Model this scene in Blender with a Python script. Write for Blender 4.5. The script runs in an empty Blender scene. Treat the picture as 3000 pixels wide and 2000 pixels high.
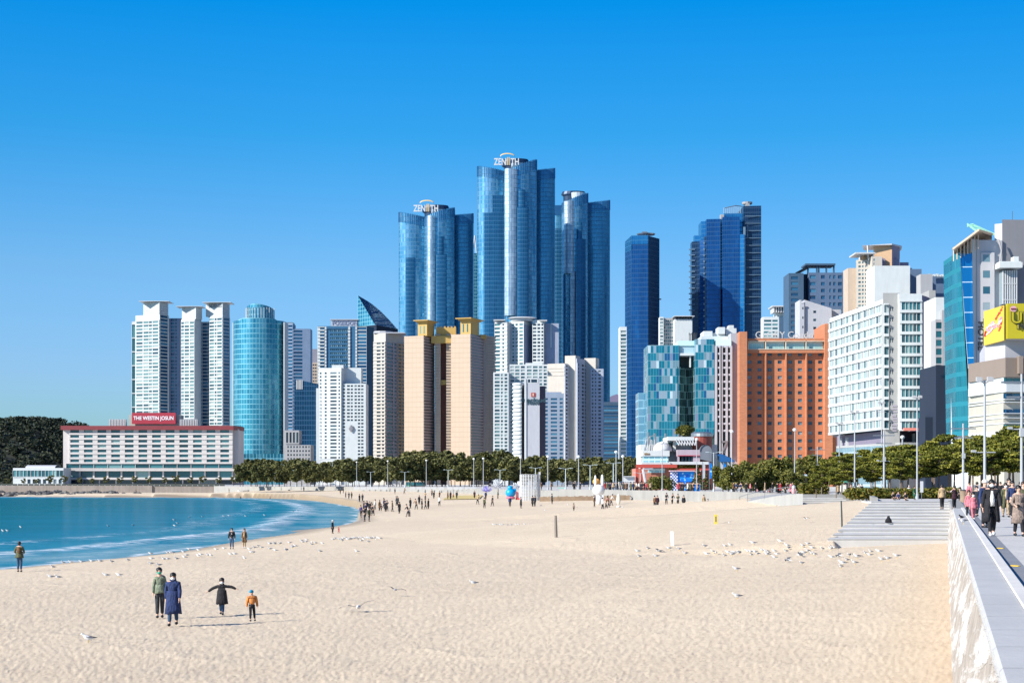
SUN_E = 5.0
EXPO = .7
_k = 1.15
SKY_TINT = [(p, tuple(c * _k for c in t)) for p, t in [(0., (.37, .64, .89)), (.044, (.38, .64, .89)), (.124, (.41, .62, .96)), (.243, (.36, .64, .91)), (.396, (.10, .61, .954)), (.54, (.006, .59, 1.05)), (.8, (.05, .50, .98)), (1., (.06, .42, .88))]]
import bpy, math, random
import numpy as np
from mathutils import Vector, Matrix
R = random.Random(7)
rad = math.radians
sc = bpy.context.scene
COL = sc.collection
F = 5000.0          # focal length in reference pixels (60 mm lens)
CZ = 5.6            # eye height above the sea
HY = 1411.0         # horizon row
def X(px, D): return (px - 1500.0) * D / F
def P(px, D): return ((px - 1500.0) * D / F, D)
def Z(py, D): return CZ + (HY - py) * D / F

# ---------------------------------------------------------------- materials
def newmat(name):
    m = bpy.data.materials.new(name); m.use_nodes = True
    nt = m.node_tree; b = nt.nodes['Principled BSDF']
    return m, nt, b
def N(nt, typ, **kw):
    n = nt.nodes.new(typ)
    for k, v in kw.items():
        if k.startswith('i_'): n.inputs[int(k[2:])].default_value = v
        else: setattr(n, k, v)
    return n
def L(nt, a, b): nt.links.new(a, b)
def mathn(nt, op, a, b=None):
    n = N(nt, 'ShaderNodeMath', operation=op)
    for i, v in enumerate((a, b)):
        if v is None: continue
        if isinstance(v, (int, float)): n.inputs[i].default_value = v
        else: L(nt, v, n.inputs[i])
    return n.outputs[0]
def ramp(nt, fac, stops, interp='LINEAR'):
    r = N(nt, 'ShaderNodeValToRGB'); cr = r.color_ramp; cr.interpolation = interp
    while len(cr.elements) < len(stops): cr.elements.new(.5)
    for e, (p, c) in zip(cr.elements, stops):
        e.position = p; e.color = (c[0], c[1], c[2], 1) if not isinstance(c, (int, float)) else (c, c, c, 1)
    L(nt, fac, r.inputs[0]); return r.outputs[0]
def mixc(nt, fac, a, b, mode='MIX'):
    n = N(nt, 'ShaderNodeMix', data_type='RGBA', blend_type=mode)
    for i, v in ((0, fac), (6, a), (7, b)):
        if isinstance(v, (int, float)): n.inputs[i].default_value = v
        elif isinstance(v, tuple): n.inputs[i].default_value = (v[0], v[1], v[2], 1)
        else: L(nt, v, n.inputs[i])
    return n.outputs[2]
def pos(nt): return N(nt, 'ShaderNodeNewGeometry').outputs['Position']
def noise(nt, vec, scale, detail=3, rough=.6, stretch=None):
    if stretch:
        mp = N(nt, 'ShaderNodeMapping'); mp.inputs['Scale'].default_value = stretch
        L(nt, vec, mp.inputs[0]); vec = mp.outputs[0]
    n = N(nt, 'ShaderNodeTexNoise'); n.inputs['Scale'].default_value = scale
    n.inputs['Detail'].default_value = detail; n.inputs['Roughness'].default_value = rough
    L(nt, vec, n.inputs['Vector']); return n.outputs[0]
def bump(nt, b, h, strength=.3, dist=.1):
    n = N(nt, 'ShaderNodeBump'); n.inputs['Strength'].default_value = strength
    n.inputs['Distance'].default_value = dist; L(nt, h, n.inputs['Height']); L(nt, n.outputs[0], b.inputs['Normal'])
_mc = {}
def mat(name, col, rough=.7, metal=0., var=.10, scale=.25, streak=True, bmp=0.):
    if name in _mc: return _mc[name]
    m, nt, b = newmat(name)
    p = pos(nt)
    n1 = noise(nt, p, scale, 4)
    n2 = noise(nt, p, 1.2, 3, .6, (1, 1, .12) if streak else (1, 1, 1))
    f = mathn(nt, 'MULTIPLY', mathn(nt, 'ADD', n1, n2), .5)
    lo = tuple(c * (1 - var * 1.3) for c in col); hi = tuple(min(.95, c * (1 + var)) for c in col)
    L(nt, ramp(nt, f, [(.3, lo), (.7, hi)]), b.inputs['Base Color'])
    b.inputs['Roughness'].default_value = rough; b.inputs['Metallic'].default_value = metal
    if bmp: bump(nt, b, noise(nt, p, 6, 4), bmp, .05)
    _mc[name] = m; return m
def cloth(name, col, rough=.85):
    if name in _mc: return _mc[name]
    m, nt, b = newmat(name)
    tc = N(nt, 'ShaderNodeTexCoord').outputs['Object']
    n = noise(nt, tc, 9, 3)
    L(nt, ramp(nt, n, [(.3, tuple(c * .65 for c in col)), (.7, tuple(min(.95, c * 1.4) for c in col))]), b.inputs['Base Color'])
    b.inputs['Roughness'].default_value = rough
    bump(nt, b, noise(nt, tc, 11, 3, .6, (1.6, 1.6, .7)), 1., .05)
    _mc[name] = m; return m
def panes(name, stops, rough=.12, metal=.0):
    """window glass: every pane has its own tone (curtains, dark rooms)"""
    m, nt, b = newmat(name)
    a = N(nt, 'ShaderNodeNewGeometry').outputs['Random Per Island']
    o = N(nt, 'ShaderNodeObjectInfo').outputs['Random']
    f = mathn(nt, 'FRACT', mathn(nt, 'ADD', a, o))
    L(nt, ramp(nt, f, stops, 'LINEAR'), b.inputs['Base Color'])
    b.inputs['Roughness'].default_value = rough; b.inputs['Metallic'].default_value = metal
    b.inputs['IOR'].default_value = 1.6
    return m
def curtain_mat(name, stops, fh=3.3, pw=1.5, line=(.3, .4, .5), lw=.1, metal=.75, rough=.16, wob=.25, lineh=.14, vert=None):
    """curtain wall: panels in metres from the UVs, each with its own tone and slight tilt"""
    m, nt, b = newmat(name)
    uv = N(nt, 'ShaderNodeUVMap').outputs[0]
    s = N(nt, 'ShaderNodeSeparateXYZ'); L(nt, uv, s.inputs[0])
    u = mathn(nt, 'DIVIDE', s.outputs[0], pw); v = mathn(nt, 'DIVIDE', s.outputs[1], fh)
    c = N(nt, 'ShaderNodeCombineXYZ'); L(nt, mathn(nt, 'FLOOR', u), c.inputs[0]); L(nt, mathn(nt, 'FLOOR', v), c.inputs[1])
    wn = N(nt, 'ShaderNodeTexWhiteNoise', noise_dimensions='2D'); L(nt, c.outputs[0], wn.inputs[0])
    big = noise(nt, uv, .05, 4, .6, (2.2, .22, 1))
    fac = mathn(nt, 'ADD', mathn(nt, 'MULTIPLY', wn.outputs[0], .22), mathn(nt, 'MULTIPLY', mathn(nt, 'ADD', mathn(nt, 'MULTIPLY', mathn(nt, 'SUBTRACT', big, .5), 1.5), .5), .78)) if vert is None else wn.outputs[0]
    base = ramp(nt, fac, stops, 'LINEAR' if vert is None else 'CONSTANT')
    lu = mathn(nt, 'LESS_THAN', mathn(nt, 'FRACT', u), lw); lv = mathn(nt, 'LESS_THAN', mathn(nt, 'FRACT', v), lineh)
    ln = mathn(nt, 'MAXIMUM', lu, lv)
    L(nt, mixc(nt, ln, base, line), b.inputs['Base Color'])
    L(nt, mathn(nt, 'MULTIPLY', mathn(nt, 'SUBTRACT', 1., mathn(nt, 'MULTIPLY', ln, .5)), metal), b.inputs['Metallic'])
    L(nt, mathn(nt, 'ADD', mathn(nt, 'MULTIPLY', ln, .4), rough), b.inputs['Roughness'])
    bump(nt, b, mathn(nt, 'ADD', mathn(nt, 'MULTIPLY', wn.outputs[0], .3), noise(nt, uv, .35, 2)), wob, .12)
    return m
def flat(name, col, rough=.6, metal=0., emit=0.):
    if name in _mc: return _mc[name]
    m, nt, b = newmat(name); b.inputs['Base Color'].default_value = (*col, 1)
    b.inputs['Roughness'].default_value = rough; b.inputs['Metallic'].default_value = metal
    if emit:
        b.inputs['Emission Color'].default_value = (*col, 1); b.inputs['Emission Strength'].default_value = emit
    _mc[name] = m; return m

# ---------------------------------------------------------------- mesh builder
def tag(o, label=None, cat=None, group=None, kind=None):
    if label: o['label'] = label
    if cat: o['category'] = cat
    if group: o['group'] = group
    if kind: o['kind'] = kind
    return o
def wloc(o):
    v = Vector((0, 0, 0))
    while o is not None: v += o.location; o = o.parent
    return v
def empty(name, loc=(0, 0, 0), label=None, cat=None, group=None):
    o = bpy.data.objects.new(name, None); COL.objects.link(o); o.location = loc; o.empty_display_size = .3
    return tag(o, label, cat, group)
class MB:
    def __init__(s): s.v = []; s.f = []; s.m = []; s.uv = []; s.has = False; s.mi = 0
    def add(s, vs, fs, uvs=None, mi=None):
        n = len(s.v); s.v += [tuple(p) for p in vs]
        for i, f in enumerate(fs):
            s.f.append(tuple(n + k for k in f)); s.m.append(s.mi if mi is None else mi)
            if uvs: s.uv += uvs[i]; s.has = True
            else: s.uv += [(0, 0)] * len(f)
        return s
    def box(s, x0, y0, z0, x1, y1, z1, mi=None):
        v = [(x, y, z) for z in (z0, z1) for x, y in ((x0, y0), (x1, y0), (x1, y1), (x0, y1))]
        return s.add(v, [(0, 3, 2, 1), (4, 5, 6, 7), (0, 1, 5, 4), (1, 2, 6, 5), (2, 3, 7, 6), (3, 0, 4, 7)], mi=mi)
    def obox(s, p, d, u0, u1, n0, n1, z0, z1, mi=None):
        """box along direction d from p; n is measured outwards (to the right-hand side of d)"""
        nx, ny = d[1], -d[0]
        q = [(p[0] + d[0] * u + nx * n, p[1] + d[1] * u + ny * n) for u, n in ((u0, n1), (u1, n1), (u1, n0), (u0, n0))]
        v = [(x, y, z) for z in (z0, z1) for x, y in q]
        return s.add(v, [(0, 3, 2, 1), (4, 5, 6, 7), (0, 1, 5, 4), (1, 2, 6, 5), (2, 3, 7, 6), (3, 0, 4, 7)], mi=mi)
    def prism(s, poly, z0, z1, mi=None, bottom=True):
        n = len(poly); zt = z1 if isinstance(z1, (list, tuple)) else [z1] * n
        v = [(x, y, z0) for x, y in poly] + [(x, y, zt[i]) for i, (x, y) in enumerate(poly)]
        fs = [(i, (i + 1) % n, n + (i + 1) % n, n + i) for i in range(n)] + [tuple(range(n, 2 * n))]
        if bottom: fs.append(tuple(range(n - 1, -1, -1)))
        return s.add(v, fs, mi=mi)
    def curtain(s, pts, z0, z1, mi=None, u=0., close=True):
        n = len(pts); zt = z1 if isinstance(z1, (list, tuple)) else [z1] * n
        for i in range(n if close else n - 1):
            a, b = pts[i], pts[(i + 1) % n]; w = math.hypot(b[0] - a[0], b[1] - a[1])
            ta, tb = zt[i], zt[(i + 1) % n]
            s.add([(a[0], a[1], z0), (b[0], b[1], z0), (b[0], b[1], tb), (a[0], a[1], ta)], [(0, 1, 2, 3)],
                  [[(u, z0), (u + w, z0), (u + w, tb), (u, ta)]], mi)
            u += w
        if close: s.add([(p[0], p[1], zt[i]) for i, p in enumerate(pts)], [tuple(range(n))], mi=mi)
        return s
    def tube(s, pts, rs, seg=6, cap=True, mi=None):
        pts = [Vector(p) for p in pts]; n = len(pts); vs = []
        if isinstance(rs, (int, float)): rs = [rs] * n
        for i, p in enumerate(pts):
            d = (pts[min(i + 1, n - 1)] - pts[max(i - 1, 0)]).normalized()
            a = d.cross(Vector((0, 0, 1)) if abs(d.z) < .9 else Vector((0, 1, 0))).normalized(); b = d.cross(a)
            for k in range(seg):
                t = 2 * math.pi * k / seg; vs.append(p + (a * math.cos(t) + b * math.sin(t)) * rs[i])
        fs = [(i * seg + k, i * seg + (k + 1) % seg, (i + 1) * seg + (k + 1) % seg, (i + 1) * seg + k) for i in range(n - 1) for k in range(seg)]
        if cap: fs += [tuple(range(seg - 1, -1, -1)), tuple((n - 1) * seg + k for k in range(seg))]
        return s.add(vs, fs, mi=mi)
    def rings(s, rs, seg=12, mi=None, cap=True):
        """rs: list of (cx, cy, z, rx, ry) lofted along z"""
        vs = []
        for cx, cy, z, rx, ry in rs:
            for k in range(seg):
                t = 2 * math.pi * k / seg; vs.append((cx + rx * math.cos(t), cy + ry * math.sin(t), z))
        n = len(rs)
        fs = [(i * seg + k, i * seg + (k + 1) % seg, (i + 1) * seg + (k + 1) % seg, (i + 1) * seg + k) for i in range(n - 1) for k in range(seg)]
        if cap: fs += [tuple(range(seg - 1, -1, -1)), tuple((n - 1) * seg + k for k in range(seg))]
        return s.add(vs, fs, mi=mi)
    def ell(s, c, r, seg=10, rg=6, mi=None, z0=-1., z1=1.):
        rs = []
        for i in range(rg + 1):
            t = z0 + (z1 - z0) * i / rg; t = math.sin(t * math.pi / 2); q = math.sqrt(max(0, 1 - t * t)) + 1e-3
            rs.append((c[0], c[1], c[2] + r[2] * t, r[0] * q, r[1] * q))
        return s.rings(rs, seg, mi)
    def build(s, name, mats, parent=None, smooth=False, bevel=0, local=False):
        me = bpy.data.meshes.new(name)
        off = Vector((0, 0, 0)) if (local or parent is None) else wloc(parent)
        me.from_pydata([(a - off.x, b - off.y, c - off.z) for a, b, c in s.v], [], s.f)
        if not isinstance(mats, (list, tuple)): mats = [mats]
        for m in mats: me.materials.append(m)
        if len(mats) > 1: me.polygons.foreach_set('material_index', s.m)
        if s.has:
            uvl = me.uv_layers.new(name='UVMap'); uvl.data.foreach_set('uv', [c for p in s.uv for c in p])
        if smooth: me.polygons.foreach_set('use_smooth', [True] * len(s.f))
        me.update()
        o = bpy.data.objects.new(name, me); COL.objects.link(o); o.parent = parent
        if bevel:
            bm = o.modifiers.new('b', 'BEVEL'); bm.width = bevel; bm.segments = 2; bm.limit_method = 'ANGLE'
        return o
def text(s, size, name, m, parent, loc, ang=0, extrude=.15, xs=1., align='CENTER', vertical=False, bold=0.):
    """lettering converted to a mesh, standing upright and facing -Y turned by ang"""
    cu = bpy.data.curves.new(name, 'FONT'); cu.body = s; cu.size = size; cu.extrude = extrude; cu.align_x = align; cu.offset = bold
    o = bpy.data.objects.new(name, cu); COL.objects.link(o)
    bpy.context.view_layer.update()
    me = bpy.data.meshes.new_from_object(o.evaluated_get(bpy.context.evaluated_depsgraph_get()))
    bpy.data.objects.remove(o); bpy.data.curves.remove(cu)
    mt = Matrix.Rotation(ang, 4, 'Z') @ Matrix.Rotation(rad(90), 4, 'X') @ (Matrix.Rotation(rad(-90), 4, 'Z') if vertical else Matrix()) @ Matrix.Diagonal((xs, 1, 1, 1))
    me.transform(mt); me.materials.clear(); me.materials.append(m)
    o = bpy.data.objects.new(name, me); COL.objects.link(o); o.parent = parent
    o.location = Vector(loc) - (wloc(parent) if parent else Vector()); return o
def marks(name, m, parent, x, y, z, w, h, n, vert=False):
    """small lettering too fine to read: a row of short strokes"""
    mb = MB(); q = random.Random(n)
    for k in range(n):
        a, b = w * k / n, w * (k + q.uniform(.45, .8)) / n; t = h * q.uniform(.6, 1.)
        if vert: mb.box(x, y - .12, z - b, x + t, y, z - a)
        else: mb.box(x + a, y - .12, z, x + b, y, z + t)
    return mb.build(name, m, parent)
def copy_tree(o, parent=None):
    c = o.copy(); COL.objects.link(c); c.parent = parent
    for ch in list(o.children): copy_tree(ch, c)
    return c
def dist_poly(x, y, pl):
    """distance of points to a polyline (numpy)"""
    best = np.full(x.shape, 1e9)
    for (ax, ay), (bx, by) in zip(pl[:-1], pl[1:]):
        dx, dy = bx - ax, by - ay; l2 = dx * dx + dy * dy + 1e-9
        t = np.clip(((x - ax) * dx + (y - ay) * dy) / l2, 0, 1)
        best = np.minimum(best, np.hypot(x - ax - t * dx, y - ay - t * dy))
    return best
def inside(x, y, poly):
    r = np.zeros(x.shape, bool); n = len(poly)
    for i in range(n):
        ax, ay = poly[i]; bx, by = poly[(i + 1) % n]
        c = ((ay > y) != (by > y)) & (x < (bx - ax) * (y - ay) / ((by - ay) if by != ay else 1e-9) + ax)
        r ^= c
    return r
# ---------------------------------------------------------------- camera, sun, sky
cam = bpy.data.cameras.new('Camera'); co = bpy.data.objects.new('Camera', cam); COL.objects.link(co)
cam.lens = 60; cam.sensor_width = 36; cam.sensor_fit = 'HORIZONTAL'; cam.shift_y = (HY - 1000) / 3000
cam.clip_start = .5; cam.clip_end = 30000
co.location = (0, 0, CZ); co.rotation_euler = (rad(90), 0, 0); sc.camera = co
SEL = rad(30); sdir = Vector((.87, .49, 0)).normalized()
tr = Vector((sdir.x * math.cos(SEL), sdir.y * math.cos(SEL), -math.sin(SEL)))
sl = bpy.data.lights.new('Sun', 'SUN'); sl.energy = SUN_E; sl.angle = rad(.5); sl.color = (1, .93, .82)
so = bpy.data.objects.new('Sun', sl); COL.objects.link(so); so.rotation_euler = tr.to_track_quat('-Z', 'Y').to_euler()
so.location = (-60, -40, 60)
w = bpy.data.worlds.new('World'); sc.world = w; w.use_nodes = True
nt = w.node_tree; bg = nt.nodes['Background']
sky = N(nt, 'ShaderNodeTexSky', sky_type='NISHITA', sun_disc=False); sky.sun_elevation = SEL
sky.sun_rotation = math.atan2(-sdir.x, -sdir.y); sky.altitude = 0; sky.air_density = 1.0; sky.dust_density = .6; sky.ozone_density = 2.5
tc = N(nt, 'ShaderNodeTexCoord'); sp = N(nt, 'ShaderNodeSeparateXYZ'); L(nt, tc.outputs['Generated'], sp.inputs[0])
fz = mathn(nt, 'MULTIPLY', mathn(nt, 'MAXIMUM', sp.outputs[2], 0.), 2.)
tint = ramp(nt, fz, SKY_TINT)
dx_ = mathn(nt, 'SUBTRACT', 1.0, mathn(nt, 'MULTIPLY', mathn(nt, 'MAXIMUM', mathn(nt, 'ADD', sp.outputs[0], .1), 0.), .38))
cx_ = N(nt, 'ShaderNodeCombineXYZ'); [L(nt, dx_, cx_.inputs[i]) for i in range(3)]
L(nt, mixc(nt, 1., mixc(nt, 1., sky.outputs[0], tint, 'MULTIPLY'), cx_.outputs[0], 'MULTIPLY'), bg.inputs[0]); bg.inputs[1].default_value = .1
sc.view_settings.view_transform = 'Standard'; sc.view_settings.look = 'None'
sc.view_settings.exposure = EXPO; sc.view_settings.gamma = 1

# ---------------------------------------------------------------- shoreline, sand, sea
SH = [(-700, 1712), (-300, 1690), (0, 1667), (178, 1649), (300, 1638), (446, 1624), (560, 1612), (640, 1601), (700, 1594), (764, 1587), (839, 1580), (905, 1570), (972, 1564),
      (1020, 1555), (1052, 1541), (1046, 1528), (1054, 1515), (1062, 1504), (1057, 1494), (1040, 1485), (983, 1475), (927, 1467), (861, 1462), (750, 1458.5), (640, 1457), (400, 1456.5), (200, 1456)]
shore = []
for px, py in SH:
    D = CZ * F / (py - HY); shore.append(P(px, D))
shore += [P(0, 640), P(-300, 645), P(-1500, 650)]
seapoly = shore + [(-1500, 640), (-1500, 20)]
WD = (0.2536, 1.0)                       # direction of the promenade wall
def wallx(y, off): return .2536 * y + off
edge = [(wallx(105, .3), 105), (wallx(150, .3), 150), (31.8, 150.2), (37.2, 178), (38.5, 191), (32.4, 191.2), (32.2, 200), (31.3, 236), (26, 262), (19.9, 285), (9.2, 330), (-19, 480), (-60, 600), (-104, 650), (-118, 676), (-121, 699.5), P(0, 699.5), P(-900, 700)]
PZ0 = 3.92
def base_z(x, y):
    d = dist_poly(x, y, shore); sea = inside(x, y, seapoly)
    d = np.where(sea, -d, d)
    z = np.where(d > 0, .0 + .85 * (1 - np.exp(-np.maximum(d, 0) / 16)) + .008 * np.maximum(d, 0) + np.clip(y - 100, 0, 600) * .003 * (1 - np.exp(-np.maximum(d, 0) / 60)), d * .09)
    z = np.minimum(z, 2.7)
    de = dist_poly(x, y, edge[2:-3])
    lift = 2.6 - .035 * de
    k = np.clip((y - 135) / 40, 0, 1)
    z = np.where(d > 0, z * (1 - k) + k * np.logaddexp(4 * z, 4 * lift) / 4, z)
    wl = np.clip((-90 - x) / 30, 0, 1) * (y > 500); z = z * (1 - wl) + np.minimum(z, 1.2) * wl
    dw = np.abs(x - wallx(y, .3))
    near = np.clip(1 - dw / 14, 0, 1) * (x < wallx(y, 3)) * (y < 110)
    z = z + near * np.clip(1.9 - z, -1, 1) * .9
    # sand banked against the flights of steps
    for (ax, ay, az, bx, by, bz) in ((19.4, 105, 1.95, 31.8, 150, PZ0 - .1), (X(2352, 176) - 1.6, 176, 2.5, X(2352, 191) - 1.6, 191, PZ0)):
        t = np.clip((y - ay) / (by - ay), 0, 1); lx_ = ax + (bx - ax) * t; zl = az + (bz - az) * t
        w_ = (y > ay - 6) & (y < by + 8)
        z = np.where(w_ & (x < lx_ + .4), np.maximum(z, zl + .02 - .07 * np.maximum(lx_ - x, 0) - .25 * np.maximum(ay - y, 0)), z)
    return z, d
def ground(x, y):
    z, d = base_z(np.array([x], float), np.array([y], float)); return float(z[0])
def at(px, py):
    """point of the sand seen at this place"""
    D = 4.4 * F / max(py - HY, 3)
    for _ in range(25):
        z = ground(X(px, D), D); Dn = (CZ - z) * F / (py - HY); D = D * .5 + Dn * .5
    return Vector((X(px, D), D, ground(X(px, D), D)))
def polar(cols, rows):
    k = (np.array(cols) - 1500) / F
    Y = np.repeat(np.array(rows)[:, None], len(cols), 1); Xg = Y * k[None, :]
    return Xg, Y
def grid_mesh(name, Xg, Yg, Zg, m, attr=None, smooth=True):
    nr, nc = Xg.shape
    co_ = np.stack([Xg, Yg, Zg], -1).reshape(-1, 3)
    i = np.arange(nr * nc).reshape(nr, nc)
    fs = np.stack([i[:-1, :-1], i[:-1, 1:], i[1:, 1:], i[1:, :-1]], -1).reshape(-1, 4)
    me = bpy.data.meshes.new(name); me.vertices.add(len(co_)); me.vertices.foreach_set('co', co_.ravel())
    me.loops.add(fs.size); me.loops.foreach_set('vertex_index', fs.ravel().astype(np.int32))
    me.polygons.add(len(fs)); me.polygons.foreach_set('loop_start', (np.arange(len(fs)) * 4).astype(np.int32))
    me.polygons.foreach_set('use_smooth', [smooth] * len(fs))
    if attr is not None:
        a = me.attributes.new('dist', 'FLOAT', 'POINT'); a.data.foreach_set('value', attr.ravel().astype(np.float32))
    me.update(); me.validate(); me.materials.append(m)
    o = bpy.data.objects.new(name, me); COL.objects.link(o); return o
# sand material
m, nt, b = newmat('sand'); p = pos(nt)
ad = N(nt, 'ShaderNodeAttribute', attribute_name='dist').outputs['Fac']
big = noise(nt, p, .03, 3); mid = noise(nt, p, .9, 4, .6); fine = noise(nt, p, 16, 4, .7)
c0 = ramp(nt, mathn(nt, 'ADD', mathn(nt, 'MULTIPLY', big, .6), mathn(nt, 'MULTIPLY', mid, .4)), [(.3, (.59, .475, .335)), (.7, (.74, .61, .435))])
c1 = mixc(nt, ramp(nt, noise(nt, p, 7.5, 5, .8, (1, .6, 1)), [(.34, .85), (.47, 0.)]), c0, (.40, .31, .22), 'MIX')
sx = N(nt, 'ShaderNodeSeparateXYZ'); L(nt, p, sx.inputs[0])
dw = mathn(nt, 'SUBTRACT', mathn(nt, 'ADD', mathn(nt, 'MULTIPLY', sx.outputs[1], .2536), .3), sx.outputs[0])   # distance to the wall
warm = mathn(nt, 'MULTIPLY', ramp(nt, mathn(nt, 'DIVIDE', mathn(nt, 'ADD', dw, mathn(nt, 'MULTIPLY', mid, 1.5)), 8.), [(.06, 1.), (.38, 0.)]), mathn(nt, 'LESS_THAN', sx.outputs[1], 120.))
c2 = mixc(nt, mathn(nt, 'MULTIPLY', warm, .5), c1, (.56, .40, .25))
wet = ramp(nt, mathn(nt, 'DIVIDE', mathn(nt, 'ADD', ad, mathn(nt, 'MULTIPLY', mid, 1.2)), 6.), [(.1, 1.), (.6, 0.)])
c3 = mixc(nt, wet, c2, (.34, .26, .16))
L(nt, c3, b.inputs['Base Color'])
L(nt, mathn(nt, 'SUBTRACT', .9, mathn(nt, 'MULTIPLY', wet, .45)), b.inputs['Roughness'])
vo = N(nt, 'ShaderNodeTexVoronoi', feature='SMOOTH_F1'); vo.inputs['Scale'].default_value = 4.6; vo.inputs['Smoothness'].default_value = .5
wv = N(nt, 'ShaderNodeMix', data_type='VECTOR'); wv.inputs[0].default_value = .12
L(nt, p, wv.inputs[4]); nn = N(nt, 'ShaderNodeTexNoise'); nn.inputs['Scale'].default_value = 1.1; L(nt, p, nn.inputs['Vector']); L(nt, nn.outputs['Color'], wv.inputs[5]); L(nt, wv.outputs[1], vo.inputs['Vector'])
h1 = ramp(nt, vo.outputs['Distance'], [(.0, 0.), (.13, .55), (.24, 1.)])
trail = ramp(nt, mathn(nt, 'ABSOLUTE', mathn(nt, 'SUBTRACT', noise(nt, p, .07, 3), .5)), [(.0, 1.), (.03, 0.)])
h = mathn(nt, 'ADD', mathn(nt, 'MULTIPLY', h1, mathn(nt, 'ADD', mathn(nt, 'ADD', .15, mathn(nt, 'MULTIPLY', big, .7)), mathn(nt, 'MULTIPLY', trail, .9))), mathn(nt, 'ADD', mathn(nt, 'MULTIPLY', noise(nt, p, 11., 6, .75), .9), mathn(nt, 'MULTIPLY', fine, .3)))
dry = mathn(nt, 'SUBTRACT', 1., wet)
bump(nt, b, mathn(nt, 'MULTIPLY', h, dry), .5, .08)
SAND = m
cols = list(range(-1500, -40, 60)) + list(range(-40, 3040, 6)) + list(range(3040, 5000, 80))
rows = list(np.geomspace(6, 30, 14)[:-1]) + list(np.geomspace(30, 720, 420)) + [760, 850, 1000]
Xg, Yg = polar(cols, rows); Zg, dd = base_z(Xg, Yg)
und = (np.sin(Xg * .7 + np.sin(Yg * .31) * 2) * np.sin(Yg * .53 + Xg * .2) * .015 + np.sin(Xg * .16) * np.sin(Yg * .11 + 1) * .06)
rs = np.random.RandomState(3)
Zg = Zg + np.where(dd > 4, und, 0) + np.where((dd > 5) & (Yg < 120), rs.uniform(-.014, .014, Zg.shape), 0)
tag(grid_mesh('sand', Xg, Yg, Zg, SAND, dd), kind='structure')
# water
m, nt, b = newmat('sea_water'); p = pos(nt)
ad = N(nt, 'ShaderNodeAttribute', attribute_name='dist').outputs['Fac']
n1 = noise(nt, p, .5, 4, .6, (.35, 1, 1)); n2 = noise(nt, p, .06, 3, .5, (.4, 1, 1)); n3 = noise(nt, p, 2.2, 5, .7, (.5, 1, 1))
dn = mathn(nt, 'ADD', ad, mathn(nt, 'MULTIPLY', mathn(nt, 'SUBTRACT', n2, .5), 60.))
deep = ramp(nt, mathn(nt, 'DIVIDE', dn, 160.), [(0., (.12, .28, .34)), (.07, (.015, .20, .29)), (.2, (.003, .15, .23)), (.42, (.0, .12, .15)), (.7, (.0, .105, .16)), (1., (.0, .13, .27))])
# foam bands that follow the shore
warp = mathn(nt, 'ADD', ad, mathn(nt, 'MULTIPLY', mathn(nt, 'SUBTRACT', noise(nt, p, .09, 3), .5), 9.))
def band(c, wd, lo, hi, sc_=1.):
    d_ = mathn(nt, 'ABSOLUTE', mathn(nt, 'SUBTRACT', warp, c))
    e = ramp(nt, mathn(nt, 'DIVIDE', d_, wd), [(.0, 1.), (1., 0.)])
    return mathn(nt, 'MULTIPLY', e, ramp(nt, mathn(nt, 'ADD', mathn(nt, 'MULTIPLY', n3, .5), mathn(nt, 'MULTIPLY', n1, .5)), [(lo, 0.), (hi, sc_)]))
fo = mathn(nt, 'MAXIMUM', band(11., 3., .44, .56), mathn(nt, 'MAXIMUM', band(5., 3., .50, .66, .6), band(.3, .8, .40, .52, .9)))
fo = mathn(nt, 'MAXIMUM', fo, band(21., 3., .52, .6, .8))
edge_t = ramp(nt, mathn(nt, 'DIVIDE', ad, 3.), [(.0, 1.), (1., 0.)])
L(nt, mixc(nt, fo, deep, (.70, .74, .78)), b.inputs['Base Color'])
b.inputs['Roughness'].default_value = .9; b.inputs['Specular IOR Level'].default_value = 0.
gl = N(nt, 'ShaderNodeBsdfGlossy'); gl.inputs['Roughness'].default_value = .12; gl.inputs['Color'].default_value = (.8, .9, 1, 1)
fr = N(nt, 'ShaderNodeFresnel'); fr.inputs['IOR'].default_value = 1.33; ms = N(nt, 'ShaderNodeMixShader')
L(nt, mathn(nt, 'MULTIPLY', mathn(nt, 'MULTIPLY', fr.outputs[0], .26), mathn(nt, 'SUBTRACT', 1., fo)), ms.inputs[0]); L(nt, b.outputs[0], ms.inputs[1]); L(nt, gl.outputs[0], ms.inputs[2])
L(nt, ms.outputs[0], nt.nodes['Material Output'].inputs[0])
for q_ in (gl, fr):
    bb = N(nt, 'ShaderNodeBump'); bb.inputs['Strength'].default_value = .9; bb.inputs['Distance'].default_value = .28; L(nt, n1, bb.inputs['Height']); L(nt, bb.outputs[0], q_.inputs['Normal'])
hb = mathn(nt, 'ADD', mathn(nt, 'MULTIPLY', n1, 1.6), mathn(nt, 'MULTIPLY', n3, .5))
bump(nt, b, hb, .9, .28)
cols = list(range(-2500, -40, 80)) + list(range(-40, 1100, 8)); rows = list(np.geomspace(40, 720, 260))
Xg, Yg = polar(cols, rows); dd = dist_poly(Xg, Yg, shore); dd = np.where(inside(Xg, Yg, seapoly), dd, -dd)
wz = np.where(dd > 0, .22 * np.exp(-((dd - 11) / 1.6) ** 2) + .12 * np.exp(-((dd - 21) / 2.) ** 2), 0) + .05 * np.sin(Xg * .5 + Yg * .9) * np.clip(dd / 10, 0, 1)
tag(grid_mesh('sea', Xg, Yg, .03 + wz * (.6 + .4 * np.sin(Xg * .35)), m, dd), kind='structure')

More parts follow.
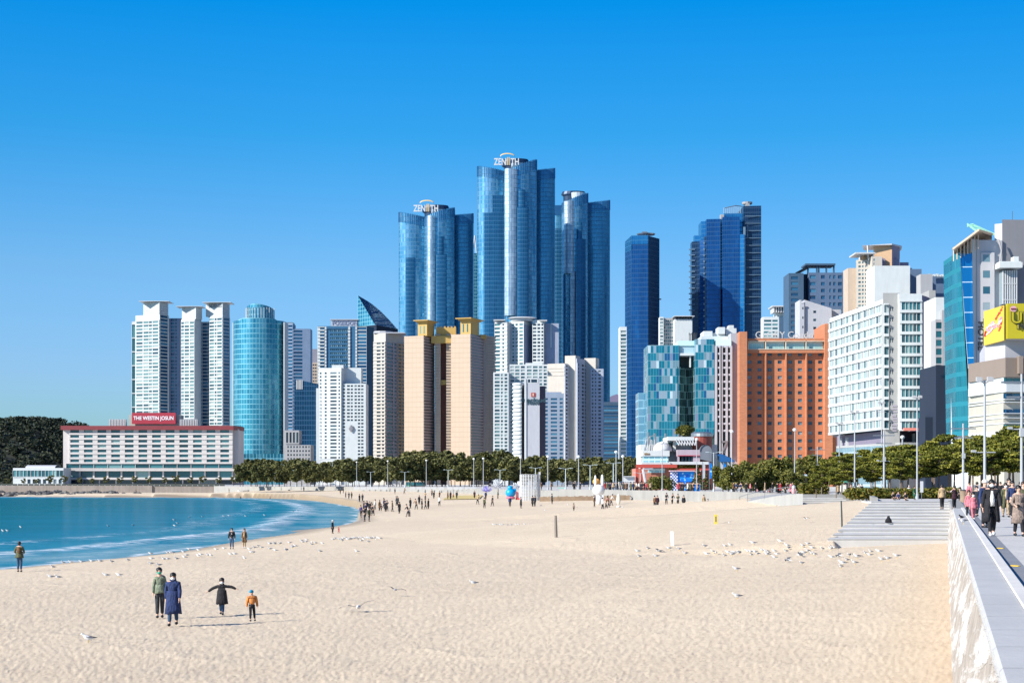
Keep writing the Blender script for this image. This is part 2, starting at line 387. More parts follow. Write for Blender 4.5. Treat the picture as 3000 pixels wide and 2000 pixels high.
# ---------------------------------------------------------------- promenade plateau and city ground
m, nt, b = newmat('paving'); p = pos(nt)
bt = N(nt, 'ShaderNodeTexBrick'); bt.inputs['Scale'].default_value = 1.; bt.inputs['Mortar Size'].default_value = .012; bt.inputs['Brick Width'].default_value = 1.2; bt.inputs['Row Height'].default_value = .6
bt.inputs['Color1'].default_value = (.58, .56, .52, 1); bt.inputs['Color2'].default_value = (.52, .505, .475, 1); bt.inputs['Mortar'].default_value = (.3, .29, .28, 1)
L(nt, p, bt.inputs['Vector']); L(nt, mixc(nt, mathn(nt, 'MULTIPLY', noise(nt, p, .4, 4), .5), bt.outputs[0], (.42, .41, .39)), b.inputs['Base Color']); b.inputs['Roughness'].default_value = .8
PAVE = m
PZ = 3.92
near = [(wallx(105, .45), 105), (wallx(50, .45), 50), (wallx(-15, .45), -15)]
poly = near[::-1] + edge + [(-2800, 700), (-2900, 5300), (2900, 5300), (2800, -15)]
mb = MB(); mb.add([(x, y, PZ) for x, y in poly], [tuple(range(len(poly) - 1, -1, -1))])
tag(mb.build('promenade', PAVE), kind='structure')
CONC = mat('concrete_wall', (.29, .285, .27), .85, var=.14)
mb = MB()
pl = edge[2:]
for a, c in zip(pl[:-1], pl[1:]):
    if c[0] < -122: continue
    dx, dy = c[0] - a[0], c[1] - a[1]; l = math.hypot(dx, dy); d = (-dx / l, -dy / l)
    mb.obox(c, d, 0, l, -.4, .02, .5, PZ + (.3 if c[1] < 470 else .02))
o = mb.build('retaining_wall', CONC); tag(o, 'long low pale concrete wall along the back of the beach', 'wall')
# near wall: battered stone with white lime patches, cap and bright chamfer
m, nt, b = newmat('patched_stone'); p = pos(nt)
sx = N(nt, 'ShaderNodeSeparateXYZ'); L(nt, p, sx.inputs[0]); cb = N(nt, 'ShaderNodeCombineXYZ')
L(nt, mathn(nt, 'MULTIPLY', mathn(nt, 'ADD', sx.outputs[2], mathn(nt, 'MULTIPLY', sx.outputs[1], .14)), 2.4), cb.inputs[0]); L(nt, mathn(nt, 'MULTIPLY', sx.outputs[1], .22), cb.inputs[1])
n1 = N(nt, 'ShaderNodeTexNoise'); n1.inputs['Scale'].default_value = 1.; n1.inputs['Detail'].default_value = 5; n1.inputs['Roughness'].default_value = .62; L(nt, cb.outputs[0], n1.inputs['Vector'])
st = noise(nt, p, 2.2, 6, .7)
cs = ramp(nt, st, [(.3, (.24, .21, .185)), (.5, (.36, .315, .27)), (.7, (.46, .41, .36))])
wm = ramp(nt, n1.outputs[0], [(.46, 0.), (.58, 1.)])
L(nt, mixc(nt, wm, cs, (.62, .60, .57)), b.inputs['Base Color']); b.inputs['Roughness'].default_value = .95
bump(nt, b, mathn(nt, 'ADD', st, mathn(nt, 'MULTIPLY', wm, .5)), .7, .12)
STONE = m
CAP = mat('granite_cap', (.47, .465, .45), .7, var=.08, streak=False, bmp=.15)
root = empty('promenade_wall', (0, 10, 0), 'low battered stone wall with white patches and smooth grey coping between sand and promenade', 'wall')
mb = MB(); y0, y1 = -10, 152
ys = np.linspace(y0, y1, 82); vs = []; rw = random.Random(5)
for y in ys:
    top = 4.0
    for f in (0, .25, .5, .75, 1):
        z = .6 + (top - .12 - .6) * f; zz = (z - 1.2) / 3.0
        vs.append((wallx(y, .16 + .34 * (z - 1.9) / 2.1 + rw.uniform(-.03, .03) * (f < 1)), y, z))
n = 5; fs = [(i * n + k, i * n + k + 1, (i + 1) * n + k + 1, (i + 1) * n + k) for i in range(len(ys) - 1) for k in range(n - 1)]
mb.add(vs, fs); mb.build('stone_face', STONE, root, smooth=True)
mb = MB()
def strip(offs, y0, y1, step=None):
    ys_ = [y0, y1] if not step else list(np.arange(y0, y1, step)) + [y1]
    vs = [(wallx(y, o_), y, z_) for y in ys_ for o_, z_ in offs]; n = len(offs)
    return vs, [(i * n + k, (i + 1) * n + k, (i + 1) * n + k + 1, i * n + k + 1) for i in range(len(ys_) - 1) for k in range(n - 1)]
for k in range(0, 60):     # coping stones laid end to end
    a = -10 + k * 1.9
    if a > 103: break
    vs, fs = strip([(.47, 3.86), (.47, 3.97), (.50, 4.0), (.99, 4.0)], a, a + 1.885); mb.add(vs, fs)
mb.build('coping', CAP, root)
vs, fs = strip([(.991, 3.98), (1.01, 4.03), (1.18, 4.035), (1.2, 4.02), (1.2, 3.90)], -10, 105, 4)
mb = MB(); mb.add(vs, fs); mb.build('sloped_kerb', mat('pale_kerb', (.62, .60, .56), .8, streak=False), root)
vs, fs = strip([(1.2, PZ + .005), (1.58, PZ + .005)], -10, 160, 6)
mb = MB(); mb.add(vs, fs); o = mb.build('path_border', mat('dark_paving', (.22, .23, .25), .8, streak=False)); tag(o, kind='structure')
vs, fs = strip([(.42, 4.0), (1.3, 4.0), (1.3, 3.9)], 104, 152, 8); mb = MB(); mb.add(vs, fs); mb.build('coping', CONC, root)
YEL = flat('yellow_marker', (.80, .52, .03), .6)
for y in (14.5, 18.2, 22.5, 27.5, 34, 43):
    mb = MB(); mb.rings([(wallx(y, 1.40), y, PZ + .009, .085, .2), (wallx(y, 1.40), y, PZ + .02, .075, .19)], 12)
    o = mb.build('paving_marker', YEL)
    tag(o, 'small yellow marker set in the dark border beside the coping', 'marker', 'yellow markers in the dark path border')
# stone steps
def steps(name, label, rows_, mats, group=None):
    root = empty(name, (rows_[0][0], rows_[0][2], 0), label, 'steps', group); mb = MB(); nose = MB()
    for i, (xl, xr, y, z, yn) in enumerate(rows_):
        xl2 = rows_[i + 1][0] if i + 1 < len(rows_) else xl
        mb.prism([(xl, y), (xr, y), (xr, yn + .3), (xl + (xl2 - xl), yn + .3)], .3, z)
        nose.box(xl, y - .03, z - .035, xr, y - .002, z - .012)
    mb.build('tread', mats[0], root); nose.build('joint', mats[1], root)
STEP = mat('step_stone', (.50, .49, .47), .85, var=.12, streak=False, bmp=.1)
rws = []
nS = 12
for k in range(nS):
    y = 105 + 45 * k / nS; yn = 105 + 45 * (k + 1) / nS
    xl = 19.4 + (31.8 - 19.4) * k / nS
    rws.append((xl, wallx(yn, .35), y, 1.93 + (PZ - 1.93) * (k + 1) / nS, yn))
steps('beach_steps', 'broad flight of pale stone steps running down to the sand beside the promenade wall', rws, (STEP, flat('joint_dark', (.33, .32, .31), .9)))
rws = []
for k in range(8):
    y = 176 + 15 * k / 8; rws.append((X(2352, y) + k * .1 - 1.6, X(2530, 178), y, 2.45 + (PZ - 2.45) * (k + 1) / 8, 176 + 15 * (k + 1) / 8))
steps('beach_steps', 'farther and smaller flight of stone steps beyond the broad flight', rws, (STEP, flat('joint_dark', (.33, .32, .31), .9)))
# curved white ramp wall with a rail
root = empty('ramp', (28, 220, 2), 'white curved access ramp with a thin steel rail running down to the sand', 'ramp')
pts = [P(2352, 176), P(2330, 178), P(2290, 182), P(2240, 186), P(2190, 189), P(2166, 191)]; tops = [Z(1446, 176), Z(1446, 178), Z(1450, 182), Z(1458, 186), Z(1468, 189), Z(1476, 191)]
mb = MB(); n = len(pts)
vs = [(x, y, 1.5) for x, y in pts] + [(x, y, t) for (x, y), t in zip(pts, tops)] + [(x, y + 9, t) for (x, y), t in zip(pts, tops)]
mb.add(vs, [(i, i + 1, n + i + 1, n + i) for i in range(n - 1)] + [(n + i, n + i + 1, 2 * n + i + 1, 2 * n + i) for i in range(n - 1)] + [(n - 1, 2 * n - 1, 3 * n - 1), (0, 2 * n, n)])
mb.build('ramp_wall', mat('ramp_white', (.32, .32, .31), .8), root)
mb = MB(); mb.tube([(x, y, t + .8) for (x, y), t in zip(pts[1:], tops[1:])], .035, 5)
for (x, y), t in zip(pts[1:], tops[1:]): mb.tube([(x, y, t - .1), (x, y, t + .8)], .03, 5)
mb.build('rail', flat('steel', (.35, .36, .37), .4, .8), root)
# ---------------------------------------------------------------- buildings
UNIT = MB().box(-.5, -.03, -.5, .5, .03, .5)
_um = {}
def pane_mesh(g):
    if g.name not in _um:
        o = UNIT.build('window', g); _um[g.name] = o.data; bpy.data.objects.remove(o)
    return _um[g.name]
def yaw(p0, p1): return math.atan2(p1[1] - p0[1], p1[0] - p0[0])
class Bld:
    def __init__(s, name, label, D, wall, glass, px=1500, cat='building', group=None):
        s.root = empty(name, (X(px, D), D, PZ), label, cat, group); s.D = D
        s.w = MB(); s.wall = wall; s.glass = glass; s.win = []; s.y0 = PZ
    def body(s, poly, z1, z0=None, mi=None): s.w.prism(poly, s.y0 if z0 is None else z0, z1, mi, bottom=False); return s
    def fac(s, p0, p1, z0, z1, nf, cols, wh=.55, dep=.3, wz=.5, slab=0., r=.7, mi=None, glass=None, band=None, skip=None):
        """relief grid: spandrels between storeys, piers between windows, one pane in each opening"""
        dx, dy = p1[0] - p0[0], p1[1] - p0[1]; Wd = math.hypot(dx, dy); d = (dx / Wd, dy / Wd); nx, ny = d[1], -d[0]
        if isinstance(cols, int): cols = [((i + .5 - r / 2) / cols, (i + .5 + r / 2) / cols) for i in range(cols)]
        fh = (z1 - z0) / nf; g = glass or s.glass; a = math.atan2(dy, dx)
        lo = (1 - wh) * wz * fh; hh = wh * fh
        us = [0.] + [c for ab in cols for c in ab] + [1.]
        for i in range(nf + 1):
            a0 = z0 if i == 0 else z0 + (i - 1) * fh + lo + hh; a1 = z1 if i == nf else z0 + i * fh + lo
            s.w.obox(p0, d, 0, Wd, -.05, dep + slab, a0, a1, mi)
        for i in range(nf):
            zb = z0 + i * fh + lo
            for k in range(0, len(us), 2):
                if us[k + 1] - us[k] > 1e-4: s.w.obox(p0, d, us[k] * Wd, us[k + 1] * Wd, -.05, dep, zb, zb + hh, mi)
            for k, (u0, u1) in enumerate(cols):
                if skip and skip(i, k): s.w.obox(p0, d, u0 * Wd, u1 * Wd, -.05, dep, zb, zb + hh, mi); continue
                um = (u0 + u1) / 2 * Wd
                s.win.append((p0[0] + d[0] * um + nx * .06, p0[1] + d[1] * um + ny * .06, zb + hh / 2, (u1 - u0) * Wd, hh, a, g))
        return s
    def finish(s, lim=100, smooth=False):
        o = s.w.build('wall', s.wall, s.root)
        wn = sorted(s.win, key=lambda t: -t[3] * t[4] / max(t[1], 1) ** 2)
        head, rest = wn[:lim], wn[lim:]
        for x, y, z, ww, hh, a, g in head:
            q = bpy.data.objects.new('window', pane_mesh(g)); COL.objects.link(q); q.parent = s.root
            q.location = Vector((x, y, z)) - s.root.location; q.rotation_euler = (0, 0, a); q.scale = (ww, 1, hh)
        if rest:
            by = {}
            for t in rest: by.setdefault(t[6].name, []).append(t)
            mb = MB(); ms = []
            for k, (gn, ts) in enumerate(by.items()):
                ms.append(ts[0][6])
                for x, y, z, ww, hh, a, g in ts:
                    d = (math.cos(a), math.sin(a)); mb.obox((x, y), d, -ww / 2, ww / 2, -.03, .03, z - hh / 2, z + hh / 2, mi=k)
            q = mb.build('window', ms, s.root); q['kind'] = 'stuff'
        return s
def corner(xl, xc, xr, D, a):
    """footprint seen corner-on: left face turned a to the left; returns L, C, R, B"""
    a = rad(a); C = P(xc, D); kl = (xl - 1500) / F; kr = (xr - 1500) / F
    tl = (C[0] - kl * D) / (math.cos(a) + kl * math.sin(a)); Lp = (C[0] - tl * math.cos(a), D + tl * math.sin(a))
    if xr <= xc + .5: t = 16.
    else: t = (kr * D - C[0]) / max(math.sin(a) - kr * math.cos(a), .05)
    t = min(t, 70.)
    Rp = (C[0] + t * math.sin(a), D + t * math.cos(a))
    return Lp, C, Rp, (Lp[0] + Rp[0] - C[0], Lp[1] + Rp[1] - C[1])
def front(xl, xr, D, dep=14., a=0.):
    p0, p1 = P(xl, D), P(xr, D)
    return p0, p1, (p1[0], D + dep), (p0[0], D + dep)
def lerp(a, b, t): return (a[0] + (b[0] - a[0]) * t, a[1] + (b[1] - a[1]) * t)
def off(p0, p1, n):
    dx, dy = p1[0] - p0[0], p1[1] - p0[1]; l = math.hypot(dx, dy); return (dy / l * n, -dx / l * n)
def sh(p, o): return (p[0] + o[0], p[1] + o[1])
WHITE = mat('white_render', (.53, .56, .56), .75, var=.07)
WARMW = mat('warm_white_render', (.47, .44, .40), .75, var=.08)
GREYW = mat('grey_render', (.33, .33, .34), .8, var=.08)
LAVW = mat('cool_white_render', (.41, .42, .46), .75, var=.07)
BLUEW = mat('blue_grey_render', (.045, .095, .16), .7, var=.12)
NAVY_SHADE = mat('navy_shade_cladding', (.008, .018, .04), .95, var=.1)  # near-black navy, carries the dark block's shade in its colour
PEACH = mat('pink_beige_cladding', (.42, .31, .25), .7, var=.05, streak=False)
BEIGE = mat('beige_render', (.46, .37, .29), .75, var=.08)
ORANGE = mat('peach_render', (.50, .33, .2), .75, var=.08)
TAUPE = mat('taupe_cladding', (.30, .25, .21), .8, var=.1)
YELW = mat('ochre_yellow_render', (.48, .31, .09), .75, var=.06)
BROWN = mat('brown_red_cladding', (.14, .045, .03), .7, var=.1)
MAROON = mat('maroon_roof', (.20, .03, .035), .6, var=.12, streak=False)
STEEL = flat('steel', (.35, .36, .37), .4, .8)
WSTEEL = flat('white_steel', (.52, .53, .54), .45)
DKST = flat('dark_steel', (.05, .055, .06), .5, .5)
G_DARK = panes('dark_window', [(0, (.006, .015, .03)), (.6, (.014, .035, .06)), (.85, (.04, .08, .10)), (1, (.16, .2, .22))])
G_TEAL = panes('teal_window', [(0, (.006, .05, .07)), (.5, (.02, .12, .15)), (.85, (.07, .22, .24)), (1, (.25, .38, .37))], .12)
G_PALE = panes('pale_window', [(0, (.015, .05, .08)), (.3, (.05, .12, .14)), (.65, (.15, .26, .27)), (1, (.36, .42, .41))], .15)
G_BLUE = panes('blue_window', [(0, (.01, .05, .12)), (.6, (.02, .10, .2)), (1, (.06, .2, .32))], .1)
NEAR = 'apartment and hotel towers along the seafront'

# -- long hotel with red roof on the left -------------------------------------------------
D = 950
b_ = Bld('hotel', 'long seven-storey hotel with maroon roof edge, pale balconies and a red rooftop sign', D, mat('pale_pink_render', (.54, .50, .475), .8, var=.07), G_TEAL, px=440)
p0, p1, p2, p3 = front(185, 682, D, 22); b_.body([p0, p1, p2, p3], Z(1256, D))
b_.w.box(p1[0], D + 3, PZ, X(699, D + 3), D + 22, Z(1256, D))
zt, zb = Z(1258, D), Z(1358, D); fp = (p0[0] + 18 * D / F, D)
cols = [(k / 12 + .008, (k + 1) / 12 - .022) for k in range(12)]
b_.fac(fp, (X(682, D), D), zb, zt, 7, cols, wh=.58, dep=.7, wz=.85, slab=.3)
b_.fac((X(194, D), D), (X(682, D), D), Z(1372, D), Z(1356, D), 1, 12, wh=.8, dep=.5, r=.97)
b_.fac((X(194, D), D), (X(682, D), D), Z(1400, D), Z(1378, D), 1, 12, wh=.85, dep=.8, r=.88)
b_.fac((X(194, D), D), (X(682, D), D), PZ + .3, Z(1404, D), 1, 10, wh=.85, dep=.4, r=.93, glass=G_DARK)
b_.w.box(X(190, D), D - 3, Z(1379, D), X(697, D), D + .1, Z(1373, D)); b_.w.box(X(190, D), D - 3.6, Z(1404, D), X(699, D), D + .1, Z(1399, D))
b_.finish()
mb = MB(); mb.prism([(X(181, D), D - 2.5), (X(686, D), D - 2.5), (X(700, D), D + 8), (X(696, D), D + 24), (X(190, D), D + 24)], Z(1259, D), [Z(1247, D)] * 5); mb.build('roof', MAROON, b_.root)
mb = MB(); mb.box(X(367, D), D + 9, Z(1247, D), X(520, D), D + 18, Z(1213, D)); mb.build('rooftop_house', mat('pale_green_render', (.36, .38, .34), .8), b_.root)
for (a, c) in ((321, 366), (528, 577)):
    mb = MB()
    for k in range(11):
        x = X(a + (c - a) * k / 10, D + 8); mb.box(x - .25, D + 8, Z(1247, D), x + .25, D + 12, Z(1226, D))
    mb.build('fin_screen', WSTEEL, b_.root)
mb = MB(); mb.box(X(378, D), D + 7, Z(1240, D), X(507, D), D + 8.2, Z(1207, D)); sg = mb.build('sign_board', mat('sign_red', (.36, .03, .05), .5, streak=False), b_.root)
lt = flat('letter_white', (.85, .83, .86), .5)
text('THE WESTIN JOSUN', 2.9, 'lettering', lt, sg, (X(442.5, D), D + 6.95, Z(1228, D)), extrude=.12, xs=.86, bold=.06)
# annex
D = 930
b_ = Bld('hotel_annex', 'low white restaurant wing with a curved glass roof, left of the long hotel', D, WHITE, G_TEAL, px=110)
p0, p1, p2, p3 = front(38, 186, D, 16); b_.body([p0, p1, p2, p3], Z(1370, D))
b_.fac(p0, p1, Z(1397, D), Z(1376, D), 1, 14, wh=.85, dep=.4, r=.9); b_.fac((X(84, D), D - 4), (X(190, D), D - 4), PZ, Z(1399, D), 1, 7, wh=.6, dep=.4, r=.6, glass=G_DARK)
b_.w.box(X(82, D), D - 4, PZ, X(192, D), D, Z(1398, D)); b_.finish()
mb = MB()
for k in range(7):
    a0, a1 = math.pi * k / 7, math.pi * (k + 1) / 7
    for x0, x1 in ((X(71, D), X(158, D)),):
        mb.add([(x0, D + 8 - 6 * math.cos(a0), Z(1370, D) + 1.6 * math.sin(a0)), (x1, D + 8 - 6 * math.cos(a0), Z(1370, D) + 1.6 * math.sin(a0)), (x1, D + 8 - 6 * math.cos(a1), Z(1370, D) + 1.6 * math.sin(a1)), (x0, D + 8 - 6 * math.cos(a1), Z(1370, D) + 1.6 * math.sin(a1))], [(0, 1, 2, 3)])
mb.build('roof', WSTEEL, b_.root)

# -- pair of white residential towers behind the hotel -----------------------------------
def crown(b, xl, xc, xr, yt, yb, D, a, plate=(0, 0), pm=WSTEEL, wm=None):
    Lp, C, Rp, B = corner(xl, xc, xr, D, a); wm = wm or WHITE
    mb = MB(); n = 6; z0, z1 = Z(yb, D), Z(yt, D)
    for i in range(n):
        h = (z1 - z0) / n; mb.prism([C, Rp, B, Lp], z0 + i * h, z0 + i * h + h * .9)
    c = ((Lp[0] + Rp[0]) / 2, (Lp[1] + Rp[1]) / 2)
    mb.prism([lerp(c, q, .93) for q in (C, Rp, B, Lp)], z0, z1); mb.build('crown', wm, b.root)
    if plate[1]:
        mb = MB(); e = plate[1] * D / F; plate = (plate[0] + plate[1] * .08, plate[1] * .84)
        mb.box(X(plate[0], D), C[1] - e * .03, z1 + .25, X(plate[0] + plate[1], D), max(B[1], Lp[1]) + 1, z1 + .65)
        mb.build('roof_plate', pm, b.root)
D = 1400
b_ = Bld('apartment_tower', 'white balcony tower with flat winged roof plate, farthest left of the high towers', D, WHITE, G_TEAL, px=450, group=NEAR)
Lp, C, Rp, B = corner(397, 467, 494, D, 25); b_.body([C, Rp, B, Lp], Z(921, D)); ylow = 1235
b_.fac(Lp, C, Z(1231, D), Z(937, D), 29, [(.05, .31), (.35, .56), (.58, .70), (.73, .96)], wh=.62, dep=.35, wz=.4, slab=.15, glass=G_PALE)
b_.fac(C, Rp, Z(1231, D), Z(921, D), 31, [(.06, .86)], wh=.74, dep=.4, glass=G_BLUE)
l2 = front(386, 398, D + 14, 16); b_.body(l2, Z(937, D)); b_.fac(l2[0], l2[1], Z(1231, D), Z(945, D), 7, [(.1, .95)], wh=.93, dep=.5, slab=.6)
Lw, Cw, Rw, Bw = corner(494, 529, 532, D + 26, 2); b_.body(front(492, 531, D + 18, 18), Z(926, D)); q = front(492, 531, D + 18, 18)
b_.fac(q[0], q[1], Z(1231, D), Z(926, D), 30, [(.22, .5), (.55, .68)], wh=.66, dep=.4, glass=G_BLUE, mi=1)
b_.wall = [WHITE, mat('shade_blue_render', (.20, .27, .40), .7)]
b_.finish(); crown(b_, 420, 467, 493, 884, 921, D, 25, (399, 105))
D = 1400
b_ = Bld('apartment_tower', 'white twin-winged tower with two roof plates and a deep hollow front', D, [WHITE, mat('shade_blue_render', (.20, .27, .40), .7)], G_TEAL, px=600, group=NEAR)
Lp, C, Rp, B = corner(531, 570, 590, D, 22); b_.body([C, Rp, B, Lp], Z(934, D))
b_.fac(Lp, C, Z(1245, D), Z(940, D), 30, [(.03, .22), (.28, .6), (.68, .97)], wh=.62, dep=.35, slab=.12, glass=G_PALE)
q0, q1 = P(571, D + 22), P(616, D + 22); b_.body([q0, q1, (q1[0], D + 36), (q0[0], D + 36)], Z(935, D))
b_.fac(q0, q1, Z(1245, D), Z(938, D), 30, [(.02, .3), (.34, .46), (.5, .96)], wh=.66, dep=.5, glass=G_BLUE, mi=0)
Lp, C, Rp, B = corner(614, 652, 673, D, 28); b_.body([C, Rp, B, Lp], Z(925, D))
b_.fac(Lp, C, Z(1245, D), Z(929, D), 31, [(.04, .36), (.41, .56), (.61, .96)], wh=.62, dep=.35, slab=.12, glass=G_PALE)
b_.fac(C, Rp, Z(1245, D), Z(929, D), 31, [(.04, .88)], wh=.72, dep=.4, glass=G_BLUE)
b_.finish(); crown(b_, 533, 574, 592, 899, 934, D, 22, (508, 92)); crown(b_, 603, 652, 673, 887, 925, D, 28, (585, 100))
text('ADELIS', 4.2, 'lettering', flat('letter_dark', (.12, .14, .18)), b_.root, (X(628, D) - .2, D + 3.1, Z(899, D)), ang=rad(-28), extrude=.1)
# -- round teal glass tower ---------------------------------------------------------------
TEALC = curtain_mat('teal_curtain', [(.25, (.015, .16, .26)), (.45, (.04, .26, .36)), (.62, (.10, .36, .46)), (.8, (.30, .52, .58))], 3.4, 2.2, (.16, .38, .46), .12, .7, .2)
D = 1150
root = empty('glass_tower', P(750, D) + (PZ,), 'rounded teal glass tower with a glass drum on its roof, behind the long hotel', 'building', NEAR)
def arc(cx, cy, rx, ry, a0, a1, n): return [(cx + rx * math.cos(rad(a0 + (a1 - a0) * k / n)), cy + ry * math.sin(rad(a0 + (a1 - a0) * k / n))) for k in range(n + 1)]
rx = 77 * D / F; cx = X(750, D)
mb = MB(); pts = arc(cx, D + 16, rx, 16, 180, 360, 22) + [(cx + rx, D + 30), (cx - rx, D + 30)]
mb.curtain(pts, PZ, [Z(936, D) + (1.2 if 6 < k < 17 else 0) for k in range(len(pts))]); mb.build('glass_wall', TEALC, root)
mb = MB(); mb.box(X(827, D), D + 6, PZ, X(830, D), D + 26, Z(941, D)); mb.box(X(671, D), D + 14, PZ, X(673, D), D + 30, Z(940, D)); mb.build('corner_pier', WHITE, root)
mb = MB(); r2 = 40 * D / F; pts = arc(X(751, D), D + 17, r2, 9, 150, 390, 20) + [(X(770, D), D + 28), (X(732, D), D + 28)]
mb.curtain(pts, Z(938, D), [Z(884, D) - (.4 * abs(k - 9)) for k in range(len(pts))]); mb.build('roof_drum', TEALC, root)
mb = MB()
for k in range(0, 21): x, y = arc(X(751, D), D + 17, r2 + .5, 9.5, 150, 390, 20)[k]; mb.box(x - .15, y - .15, Z(936, D), x + .15, y + .15, Z(896, D))
mb.build('roof_frame', WSTEEL, root)
D2 = 1100
mb = MB(); mb.curtain(front(701, 838, D2, 20), PZ, Z(1329, D2)); mb.build('podium', TEALC, root)
# -- towers behind it ---------------------------------------------------------------------
D = 1500
b_ = Bld('apartment_tower', 'blue-grey apartment slab with striped balconies, right of the round teal tower', D, mat('slab_grey', (.22, .30, .42), .7), G_BLUE, px=868, group=NEAR)
Lp, C, Rp, B = corner(828, 858, 908, D, 10); b_.body([C, (X(908, D), D + 3), (X(908, D), D + 18), B], Z(962, D)); b_.body([Lp, C, (C[0], D + 20), (Lp[0], D + 22)], Z(947, D))
b_.fac(Lp, C, Z(1340, D), Z(950, D), 38, [(.3, .97)], wh=.6, dep=.4, slab=.3)
b_.fac((C[0], D), (X(908, D), D + 3), Z(1340, D), Z(965, D), 36, [(.05, .55)], wh=.6, dep=.4)
b_.finish()
mb = MB(); mb.box(X(834, D), D + 2, Z(947, D), X(857, D), D + 16, Z(943, D)); mb.build('roof_plate', STEEL, b_.root)
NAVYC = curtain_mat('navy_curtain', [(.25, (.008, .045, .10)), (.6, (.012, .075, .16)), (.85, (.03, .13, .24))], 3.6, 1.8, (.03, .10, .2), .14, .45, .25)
D = 1250
root = empty('office_tower', P(895, D) + (PZ,), 'dark blue glass office block with sloping top, left of the white sloped tower', 'building', NEAR)
mb = MB(); a, c, d, e = front(862, 931, D, 20); mb.curtain([a, c, d, e], PZ, [Z(1110, D), Z(1124, D), Z(1124, D), Z(1110, D)]); mb.build('glass_wall', NAVYC, root)
mb = MB()
for k in range(5): x = X(868 + 4 * k, D); mb.box(x, D - .4, Z(1140, D), x + .6, D - .05, Z(1113, D))
mb.build('fin', WSTEEL, root)
D = 1050
b_ = Bld('hotel_block', 'low grey building with arched openings at the foot of the dark blue office block', D, GREYW, G_DARK, px=868, group=NEAR)
q = front(830, 910, D, 18); b_.body(q, Z(1303, D)); b_.body(front(830, 876, D + 1, 14), Z(1260, D))
b_.fac((X(840, D), D), (X(910, D), D), Z(1361, D), Z(1303, D), 5, 8, wh=.5, dep=.4, r=.5)
b_.fac((X(836, D), D + 1), (X(876, D), D + 1), Z(1300, D), Z(1262, D), 1, 4, wh=.8, dep=.5, r=.6); b_.finish()
D = 1600
b_ = Bld('apartment_tower', 'distant narrow grey and cream tower half hidden behind the dark blue office block', D, [mat('dim_grey', (.22, .22, .27), .8), BEIGE], G_DARK, px=918, group=NEAR)
q = front(907, 932, D, 14); b_.body(q, Z(1022, D), mi=0); q2 = front(910, 932, D - 12, 12); b_.body(q2, Z(1062, D - 12), mi=1)
b_.fac(q2[0], q2[1], Z(1130, D - 12), Z(1064, D - 12), 7, 4, wh=.5, dep=.3, mi=1); b_.finish()

# -- office tower with the sail -----------------------------------------------------------
D = 1300
b_ = Bld('office_tower', 'blue glass tower with white letters on the roof and a triangular glass sail behind', D, [mat('mid_blue_cladding', (.04, .13, .24), .4, var=.1), WHITE], G_BLUE, px=1010, group=NEAR)
q = front(930, 1048, D, 20); b_.body(q, Z(955, D)); Lp, C, Rp, B = corner(1046, 1074, 1096, D, 20); b_.body([P(1046, D), C, Rp, B], Z(955, D))
b_.body(front(1046, 1075, D, 20), Z(955, D))
fz = dict(wh=.66, dep=.4)
b_.fac(P(930, D), P(951, D), Z(1150, D), Z(957, D), 19, [(.38, .98)], mi=1, slab=.5, **fz)
b_.fac(P(967, D), P(1019, D), Z(1095, D), Z(963, D), 12, 9, wh=.55, dep=.5, mi=0, r=.8, glass=G_PALE)
b_.fac(P(1046, D), P(1074, D), Z(1200, D), Z(957, D), 24, [(.02, .98)], wh=.78, dep=.3, mi=1, glass=G_BLUE)
for a, c in ((952, 956.5), (1020, 1026), (1041.5, 1046)):
    for k in range(40):
        z = Z(957, D) - k * 2.6; b_.w.box(X(a, D), D - .8, z - 2.1, X(c, D), D + .1, z, mi=1)
b_.w.box(X(957, D), D - .9, Z(963, D), X(1020, D), D - .05, Z(956, D), mi=0)
b_.finish()
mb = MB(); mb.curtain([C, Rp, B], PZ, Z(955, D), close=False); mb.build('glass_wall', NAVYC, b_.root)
mb = MB(); mb.box(X(968, D), D + 4, Z(955, D), X(1046, D), D + 12, Z(938, D)); mb.box(X(966, D), D + 3, Z(936, D), X(1049, D), D + 12, Z(933.5, D)); mb.build('rooftop_house', LAVW, b_.root)
text('POSEIDON', 4.4, 'lettering', flat('letter_blueish', (.2, .25, .4)), b_.root, (X(1008, D), D + 3.6, Z(950, D)), extrude=.1, xs=.9)
D = 1360
root = empty('sail_roof', P(1100, D) + (PZ,), 'tall triangular glass sail rising behind the tower with white roof letters', 'building', NEAR)
a, b1, c1, d1 = (X(1048, D), D, Z(865, D)), (X(1048, D), D, Z(958, D)), (X(1103, D), D - 16, Z(956, D)), (X(1161, D), D + 20, Z(960, D))
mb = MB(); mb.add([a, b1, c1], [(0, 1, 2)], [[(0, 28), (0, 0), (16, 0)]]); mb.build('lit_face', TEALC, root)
mb = MB(); n = 8; e2 = []
for k in range(n + 1):
    t = k / n; x = a[0] + (d1[0] - a[0]) * t; z = a[2] + (d1[2] - a[2]) * t + 3.2 * math.sin(math.pi * t); e2.append((x, D + 20 * t, z))
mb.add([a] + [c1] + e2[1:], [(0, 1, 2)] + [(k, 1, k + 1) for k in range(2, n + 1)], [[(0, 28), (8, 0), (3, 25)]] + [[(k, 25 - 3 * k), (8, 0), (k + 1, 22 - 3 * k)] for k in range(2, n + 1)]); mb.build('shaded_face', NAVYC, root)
mb = MB(); mb.prism([P(1048, D), P(1103, D - 16), (d1[0], d1[1]), P(1090, D + 22)], PZ, Z(957, D)); mb.build('shaft', NAVY_SHADE, root)

